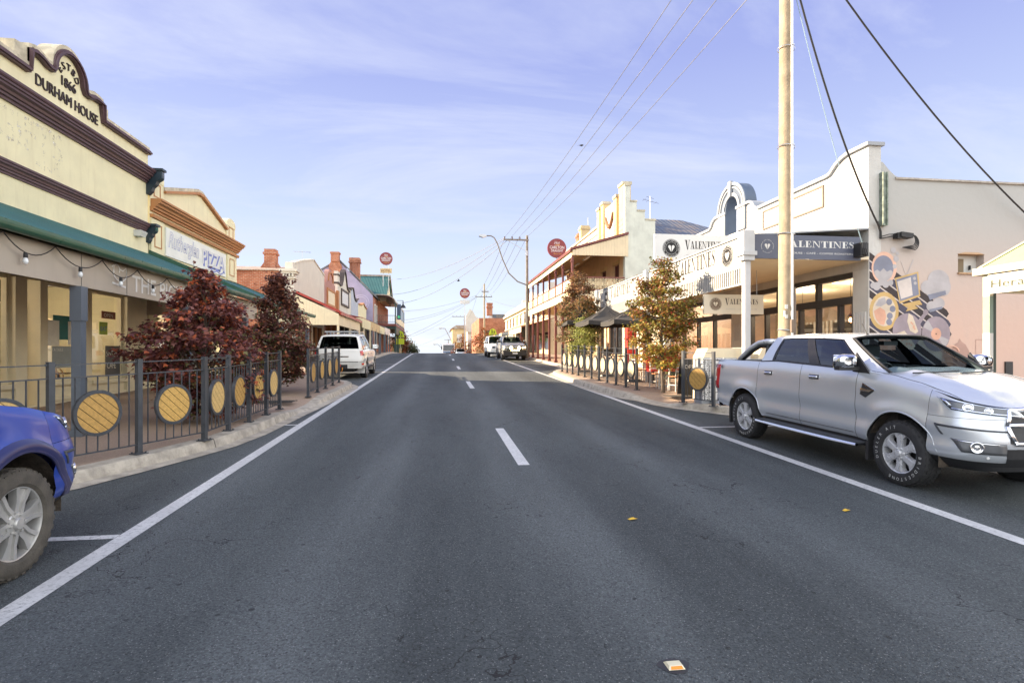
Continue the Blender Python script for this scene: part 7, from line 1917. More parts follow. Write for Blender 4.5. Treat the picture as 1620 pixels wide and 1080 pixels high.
# ------------------------------------------------------------------ corner shelter with the street name
PALEGREEN = M_ribbed('pale_green_roof', (.30, .36, .20), 'y', .25, .5, depth=.01)
hs_ = empty('street_shelter', (11.2, 7.7, zr(7.7) + .15), 0, 'pale green hip-roofed shelter lettered Herald Street at the street corner', 'shelter')
gz = zr(7.7) + .15
CRB = M('cream_beam_paint', (.58, .56, .42), .5, var=.04)
for x, y in ((9.99, 8.93), (9.99, 6.4), (12.4, 8.93), (12.4, 6.4)):
    b = MB(); b.box(x - .065, x + .065, y - .065, y + .065, gz - .1, gz + 1.75, 0); b.box(x - .0655, x + .0655, y - .0655, y + .0655, gz + 1.75, gz + 2.42, 1); b.box(x - .065, x + .065, y - .065, y + .065, gz + 2.42, 3.25, 2)
    b.box(x + .01, x + .012 + .056, y - .0665, y - .0655, gz - .1, 3.2, 3)  # dark green strip puts the near face's shade into the post colour
    b.build('shelter_post', [WHITE, M('sage_post_band', (.20, .27, .22), .5), CRB, M('shaded_post_green', (.02, .04, .03), .5)], hs_)
b = MB(); b.box(9.89, 9.91, 6.3, 8.87, 2.84, 3.18, 0)
fb_ = b.build('name_fascia', WHITES, hs_)
b = MB(); b.text('Herald Street', .19, face_x(9.887, 8.81, 2.945, -1), 'L', 0, width=1.62, offset=.002); b.build('fascia_lettering', M('olive_letter', (.05, .058, .03), .5), fb_)
b = MB(); b.box(10.06, 12.33, 8.91, 8.95, 2.86, 3.19); b.box(9.94, 10.04, 6.47, 8.86, 3.12, 3.19); b.box(12.35, 12.45, 6.35, 8.9, 3.14, 3.22); b.build('beam', CRB, hs_)
e0, e1, f0, f1, ze = 9.90, 12.6, 6.2, 9.06, 3.20
b = MB(); b.add([(e0, f0, ze + .12), (e1, f0, ze + .12), (e1, f1, ze + .12), (e0, f1, ze + .12), (11.2, 7.68, 4.55)], [(0, 1, 4), (1, 2, 4), (2, 3, 4), (3, 0, 4), (3, 2, 1, 0)]); b.build('hip_roof', PALEGREEN, hs_)
b = MB()
for q in ((e0 - .06, e0, f0 - .06, f1 + .06), (e1, e1 + .06, f0 - .06, f1 + .06), (e0, e1, f1, f1 + .06), (e0, e1, f0 - .06, f0)): b.box(q[0], q[1], q[2], q[3], ze, ze + .125)
b.build('gutter', CRB, hs_)
b = MB()
for p in ((e0, f0), (e1, f0), (e1, f1), (e0, f1)): b.bar((p[0], p[1], ze + .13), (11.2, 7.68, 4.565), .09, .03)
b.build('hip_capping', CRB, hs_)
b = MB(); b.box(10.3, 12.2, 8.3, 8.7, gz + .42, gz + .47); 
for x in (10.5, 12.0): b.box(x - .04, x + .04, 8.35, 8.65, gz, gz + .42)
b.build('bench', TT, hs_)
# ------------------------------------------------------------------ vehicles
def paint(name, col, metal=.0, rough=.28, dust=.0):
    if name in MATS: return MATS[name]
    m, nt, N, L, P = nodes_of(name)
    rg = N.new('ShaderNodeRGB'); rg.outputs[0].default_value = rgb(col); c = rg.outputs[0]
    if dust:
        tc = N.new('ShaderNodeTexCoord'); sp = N.new('ShaderNodeSeparateXYZ'); L.new(tc.outputs['Object'], sp.inputs[0])
        mr = N.new('ShaderNodeMapRange'); L.new(sp.outputs[2], mr.inputs[0]); mr.inputs[1].default_value = .95; mr.inputs[2].default_value = .40
        mu = N.new('ShaderNodeMath'); mu.operation = 'MULTIPLY'; L.new(mr.outputs[0], mu.inputs[0]); L.new(noise_fac(nt, 5, 6, .7, None, .3, .8), mu.inputs[1])
        m2 = N.new('ShaderNodeMath'); m2.operation = 'MULTIPLY'; L.new(mu.outputs[0], m2.inputs[0]); m2.inputs[1].default_value = dust
        c = mixc(nt, m2.outputs[0], c, (.30, .25, .19))
    L.new(c, P.inputs['Base Color']); P.inputs['Metallic'].default_value = metal
    P.inputs['Roughness'].default_value = rough
    P.inputs['Coat Weight'].default_value = .35; P.inputs['Coat Roughness'].default_value = .12
    MATS[name] = m
    return m
def lerp_tab(tab, x):
    if x <= tab[0][0]: return tab[0][1]
    for (a, va_), (c, vc) in zip(tab[:-1], tab[1:]):
        if x <= c:
            t = (x - a) / (c - a); t = t * t * (3 - 2 * t) * .35 + t * .65
            return va_ + (vc - va_) * t
    return tab[-1][1]
LENS = M_glass('headlamp_lens', (.92, .95, 1.), refl=.06)
REDLENS = M('red_lamp_lens', (.45, .012, .015), .12, coat=1., var=.05)
AMBERL = M('amber_lens', (.6, .18, .02), .15, coat=1.)
SEATM = M('grey_seat_cloth', (.11, .115, .12), .9, var=.15)
GLOSSB = M('gloss_black_trim', (.010, .010, .011), .18)
PRIV = M_glass('privacy_glass', (.07, .09, .10), refl=.04)
class Body:
    def __init__(s, **k): s.__dict__.update(k)
    def zt(s, x): return lerp_tab(s.top, x)
    def zb(s, x):
        z = lerp_tab(s.low, x)
        for xa in (s.fa, s.ra):
            d = abs(x - xa)
            if d < s.Ra: z = max(z, s.R + sqrt(s.Ra ** 2 - d * d))
        return z
    def Wy(s, x, z):
        zt_ = s.zt(x); t = (z - .42) / (zt_ - .42)
        y = s.hw - .075 * (max(0, .20 - t) / .20) ** 2 - .048 * (max(0, t - .72) / .28) ** 2.4
        y += -.020 * exp(-((t - .33) / .11) ** 2) + .010 * exp(-((t - .50) / .12) ** 2)
        y -= .055 * max(0, (x - 1.15) / 1.3) ** 2 + .035 * max(0, (-1.7 - x) / 1.1) ** 2
        for xa in (s.fa, s.ra):
            r = hypot(x - xa, z - s.R)
            y += s.flare * exp(-((max(r, s.Ra) - s.Ra) / .13) ** 2) * (1 if z > s.R - .1 else .6)
        return y
    def dx(s, z): return lerp_tab(s.nose, z)
    def front(s, q, z):
        a = max(0., min(1., q)) * pi / 2
        y = s.Wy(s.xfc, z) * max(0, cos(a)) ** .52
        x = s.xfc + (s.xf - s.xfc + s.dx(z)) * sin(a) ** .80
        return (x, y, z)
    def side(s, x, z): return (x, s.Wy(x, z), z)
    def pt(s, q, z):
        return s.side(s.xfc + q, z) if q <= 0 else s.front(q, z)
    def rear(s, q, z):
        a = max(0., min(1., q)) * pi / 2
        y = s.Wy(s.xrc, z) * max(0, cos(a)) ** .28
        x = s.xrc - (s.xrc - s.xr - lerp_tab(s.tail, z)) * sin(a) ** .6
        return (x, y, z)
    def rpt(s, q, z): return s.side(s.xrc - q, z) if q <= 0 else s.rear(q, z)
def col_grid(b, cols, rows, fn, zlo, zhi, sgn, m=0, shell=.0):
    """columns of points fn(q, z) between zlo(q) and zhi(q), mirrored by sgn"""
    base = len(b.v)
    for q in cols:
        a, c = zlo(q), zhi(q)
        for j in range(rows + 1):
            p = fn(q, a + (c - a) * j / rows); b.v.append(Vector((p[0], p[1] * sgn, p[2])))
    for i in range(len(cols) - 1):
        for j in range(rows):
            k = base + i * (rows + 1) + j
            f = (k, k + rows + 1, k + rows + 2, k + 1)
            b.f.append(f if sgn < 0 else f[::-1]); b.m.append(m)
def patch(b, fn, quad, sgn, d=.006, n=6, mr=4, m=0, back=.012, flip=False):
    """a lens or trim piece lying on the body: quad of (q, z) corners bl, br, tr, tl, raised by d"""
    bl, br, tr, tl = quad
    def at(u, v):
        q = (bl[0] * (1 - u) + br[0] * u) * (1 - v) + (tl[0] * (1 - u) + tr[0] * u) * v
        z = (bl[1] * (1 - u) + br[1] * u) * (1 - v) + (tl[1] * (1 - u) + tr[1] * u) * v
        p = Vector(fn(q, z)); e = .004
        t1 = Vector(fn(q + e, z)) - Vector(fn(q - e, z)); t2 = Vector(fn(q, z + e)) - Vector(fn(q, z - e))
        nn = t1.cross(t2)
        if nn.length < 1e-9: nn = Vector((0, 1, 0))
        nn.normalize()
        if nn.y < -.2 or (abs(nn.y) <= .2 and nn.x * (1 if not flip else -1) < 0): nn = -nn
        return p, nn
    base = len(b.v); C = mr + 1
    for layer in (d, -back):
        for i in range(n + 1):
            for j in range(mr + 1):
                p, nn = at(i / n, j / mr); p = p + nn * layer
                b.v.append(Vector((p.x, p.y * sgn, p.z)))
    for i in range(n):
        for j in range(mr):
            k = base + i * C + j
            b.f.append((k, k + C, k + C + 1, k + 1)); b.m.append(m)
    off = (n + 1) * C
    rim = [(i, 0) for i in range(n)] + [(n, j) for j in range(mr)] + [(n - i, mr) for i in range(n)] + [(0, mr - j) for j in range(mr)]
    for a, c in zip(rim, rim[1:] + rim[:1]):
        ka, kc = base + a[0] * C + a[1], base + c[0] * C + c[1]
        b.f.append((ka, ka + off, kc + off, kc)); b.m.append(m)
def wheel(root, x, y, sgn, R, w, style, tyre_m, rim_m, letters=None, rr=None):
    """wheel with its tyre, rim and spokes; sgn = +1 faces +y"""
    T = Matrix.Translation((x, y, R)) @ Matrix.Rotation(-pi / 2 * sgn, 4, 'X')         # local z -> outward
    rr = rr or R * .56
    b = MB()
    prof = [(rr, -w * .42), (rr * 1.03, -w / 2), (R * .86, -w / 2 - .004), (R * .955, -w * .46), (R, -w * .36), (R, w * .36), (R * .955, w * .46), (R * .86, w / 2 + .004), (rr * 1.08, w / 2), (rr, w * .42)]
    b.lathe(prof, T, 48)
    n = 34
    for k in range(n):
        a = 2 * pi * k / n
        for zz, da, wd in ((-w * .26, 0, w * .18), (0, .09, w * .20), (w * .26, 0, w * .18)):
            M_ = T @ Matrix.Rotation(a + da, 4, 'Z') @ Matrix.Translation((R + .003, 0, zz)) @ Matrix.Rotation(.3 if zz else -.3, 4, 'X')
            b.obox(M_, .007, R * .135, wd)
        M_ = T @ Matrix.Rotation(a, 4, 'Z') @ Matrix.Translation((R * .955, 0, w * .455)); b.obox(M_, R * .05, R * .09, .006)
    ty = b.build('tyre', tyre_m, root, auto=35)
    if letters:
        b = MB()
        for word, a_mid, span in letters:
            for i, ch in enumerate(word):
                a = a_mid + span * (.5 - i / max(1, len(word) - 1))
                M_ = T @ Matrix.Rotation(a, 4, 'Z') @ Matrix.Translation((R * .755, 0, w / 2 + .004)) @ Matrix.Rotation(-pi / 2, 4, 'Z')
                b.text(ch, R * .135, M_, 'C', 0)
        b.build('tyre_lettering', M('tyre_white_letter', (.55, .55, .53), .7), ty)
    b = MB()
    face = w * .40
    b.lathe([(rr * 1.0, -w * .40), (rr * .94, -w * .3), (rr * .93, face - .03), (rr * .97, face), (rr * 1.035, face + .008), (rr * 1.04, face - .002)], T, 40, 0)
    b.lathe([(0, face - .10), (rr * .94, face - .10)], T, 32, 1)
    ns = 6
    for k in range(ns):
        a = 2 * pi * k / ns + (pi / 6 if style == 'six' else .2)
        Mk = T @ Matrix.Rotation(a, 4, 'Z')
        if style == 'six':       # broad flared spokes
            q0 = len(b.v); b.prism([(rr * .16, -.062), (rr * .45, -.040), (rr * .72, -.046), (rr * .95, -.094), (rr * .95, .094), (rr * .72, .046), (rr * .45, .040), (rr * .16, .062)], 'z', face - .050, face - .004, 0); b.xf(Mk, q0)
            q0 = len(b.v); b.prism([(rr * .30, -.020), (rr * .90, -.034), (rr * .90, .034), (rr * .30, .020)], 'z', face - .004, face + .004, 0); b.xf(Mk, q0)
        else:                    # broad spokes with a raised pair of ribs
            q0 = len(b.v); b.prism([(rr * .18, -.050), (rr * .55, -.044), (rr * .95, -.075), (rr * .95, .075), (rr * .55, .044), (rr * .18, .050)], 'z', face - .055, face - .016, 0); b.xf(Mk, q0)
            for s_ in (-1, 1): q0 = len(b.v); b.prism([(rr * .20, s_ * .030 - .014), (rr * .58, s_ * .032 - .014), (rr * .95, s_ * .060 - .017), (rr * .95, s_ * .060 + .017), (rr * .58, s_ * .032 + .014), (rr * .20, s_ * .030 + .014)], 'z', face - .016, face + .002, 0); b.xf(Mk, q0)
    b.lathe([(rr * .32, face - .05), (rr * .32, face - .006), (rr * .29, face + .002), (rr * .20, face + .004), (0, face + .004)], T, 24)
    rim = b.build('rim', [rim_m, BLACK], ty, auto=30)
    b = MB()
    cap = rr * .17
    b.lathe([(cap, face + .004), (cap, face + .02), (cap * .85, face + .028), (0, face + .030)], T, 20)
    for k in range(6):
        a = 2 * pi * k / 6; b.lathe([(.013, face + .003), (.012, face + .018), (0, face + .02)], T @ Matrix.Rotation(a, 4, 'Z') @ Matrix.Translation((rr * .255, 0, 0)), 6)
    b.build('hub_cap', rim_m, ty, auto=40)
    return ty
def make_car(name, label, cat, S, pm, group=None, detail=2, tyre_m=RUBBER, rim_m=ALLOY, style='six', letters=None, glass=TINTED, flare_m=None):
    r = empty(name, (0, 0, 0), 0, label, cat, group)
    F = lambda q, z: S.pt(q, z)
    G = .004
    zl = lambda q: S.zb(S.xfc + q) if q <= 0 else max(.36, lerp_tab(S.low, S.xf))
    zh = lambda q: S.zt(S.xfc + q) if q <= 0 else S.zt(S.front(q, .9)[0])
    def span(a, c, n, arch=True):
        qs = [a + (c - a) * i / n for i in range(n + 1)]
        if arch:
            for xa in (S.fa, S.ra):
                for k in range(25):
                    x = xa + S.Ra * cos(pi * k / 24) * .9999
                    if a < x < c: qs.append(x)
        return sorted(set(round(q, 5) for q in qs))
    cuts = S.cuts                                     # x positions of panel joins, rear to front
    names = S.names
    for sgn in (-1, 1):
        for (a, c), nm in zip(zip(cuts[:-1], cuts[1:]), names):
            b = MB()
            col_grid(b, [x - S.xfc for x in span(a + G, c - G, 10)], 16, F, zl, zh, sgn)
            p = b.build(nm, pm, r, smooth=True)
            if nm == 'door' and detail > 1:
                hx_ = a + (.20 if S.hinge_front else .2)
                b = MB(); zc_ = S.zt(a) - .17
                patch(b, F, [(hx_ - S.xfc, zc_ - .035), (hx_ + .20 - S.xfc, zc_ - .035), (hx_ + .20 - S.xfc, zc_ + .03), (hx_ - S.xfc, zc_ + .03)], sgn, .002, m=1, back=.002)
                pts = [Vector(S.side(hx_ + .01 + .018 * i, zc_)) for i in range(11)]
                b.tube([Vector((q.x, (q.y + .012 + .028 * sin(pi * i / 10)) * sgn, q.z)) for i, q in enumerate(pts)], [.014 + .006 * sin(pi * i / 10) for i in range(11)], 8, 0)
                b.build('door_handle', [CHROME if S.chrome else pm, PLAST], p, smooth=True)
        # front corner: wing above, bumper below
        b = MB(); qs = [0 + .0] + [i / 26 for i in range(1, 27)]
        col_grid(b, qs, 8, F, lambda q: .90 + G, zh, sgn)
        b.build('front_corner', pm, r, smooth=True)
        # wheel house
        for xa in (S.fa, S.ra):
            b = MB(); y1 = S.hw - .035
            b.grid(lambda u, v: (xa + S.Ra * 1.0 * cos(pi * (1.08 * u - .04)), (y1 - .40 * v) * sgn, S.R + S.Ra * 1.0 * sin(pi * (1.08 * u - .04))), 20, 4)
            b.grid(lambda u, v: (xa + S.Ra * v * cos(pi * u), (y1 - .40) * sgn, S.R + S.Ra * v * sin(pi * u)), 16, 2)
            b.build('wheel_liner', MUDGUARD, r)
            # rolled lip
            b = MB(); pts = []
            for i in range(25):
                a = pi * (i / 24); x = xa + (S.Ra + .002) * cos(a); z = S.R + (S.Ra + .002) * sin(a)
                lo_ = lerp_tab(S.low, x)
                if z < lo_: continue
                pts.append(Vector((x, (S.Wy(x, z) - .004) * sgn, z)))
            if flare_m:
                b.tube([p + Vector((0, .004 * sgn, 0)) for p in pts], .014, 8)
                base = len(b.v); n = len(pts)
                for i, p in enumerate(pts):
                    d = Vector((p.x - xa, 0, p.z - S.R)).normalized()
                    for rr_, o in ((0, .012), (.035, .030), (.075, .018), (.09, 0)):
                        q = p + d * rr_; q.y = (S.Wy(q.x, q.z) + o) * sgn; b.v.append(q)
                for i in range(n - 1):
                    for j in range(3): k = base + i * 4 + j; b.f.append((k, k + 4, k + 5, k + 1)); b.m.append(0)
                b.build('arch_flare', flare_m, r, smooth=True)
            else:
                b.tube(pts, .010, 8); b.build('arch_lip', pm, r, smooth=True)
            wheel(r, xa, (S.hw - .115) * sgn, sgn, S.R, .25, style, tyre_m, rim_m, letters if sgn < 0 else None, S.rim)
    # bumper, both sides in one piece
    b = MB()
    for sgn in (-1, 1): col_grid(b, qs, 10, F, lambda q: lerp_tab(S.low, S.xf), lambda q: .90, sgn)
    bu = b.build('front_bumper', pm, r, smooth=True)
    b = MB()
    for sgn in (-1, 1): patch(b, F, [(-.10, .335), (1, .335), (1, .44), (-.10, .46)], sgn, .004, 20, 2)
    b.build('valance', PLAST, bu)
    # bonnet
    def bonnet(u, v):
        yn = v * 2 - 1; a = math.acos(min(1, abs(yn)) ** (1 / .52)) if abs(yn) < 1 else 0
        zf = S.zt(S.xf)
        xfr = S.xfc + (S.xf - S.xfc + S.dx(zf)) * sin(a) ** .80
        x = S.xc + u * (xfr - S.xc); zt_ = S.zt(x if x < S.xfc else S.xfc + (x - S.xfc) * 1.0)
        w = S.Wy(min(x, S.xfc), S.zt(min(x, S.xfc)))
        cr = S.crown * (1 - yn * yn) * (1 - u ** 4) + .022 * exp(-((abs(yn) - .52) / .12) ** 2) * (1 - u ** 3)
        return (x, yn * w, zt_ + cr - .003)
    b = MB(); b.grid(bonnet, 24, 30); b.build('bonnet', pm, r, smooth=True)
    b = MB()
    for sgn in (-1, 1): b.tube([Vector(bonnet(i / 16, .5 + .462 * sgn)) + Vector((0, 0, .0)) for i in range(17)], .0045, 5)
    b.build('bonnet_gap', BLACK, r)
    # underbody and floor
    b = MB(); b.box(S.xr + .25, S.xf - .45, -S.hw + .42, S.hw - .42, .30, .60); b.box(S.fa + S.Ra + .02 - 3.22 + .9 if False else S.ra + S.Ra + .02, S.fa - S.Ra - .02, -S.hw + .07, S.hw - .07, .36, .66)
    b.build('underbody', BLACK, r)
    # cabin surfaces
    def C(s, t, sgn=1):
        x = (S.cb0 + (S.cb1 - S.cb0) * s) * (1 - t) + (S.ct0 + (S.ct1 - S.ct0) * s) * t
        xb = S.cb0 + (S.cb1 - S.cb0) * s
        zb_ = S.zt(xb); zt_ = lerp_tab(S.roofz, S.ct0 + (S.ct1 - S.ct0) * s) - .045
        yb = S.Wy(xb, zb_) - .012 - .10 * max(0, (s - .78) / .22) ** 1.5; yt = S.yt - .07 * max(0, (s - .6) / .4) ** 1.5
        y = yb + (yt - yb) * t + .022 * sin(pi * t)
        return Vector((x, y * sgn, zb_ + (zt_ - zb_) * t))
    def cpatch(b, s0, s1, t0, t1, sgn, inset=0., n=8, m=0):
        def fn(u, v):
            p = C(s0 + (s1 - s0) * u, t0 + (t1 - t0) * v, 1); return (p.x, (p.y - inset) * sgn, p.z)
        b.grid(fn, n, n, m, sgn > 0)
    for sgn in (-1, 1):
        b = MB()
        for q in S.pillars: cpatch(b, q[0], q[1], 0, 1, sgn)
        cpatch(b, 0, 1, .93, 1.0, sgn); b.build('roof_pillar', pm, r, smooth=True)
        b = MB()
        for q in S.bpillars: cpatch(b, q[0], q[1], 0, .93, sgn, .004)
        for a, c in S.wins: cpatch(b, a, c, -.02, .05, sgn, .002); cpatch(b, a, c, .90, .935, sgn, .002)
        b.build('window_surround', GLOSSB, r, smooth=True)
        for a, c in S.wins:
            b = MB(); cpatch(b, a, c, .03, .93, sgn, .012); b.build('side_window', glass, r, smooth=True)
    def ends(s, t, v, bow):
        p = C(s, t); yn = v * 2 - 1
        return Vector((p.x + bow * (1 - yn * yn), p.y * yn, p.z + .045 * t * (1 - abs(yn) ** 4.5)))
    bowf = lambda t: .26 - .12 * t
    b = MB(); b.grid(lambda u, v: ends(1, .04 + u * .95, .02 + .96 * v, bowf(.04 + u * .95)), 12, 20, 0, False); b.build('windscreen', CARGLASS if S.clear else glass, r, smooth=True)
    b = MB()
    for e0, e1 in (((.0, .0), (.0, 1.0)), ((1.0, 0.0), (1.0, 1.0)), ((0, .02), (1, .02)), ((0, .98), (1, .98))):
        b.tube([ends(1, e0[0] + (e1[0] - e0[0]) * i / 14, e0[1] + (e1[1] - e0[1]) * i / 14, bowf(e0[0] + (e1[0] - e0[0]) * i / 14)) for i in range(15)], .016, 6)
    b.build('windscreen_surround', PLAST, r, smooth=True)
    def roof(u, v):
        yn = v * 2 - 1; p = C(u, 1.0); z = lerp_tab(S.roofz, S.ct0 + (S.ct1 - S.ct0) * u)
        bow = .14 * max(0, (u - .5) * 2) ** 1.5 - S.rbow * max(0, (.5 - u) * 2)
        return (p.x + bow * (1 - yn * yn), p.y * yn, p.z + (z - p.z) * (1 - abs(yn) ** 4.5))
    b = MB(); b.grid(roof, 18, 24, 0, False); ro = b.build('roof', pm, r, smooth=True)
    # rear of the cabin
    b = MB(); b.grid(lambda u, v: ends(0, .10 + u * .82, .06 + .88 * v, -S.rbow), 8, 12, 0, True); rw = b.build('rear_window', PRIV, r, smooth=True)
    b = MB()
    for t0, t1, v0, v1 in ((0, .10, 0, 1), (.92, 1, 0, 1), (.10, .92, 0, .06), (.10, .92, .94, 1)): b.grid(lambda u, v: ends(0, t0 + u * (t1 - t0), v0 + v * (v1 - v0), -S.rbow), 6, 8, 0, True)
    b.build('rear_panel', pm, r, smooth=True)
    # inside
    b = MB(); zf = .62
    b.box(S.cb0 + .05, S.fa - S.Ra - .05, -S.hw + .10, S.hw - .10, zf, zf + .06)
    b.box(S.cb1 - .45, S.cb1 - .12, -S.hw + .12, S.hw - .12, zf, S.zt(S.cb1) - .06); b.box(S.cb1 - .12, S.cb1 + .15, -S.hw + .16, S.hw - .16, zf, S.zt(S.cb1) - .10)
    for sgn in (-1, 1): b.box(S.cb0 + .1, S.cb1 - .2, (S.hw - .12) * sgn, (S.hw - .09) * sgn, zf, S.zt(0) - .06)
    b.build('dashboard', DARKIN, r)
    for sx in S.seats:
        for sy in ((-.38, .38) if sx == S.seats[0] else (-.42, 0, .42)):
            b = MB()
            b.prism([(sx + .25, .75), (sx + .25, .92), (sx - .22, .90), (sx - .40, 1.44), (sx - .52, 1.44), (sx - .36, .75)], 'y', sy - (.25 if sx == S.seats[0] else .2), sy + (.25 if sx == S.seats[0] else .2))
            b.prism([(sx - .40, 1.48), (sx - .39, 1.64), (sx - .48, 1.66), (sx - .52, 1.48)], 'y', sy - .13, sy + .13)
            b.build('seat', SEATM, r)
    b = MB()
    Tw = Matrix.Translation((S.cb1 - .55, -.38, S.zt(S.cb1) - .06)) @ Matrix.Rotation(radians(-65), 4, 'Y')
    b.tube([Tw @ Vector((.185 * cos(t), .185 * sin(t), 0)) for t in [2 * pi * i / 20 for i in range(21)]], .015, 6); b.obox(Tw, .34, .05, .03); b.obox(Tw, .05, .34, .03)
    b.build('steering_wheel', PLAST, r)
    # door mirrors
    for sgn in (-1, 1):
        xm = S.cb1 - .42; zm = S.zt(xm) + .10; ym = S.Wy(xm, S.zt(xm)) + .03
        b = MB()
        prof = [(.00, .0), (.35, .9), (.7, 1.), (1.0, .55)]
        def mir(u, v):
            a = 2 * pi * v; k = sin(pi * min(1, u * .93 + .07)) ** .30; ca, sa = cos(a), sin(a)
            return (xm + .12 - .17 * u, (ym + .14 + .14 * math.copysign(abs(ca) ** .55, ca) * k) * sgn, zm + .015 + .095 * math.copysign(abs(sa) ** .6, sa) * k)
        b.grid(mir, 10, 20, 0, sgn > 0); m_ = b.build('mirror_cap', CHROME if S.chrome else pm, r, smooth=True)
        b = MB(); b.box(xm - .055, xm - .045, (ym + .02) * sgn, (ym + .26) * sgn, zm - .07, zm + .10); b.build('mirror_glass', CHROME, m_)
        b = MB(); b.bar((xm + .04, (ym - .03) * sgn, zm - .08), (xm + .03, (ym + .27) * sgn, zm - .075), .10, .05); b.prism([(xm - .04, zm - .14), (xm + .26, zm - .14), (xm + .02, zm + .13)], 'y', (ym - .045) * sgn, (ym - .02) * sgn); b.build('mirror_foot', PLAST, m_)
    return r, F, C, roof
UTE = dict(hw=.925, xf=2.55, xfc=1.98, xr=-2.72, xrc=-2.52, fa=1.61, ra=-1.61, R=.386, Ra=.495, rim=.240, flare=.030, crown=.055, xc=1.05, hinge_front=True, chrome=True, clear=True,
           top=[(-2.72, 1.345), (-1.27, 1.36), (-.8, 1.385), (0, 1.365), (.5, 1.35), (1.0, 1.335), (1.35, 1.31), (1.75, 1.24), (2.1, 1.155), (2.35, 1.075), (2.55, 1.01)],
           low=[(-2.72, .58), (-2.3, .50), (-1.0, .46), (.9, .46), (1.4, .42), (2.53, .40)],
           nose=[(.36, -.10), (.50, .0), (.66, .03), (.80, .0), (.95, -.02), (1.05, -.08), (1.3, -.2)], tail=[(.5, .06), (.8, 0), (1.3, .02)],
           cuts=[-2.52, -1.245, -.17, .93, 1.98], names=['bed_side', 'door', 'door', 'fender'],
           cb0=-1.23, cb1=1.28, ct0=-1.04, ct1=.50, yt=.69, roofz=[(-1.0, 1.815), (-.6, 1.835), (0, 1.838), (.3, 1.825), (.55, 1.79)], rbow=.06,
           pillars=[(0, .115), (.905, 1.0)], bpillars=[(.115, .135), (.475, .565), (.885, .905)], wins=[(.135, .48), (.56, .888)], seats=(.15, -.72))
def clone(d, **k): q = dict(d); q.update(k); return q
def ute_details(r, S, F, C, roof, pm, hero=True):
    # tub: tailgate, bed floor, rail caps, rear lamps
    b = MB()
    R_ = lambda q, z: S.rpt(q, z)
    for sgn in (-1, 1): col_grid(b, [0] + [i / 14 for i in range(1, 15)], 8, R_, lambda q: .60, lambda q: S.zt(S.xr), -sgn)
    b.build('tailgate', pm, r, smooth=True)
    b = MB()
    for sgn in (-1, 1): col_grid(b, [0] + [i / 14 for i in range(1, 15)], 3, lambda q, z: S.rpt(q, z), lambda q: .44, lambda q: .595, -sgn)
    b.box(S.xr - .10, S.xr + .1, -.70, .70, .46, .56)
    b.build('rear_bumper', CHROME if S.chrome else PLAST, r)
    b = MB(); b.box(S.xr + .08, -1.30, -S.hw + .09, S.hw - .09, .92, .98); b.box(S.xr + .06, -1.28, -.02, .02, .98, 1.0)
    for sgn in (-1, 1): b.box(S.xr + .08, -1.30, (S.hw - .11) * sgn, (S.hw - .08) * sgn, .95, 1.30)
    b.build('bed_liner', PLAST, r)
    b = MB()
    for sgn in (-1, 1): b.bar((S.xr + .02, (S.hw - .085) * sgn, 1.322), (-1.27, (S.hw - .075) * sgn, 1.332), .06, .018)
    b.bar((S.xr + .03, -S.hw + .1, 1.322), (S.xr + .03, S.hw - .1, 1.322), .05, .018); b.box(S.xr + .05, -1.30, -S.hw + .11, S.hw - .11, 1.305, 1.318)
    b.build('bed_cover', BLACK, r)
    for sgn in (-1, 1):
        b = MB(); patch(b, R_, [(-.02, .80), (.42, .78), (.40, 1.22), (-.07, 1.25)], sgn, .012, 8, 6, flip=True); t = b.build('tail_lamp', REDLENS, r, smooth=True)
        b = MB(); patch(b, R_, [(.06, .94), (.40, .93), (.40, 1.01), (.05, 1.02)], sgn, .014, 6, 2, flip=True); b.build('reverse_lens', WHITES, t)
    # sports bar
    b = MB()
    for sgn in (-1, 1):
        y = (S.hw - .13) * sgn
        pts = [(-2.02, y, 1.33), (-1.86, y, 1.45), (-1.66, y * .985, 1.58), (-1.46, y * .95, 1.675), (-1.30, y * .90, 1.70), (-1.16, y * .86, 1.70)]
        b.tube(pts, [.045, .042, .042, .042, .045, .045], 12)
    b.tube([(-1.22, (S.hw - .22) * k, 1.70) for k in (-1, -.5, 0, .5, 1)], .042, 12)
    b.build('sports_bar', ALLOY, r, smooth=True)
    b = MB()
    for sgn in (-1, 1):
        y = (S.hw - .15) * sgn
        b.tube([(-1.98, y, 1.33), (-1.83, y, 1.42), (-1.62, y * .98, 1.54), (-1.44, y * .95, 1.625), (-1.24, y * .88, 1.645)], .036, 10); b.bar((-1.26, y * .88, 1.66), (-1.27, y * .95, 1.33), .03, .10)
    b.build('sports_bar_trim', BLACK, r, smooth=True)
    # side steps
    for sgn in (-1, 1):
        b = MB(); y0, y1 = S.hw - .09, S.hw + .085
        b.prism([(-1.07, .36), (1.00, .36), (1.06, .40), (1.06, .42), (-1.12, .42), (-1.12, .40)], 'y', y0 * sgn, y1 * sgn)
        st_ = b.build('side_step', M('step_pad', (.06, .065, .075), .7, var=.2, speck=.5, speckcol=(.16, .16, .17)), r)
        b = MB(); b.tube([(-1.13, y1 * sgn, .385), (-.5, (y1 + .012) * sgn, .378), (.5, (y1 + .012) * sgn, .378), (1.06, y1 * sgn, .385)], .022, 8); b.build('step_edge', CHROME, st_)
    # door seams, sill line, waist trim
    b = MB()
    for sgn in (-1, 1):
        b.tube([Vector((x, (S.Wy(x, S.zt(x)) + .002) * sgn, S.zt(x) + .004)) for x in [-1.2 + .11 * i for i in range(21)]], .009, 6)
        b.tube([Vector((x, (S.Wy(x, .52) + .001) * sgn, .52)) for x in [-1.0 + .09 * i for i in range(22)]], .004, 4)
    b.build('waist_trim', PLAST, r)
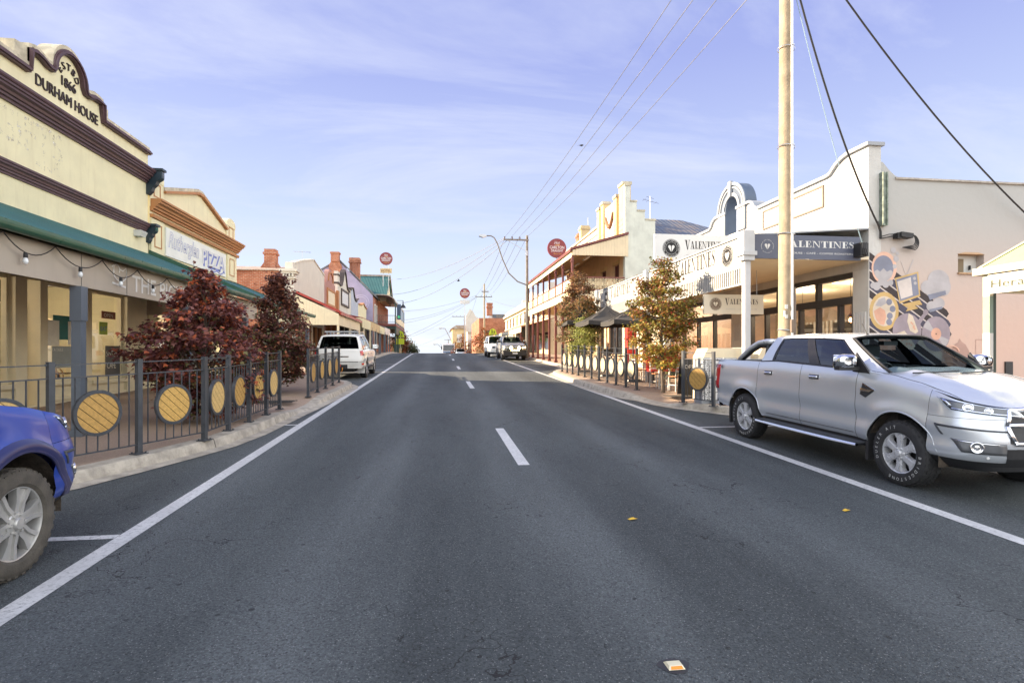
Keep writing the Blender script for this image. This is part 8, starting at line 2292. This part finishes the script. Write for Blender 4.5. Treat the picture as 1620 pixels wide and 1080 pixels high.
    for sgn in (-1, 1):
        # headlamp: dark tub, chrome projector, clear lens
        b = MB(); patch(b, F, [(.24, .985), (.92, .925), (.84, 1.005), (.10, 1.105)], sgn, .003, 10, 4, 0, .002)
        h = b.build('headlamp', PLAST, r, smooth=True)
        b = MB()
        for q, z, rr in ((.44, 1.018, .045), (.64, .988, .036)):
            p = Vector(F(q, z)); n_ = Vector((p.x - .9, p.y * 1.0, 0)).normalized() if False else Vector((.75, .62, .1)).normalized()
            Mx = Matrix.Translation((p.x, p.y * sgn, p.z)) @ Vector((n_.x, n_.y * sgn, n_.z)).to_track_quat('Z', 'Y').to_matrix().to_4x4()
            b.lathe([(rr * 1.15, -.01), (rr * 1.15, .010), (rr, .014), (rr * .9, .006), (rr * .5, .016), (0, .020)], Mx, 16)
        patch(b, F, [(.13, 1.09), (.22, 1.02), (.26, 1.03), (.17, 1.09)], sgn, .008, 3, 2, 0, .002)
        patch(b, F, [(.24, .992), (.90, .935), (.89, .948), (.25, 1.006)], sgn, .008, 8, 1, 0, .002)
        b.build('reflector', CHROME, h, smooth=True)
        b = MB(); patch(b, F, [(.23, .98), (.925, .918), (.85, 1.012), (.08, 1.11)], sgn, .022, 10, 4, 0, .018); b.build('lens', LENS, h, smooth=True)
        # lower bumper sculpting: slot above, recess with fog lamp
        b = MB(); patch(b, F, [(.08, .800), (.80, .770), (.80, .788), (.07, .824)], sgn, .005, 14, 2, 0, .002); patch(b, F, [(.13, .71), (.155, .71), (.095, .81), (.07, .81)], sgn, .0055, 3, 3, 0, .002)
        b.build('bumper_slot', M('shadow_grey_trim', (.06, .063, .07), .5), r, smooth=True)
        b = MB(); patch(b, F, [(.36, .545), (.80, .53), (.76, .655), (.22, .68)], sgn, .005, 8, 4, 0, .003); fg = b.build('fog_recess', M('silver_dark_trim', (.17, .175, .185), .4, metal=.5), r, smooth=True)
        b = MB(); p = Vector(F(.50, .605)); Mx = Matrix.Translation((p.x, p.y * sgn, p.z)) @ Vector((.8, .55 * sgn, 0)).to_track_quat('Z', 'Y').to_matrix().to_4x4()
        b.lathe([(.062, -.01), (.062, .016), (.050, .020), (.045, .004), (.02, .012), (0, .014)], Mx, 18); patch(b, F, [(.30, .655), (.70, .638), (.70, .648), (.28, .668)], sgn, .010, 6, 1, 0, .002); b.build('fog_lamp', CHROME, fg, smooth=True)
        b = MB(); p = Vector(F(.62, .50)); b.lathe([(.014, 0), (.014, .008), (0, .009)], Matrix.Translation((p.x, p.y * sgn, p.z)) @ Vector((.8, .55 * sgn, 0)).to_track_quat('Z', 'Y').to_matrix().to_4x4(), 10); b.build('parking_sensor', WHITES, r)
        # wing vent
        b = MB(); patch(b, F, [(1.01 - 1.98, 1.035), (1.10 - 1.98, 1.0), (1.24 - 1.98, 1.10), (1.05 - 1.98, 1.17)], sgn, .010, 4, 4, 0, .004); v_ = b.build('wing_vent', PLAST, r)
        b = MB(); patch(b, F, [(1.02 - 1.98, 1.075), (1.16 - 1.98, 1.075), (1.22 - 1.98, 1.10), (1.02 - 1.98, 1.115)], sgn, .016, 3, 2, 0, .004); patch(b, F, [(1.05 - 1.98, 1.165), (1.235 - 1.98, 1.095), (1.25 - 1.98, 1.105), (1.05 - 1.98, 1.18)], sgn, .014, 3, 1, 0, .004); b.build('vent_bar', CHROME, v_)
        # mud flaps
        b = MB()
        for xa in (S.fa, S.ra): b = MB(); b.prism([(xa - S.Ra - .03, .60), (xa - S.Ra + .03, .62), (xa - S.Ra + .02, .20), (xa - S.Ra - .02, .20)], 'y', (S.hw - .30) * sgn, (S.hw - .02) * sgn); b.build('mud_flap', PLAST, r)
    # grille
    b = MB()
    for sgn in (-1, 1): patch(b, F, [(.80, .66), (1, .66), (1, 1.0), (.80, .97)], sgn, .010, 6, 6, 0, .004)
    gr = b.build('grille', PLAST, r)
    b = MB()
    for sgn in (-1, 1):
        for qd in ([(.775, .84), (.80, .83), (.83, .99), (.805, 1.005)], [(.775, .84), (.80, .845), (.85, .66), (.82, .655)], [(.805, .985), (1, 1.005), (1, 1.035), (.81, 1.01)], [(.82, .645), (1, .63), (1, .68), (.83, .675)], [(.80, .83), (1, .83), (1, .875), (.80, .865)]):
            patch(b, F, qd, sgn, .020, 5, 2, 0, .006)
    b.build('grille_surround', CHROME, gr, smooth=True)
    b = MB()
    for sgn in (-1, 1): patch(b, F, [(.80, .44), (1, .44), (1, .60), (.78, .60)], sgn, .006, 5, 3, 0, .003)
    b.build('lower_intake', PLAST, r)
    b = MB(); b.box(S.xf + .055, S.xf + .062, -.186, .186, .50, .60); b.build('number_plate', WHITES, r)
    # aerial and wipers
    b = MB(); p = Vector(roof(.93, .22)); b.tube([p, p + Vector((-.10, 0, .16))], [.008, .004], 6); b.lathe([(.02, 0), (.012, .02), (0, .02)], Matrix.Translation(p), 10); b.build('roof_aerial', BLACK, r)
    b = MB()
    for y0, y1 in ((-.62, .0), (-.02, .58)): b.tube([(1.36 + .2 * (1 - y0 * y0), y0, 1.335), (1.34 + .2 * (1 - (y0 + y1) ** 2 / 4), (y0 + y1) / 2, 1.345), (1.30 + .22 * (1 - y1 * y1), y1, 1.36)], .010, 5)
    b.build('wiper', BLACK, r)
    b = MB(); b.grid(lambda u, v: (1.10 + .42 * u * (1 - .4 * (v * 2 - 1) ** 2), (v * 2 - 1) * .80, 1.27 + .015 * (1 - u)), 4, 12); b.build('cowl', PLAST, r)
    b = MB(); p = Vector(C(.985, .95, 1)); b.box(p.x - .12, p.x - .02, -.11, .11, 1.66, 1.72); b.build('rear_view_mirror', PLAST, r)
S1 = Body(**UTE)
SILVER = paint('silver_paint', (.64, .675, .72), .5, .25)
ute, F1, C1, R1 = make_car('pickup', 'silver dual-cab pickup with sports bar and chrome mirrors, parked at the right kerb', 'pickup', S1, SILVER, letters=[('BRIDGESTONE', -.95, 1.9), ('DUELER A/T', 2.6, 1.75)])
ute_details(ute, S1, F1, C1, R1, SILVER)
b = MB()
for ch, x, m_ in (('4', -2.60, 0), ('X', -2.49, 1), ('4', -2.38, 0)):
    p = S1.side(-x * -1, 1.22)
    b.text(ch, .12, frame((x, -p[1] - .016, 1.175), (1, 0, 0), (0, .0, 1)), 'C', m_, shear=.2, offset=.004)
b.build('decal', [M('grey_decal', (.13, .13, .14), .4), M('red_decal', (.40, .05, .04), .4)], ute)
GRADE = math.atan(.03)
def park(o, x, y, heading, dz=0.):
    """heading: direction of the bonnet in the ground plane (0 = +Y, pi = -Y); follows the slope"""
    sl = (zr(y + 1.5) - zr(y - 1.5)) / 3.0
    M_ = Matrix.Rotation(math.atan(sl), 4, 'X') @ Matrix.Rotation(pi / 2 + heading, 4, 'Z')
    o.rotation_euler = M_.to_euler(); o.location = (x, y, zr(y) + dz)
    ROOTM[o.name] = Matrix.Translation((x, y, zr(y) + dz)) @ M_
park(ute, 6.345, 7.65, pi + .030)
# blue pickup, only its nose in the picture
S2 = Body(**clone(UTE, top=[(z, h - .02) for z, h in UTE['top']], flare=.045, rim=.262, Ra=.515, R=.392, chrome=False))
BLUE = paint('blue_paint', (.006, .050, .36), .2, .28, .25)
BLUED = paint('dark_blue_flare', (.022, .026, .11), .1, .35, .4)
bl, F2, C2, R2 = make_car('pickup', 'blue pickup with a dusty front tyre and dark flared arch beside the left fence', 'pickup', S2, BLUE, tyre_m=DUSTYRUB, rim_m=ALLOYD, style='twin', flare_m=BLUED)
ute_details(bl, S2, F2, C2, R2, BLUE)
park(bl, -3.93, 2.86, .0)
# white four-wheel drive seen from behind
LC = dict(hw=.985, xf=2.32, xfc=1.80, xr=-2.60, xrc=-2.42, fa=1.425, ra=-1.425, R=.40, Ra=.50, rim=.235, flare=.022, crown=.05, xc=.95, hinge_front=True, chrome=False, clear=True,
          top=[(-2.6, 1.20), (-1.2, 1.21), (0, 1.20), (1.0, 1.19), (1.5, 1.15), (2.1, 1.08), (2.32, 1.02)], low=[(-2.6, .50), (-1, .46), (1, .46), (2.32, .42)],
          nose=[(.36, -.06), (.5, .02), (.7, .03), (.9, 0), (1.05, -.05)], tail=[(.5, .0), (.75, -.04), (1.2, .05)],
          cuts=[-2.42, -1.18, -.10, .86, 1.80], names=['rear_quarter', 'door', 'door', 'fender'],
          cb0=-2.50, cb1=1.12, ct0=-2.26, ct1=.38, yt=.74, roofz=[(-2.3, 1.82), (-1.8, 1.86), (-.4, 1.885), (.2, 1.87), (.4, 1.84)], rbow=.05,
          pillars=[(0, .075), (.925, 1.0), (.34, .37)], bpillars=[(.60, .65), (.905, .925), (.075, .09)], wins=[(.09, .34), (.37, .60), (.65, .907)], seats=(.05, -.85))
S3 = Body(**LC)
LCW = paint('white_paint_car', (.74, .73, .70), 0, .25, .55)
def wagon_details(r, S, F, C, roof, pm, rack=True, lamps=False, plate='DDG-98C'):
    R_ = lambda q, z: S.rpt(q, z)
    b = MB()
    for sgn in (-1, 1): col_grid(b, [0] + [i / 14 for i in range(1, 15)], 10, R_, lambda q: .72, lambda q: S.zt(S.xr), -sgn)
    b.build('tailgate', pm, r, smooth=True)
    b = MB()
    for sgn in (-1, 1): col_grid(b, [0] + [i / 14 for i in range(1, 15)], 6, lambda q, z: (S.rpt(q, z)[0] - (.05 if q > .1 else .05 * q * 10), S.rpt(q, z)[1], z), lambda q: .46, lambda q: .71, -sgn)
    b.build('rear_bumper', pm, r, smooth=True)
    b = MB(); b.box(S.xr - .07, S.xr + .1, -.78, .78, .705, .735); b.box(S.xr - .075, S.xr - .02, -.36, .36, .44, .62); b.build('bumper_trim', PLAST, r)
    b = MB(); b.bar((S.xr - .16, 0, .48), (S.xr + .1, 0, .48), .06); b.box(S.xr - .10, S.xr - .06, -.28, .28, .44, .56); b.build('tow_bar', BLACK, r)
    b = MB()
    for y in (-.16, .16): b.tube([(S.xr - .10, y, .50), (S.xr - .13, y, .40), (S.xr - .10, y + .03, .33), (S.xr - .08, y, .40)], .016, 6)
    b.build('recovery_hook', M('orange_hook', (.75, .28, .02), .4), r)
    b = MB(); b.box(S.xr - .12, S.xr - .09, -.1, .02, .53, .63); b.build('hitch_plug', REDPAINT, r)
    for sgn in (-1, 1):
        b = MB(); patch(b, R_, [(-.16, 1.0), (.55, .98), (.55, 1.17), (-.12, 1.19)], sgn, .012, 8, 4, flip=True); t = b.build('tail_lamp', REDLENS, r, smooth=True)
        b = MB(); patch(b, R_, [(.28, .985), (.54, .98), (.54, 1.04), (.28, 1.045)], sgn, .015, 4, 2, flip=True); b.build('reverse_lens', M('pink_lens', (.62, .22, .22), .15, coat=1), t)
        b = MB(); patch(b, R_, [(.14, .60), (.42, .60), (.42, .68), (.14, .68)], sgn, .065, 4, 2, flip=True); b.build('fog_reflector', REDLENS, r)
        b = MB()
        for xa in (S.fa, S.ra): b = MB(); b.prism([(xa - S.Ra - .03, .60), (xa - S.Ra + .03, .62), (xa - S.Ra + .02, .22), (xa - S.Ra - .02, .22)], 'y', (S.hw - .32) * sgn, (S.hw - .02) * sgn); b.build('mud_flap', PLAST if not rack else pm, r)
        b = MB(); patch(b, F, [(.12, .96), (.72, .92), (.70, 1.02), (-.06, 1.06)], sgn, .014, 8, 4); h = b.build('headlamp', LENS if not lamps else PLAST, r, smooth=True)
    b = MB(); b.box(S.xr - .012, S.xr + .01, -.19, .19, .80, .92, 0); b.text(plate, .10, frame((S.xr - .014, 0, .825), (0, -1, 0), (0, 0, 1)), 'C', 1, width=.32); b.box(S.xr - .03, S.xr, -.40, .40, .93, .965, 2); b.build('number_plate', [WHITES, BLACK, CHROME], r)
    b = MB()
    Mx = frame((S.xr - .012, 0, 1.08), (0, -1, 0), (0, 0, 1))
    for rx, ry, cy_ in ((.085, .06, 0), (.03, .058, 0), (.06, .026, .028)):
        b.tube([Mx @ Vector((rx * cos(t), ry * sin(t) + cy_, .002)) for t in [2 * pi * i / 20 for i in range(21)]], .006, 5)
    b.build('badge', CHROME, r)
    b = MB()
    for sgn in (-1, 1): patch(b, F, [(.74, .80), (1, .80), (1, 1.0), (.76, .98)], sgn, .012, 5, 3)
    b.build('grille', PLAST, r)
    b = MB()
    for z in (.84, .90, .96): b.tube([(S.xf + .03 + S.dx(z), y, z) for y in (-.35, 0, .35)], .014, 6)
    b.build('grille_bar', CHROME, r)
    if rack:
        b = MB()
        zz = lerp_tab(S.roofz, -1) + .09
        for y in (-.66, .66): b.bar((-1.85, y, zz), (.1, y, zz), .05, .04)
        for k in range(9): b.bar((-1.85 + .243 * k, -.66, zz + .01), (-1.85 + .243 * k, .66, zz + .01), .07, .02)
        b.bar((-1.87, -.68, zz), (-1.87, .68, zz), .05, .07)
        for x in (-1.6, -.8, -.1):
            for y in (-.64, .64): b.bar((x, y, zz - .11), (x, y, zz), .05, .06)
        b.build('roof_rack', STEEL, r)
    b = MB()
    for sgn in (-1, 1): b.box(S.ra + S.Ra + .05, S.fa - S.Ra - .05, (S.hw - .06) * sgn, (S.hw + .05) * sgn, .38, .44)
    b.build('side_step', PLAST, r)
lc, F3, C3, R3 = make_car('four_wheel_drive', 'white four-wheel drive wagon with roof rack parked at the left kerb, seen from behind', 'car', S3, LCW)
wagon_details(lc, S3, F3, C3, R3, LCW)
park(lc, -4.03, 26.1, .0)
# far cars facing us at the right kerb
SILV2 = paint('pale_silver_paint', (.26, .265, .26), .35, .3, .3)
S4 = Body(**clone(UTE, chrome=False))
fu, F4, C4, R4 = make_car('pickup', 'pale pickup with a black bull bar and lit driving lamps', 'pickup', S4, SILV2, style='twin')
b = MB()
for sgn in (-1, 1): b.tube([(2.60, .72 * sgn, .42), (2.68, .80 * sgn, .75), (2.62, .62 * sgn, 1.08), (2.64, .3 * sgn, 1.14), (2.64, 0, 1.14)], .035, 8)
for z in (.62, .86): b.tube([(2.68, -.8, z), (2.72, 0, z), (2.68, .8, z)], .03, 8)
b.box(2.50, 2.72, -.88, .88, .40, .66); b.box(2.45, 2.6, -.90, .90, .66, .76)
bb = b.build('bull_bar', BLACK, fu)
LIT = M('lit_driving_lamp', (1, .9, .6), .3, emit=(1., .82, .38), estr=9.); LITW = M('lit_headlamp', (1, .85, .6), .3, emit=(1., .72, .35), estr=4.)
for y in (-.30, .30):
    b = MB(); b.lathe([(0, .03), (.09, .025), (.105, 0), (.105, -.06), (0, -.06)], frame((2.76, y, .97), (0, -1, 0), (0, 0, 1)) @ Matrix.Rotation(pi, 4, 'Y'), 16); b.xf(Matrix.Identity(4)); b.build('driving_lamp', LIT, fu)
b = MB(); b.box(2.73, 2.75, -.30, .30, .74, .82); b.build('light_bar', LIT, fu)
for sgn in (-1, 1):
    b = MB(); patch(b, F4, [(.14, .95), (.72, .92), (.70, 1.01), (.0, 1.07)], sgn, .012, 6, 3); b.build('headlamp', LITW if sgn > 0 else LENS, fu)
b = MB(); b.box(2.755, 2.765, -.19, .19, .50, .61); b.build('number_plate', WHITES, fu)
b = MB()
for sgn in (-1, 1): patch(b, F4, [(.74, .70), (1, .70), (1, .99), (.76, .97)], sgn, .010, 5, 3)
b.build('grille', PLAST, fu)
b = MB()
for y in (-.6, .6): b.bar((-1.0, y, 1.94), (.5, y, 1.94), .04)
for x in (-1.0, -.5, 0, .5): b.bar((x, -.6, 1.94), (x, .6, 1.94), .035)
for x in (-.8, .35):
    for y in (-.58, .58): b.bar((x, y, 1.80), (x, y, 1.94), .04)
for sgn in (-1, 1): b.tube([(-2.5, .75 * sgn, 1.33), (-1.9, .72 * sgn, 1.8), (-1.2, .66 * sgn, 1.95)], .03, 6)
b.build('roof_rack', BLACK, fu)
R_ = lambda q, z: S4.rpt(q, z)
b = MB()
for sgn in (-1, 1): col_grid(b, [0] + [i / 14 for i in range(1, 15)], 8, R_, lambda q: .60, lambda q: S4.zt(S4.xr), -sgn)
b.box(S4.xr + .06, -1.28, -.84, .84, 1.29, 1.31); b.build('tub_cover', SILV2, fu)
park(fu, 5.80, 44.6, pi)
S5 = Body(**clone(LC, hw=.92))
WH2 = paint('clean_white_paint', (.76, .77, .77), 0, .25)
wg, F5, C5, R5 = make_car('parked_wagon', 'white wagon parked behind the pickup with lit lamps', 'car', S5, WH2)
wagon_details(wg, S5, F5, C5, R5, WH2, rack=False)
park(wg, 5.25, 50.6, pi)
S6 = Body(**clone(LC, hw=.88, roofz=[(-2.3, 1.50), (-1.8, 1.56), (-.4, 1.60), (.2, 1.58), (.4, 1.54)], top=[(x, h - .2) for x, h in LC['top']]))
sm, F6, C6, R6 = make_car('distant_car', 'small silver-blue car just showing over the crest on the right', 'car', S6, paint('silver_blue_paint', (.36, .44, .52), .4, .3))
park(sm, 3.95, 99, pi)
# truck coming over the crest
tr = empty('truck', (0, 0, 0), 0, 'white and blue truck coming head-on over the crest of the road', 'truck')
WT = paint('truck_white', (.70, .72, .74), 0, .3); BT = paint('truck_blue', (.14, .25, .42), 0, .3)
b = MB(); b.prism([(0, .9), (.12, 1.7), (.0, 3.0), (-.25, 3.25), (-2.0, 3.3), (-2.0, .6), (0, .6)], 'y', -1.22, 1.22); cb_ = b.build('cab', WT, tr)
b = MB(); b.add([(.125, -1.1, 1.78), (.125, 1.1, 1.78), (.02, 1.08, 2.95), (.02, -1.08, 2.95)], [(0, 1, 2, 3)]); b.xf(Matrix.Translation((.02, 0, 0))); b.build('windscreen', DARKGLASS, cb_)
b = MB(); b.box(.0, .15, -1.15, 1.15, 1.38, 1.66); b.build('grille_panel', BT, cb_)
b = MB(); b.box(0, .20, -1.25, 1.25, .50, .95); b.build('bumper', WT, cb_)
b = MB(); b.box(.12, .16, -.55, .55, .98, 1.34); b.box(.19, .22, -.30, .30, .62, .82); b.build('grille', PLAST, cb_)
for s in (-1, 1):
    b = MB(); b.box(.15, .22, .70 * s, 1.1 * s, .98, 1.22); b.build('headlamp', WHITES, cb_)
    b = MB(); b.box(-.1, .1, 1.32 * s, 1.52 * s, 2.0, 2.75); b.bar((0, 1.2 * s, 2.6), (0, 1.42 * s, 2.6), .04); b.build('mirror', PLAST, cb_)
    for x in (-.9, -6.0, -7.2): wheel(tr, x, 1.0 * s, s, .5, .30, 'six', RUBBER, ALLOY, None, .28)
b = MB(); b.box(-8.6, -2.2, -1.2, 1.2, 1.1, 3.2); b.build('cargo_box', WT, tr)
b = MB(); b.box(-8.4, -.6, -.45, .45, .55, .95); b.build('chassis', BLACK, tr)
b = MB()
for k in range(5): b.box(-.3, -.2, -.8 + .4 * k - .06, -.8 + .4 * k + .06, 3.24, 3.32)
b.build('roof_marker', AMBERL, cb_)
tr.rotation_euler = (0, 0, -pi / 2); tr.location = (2.15, 114, zr(114))
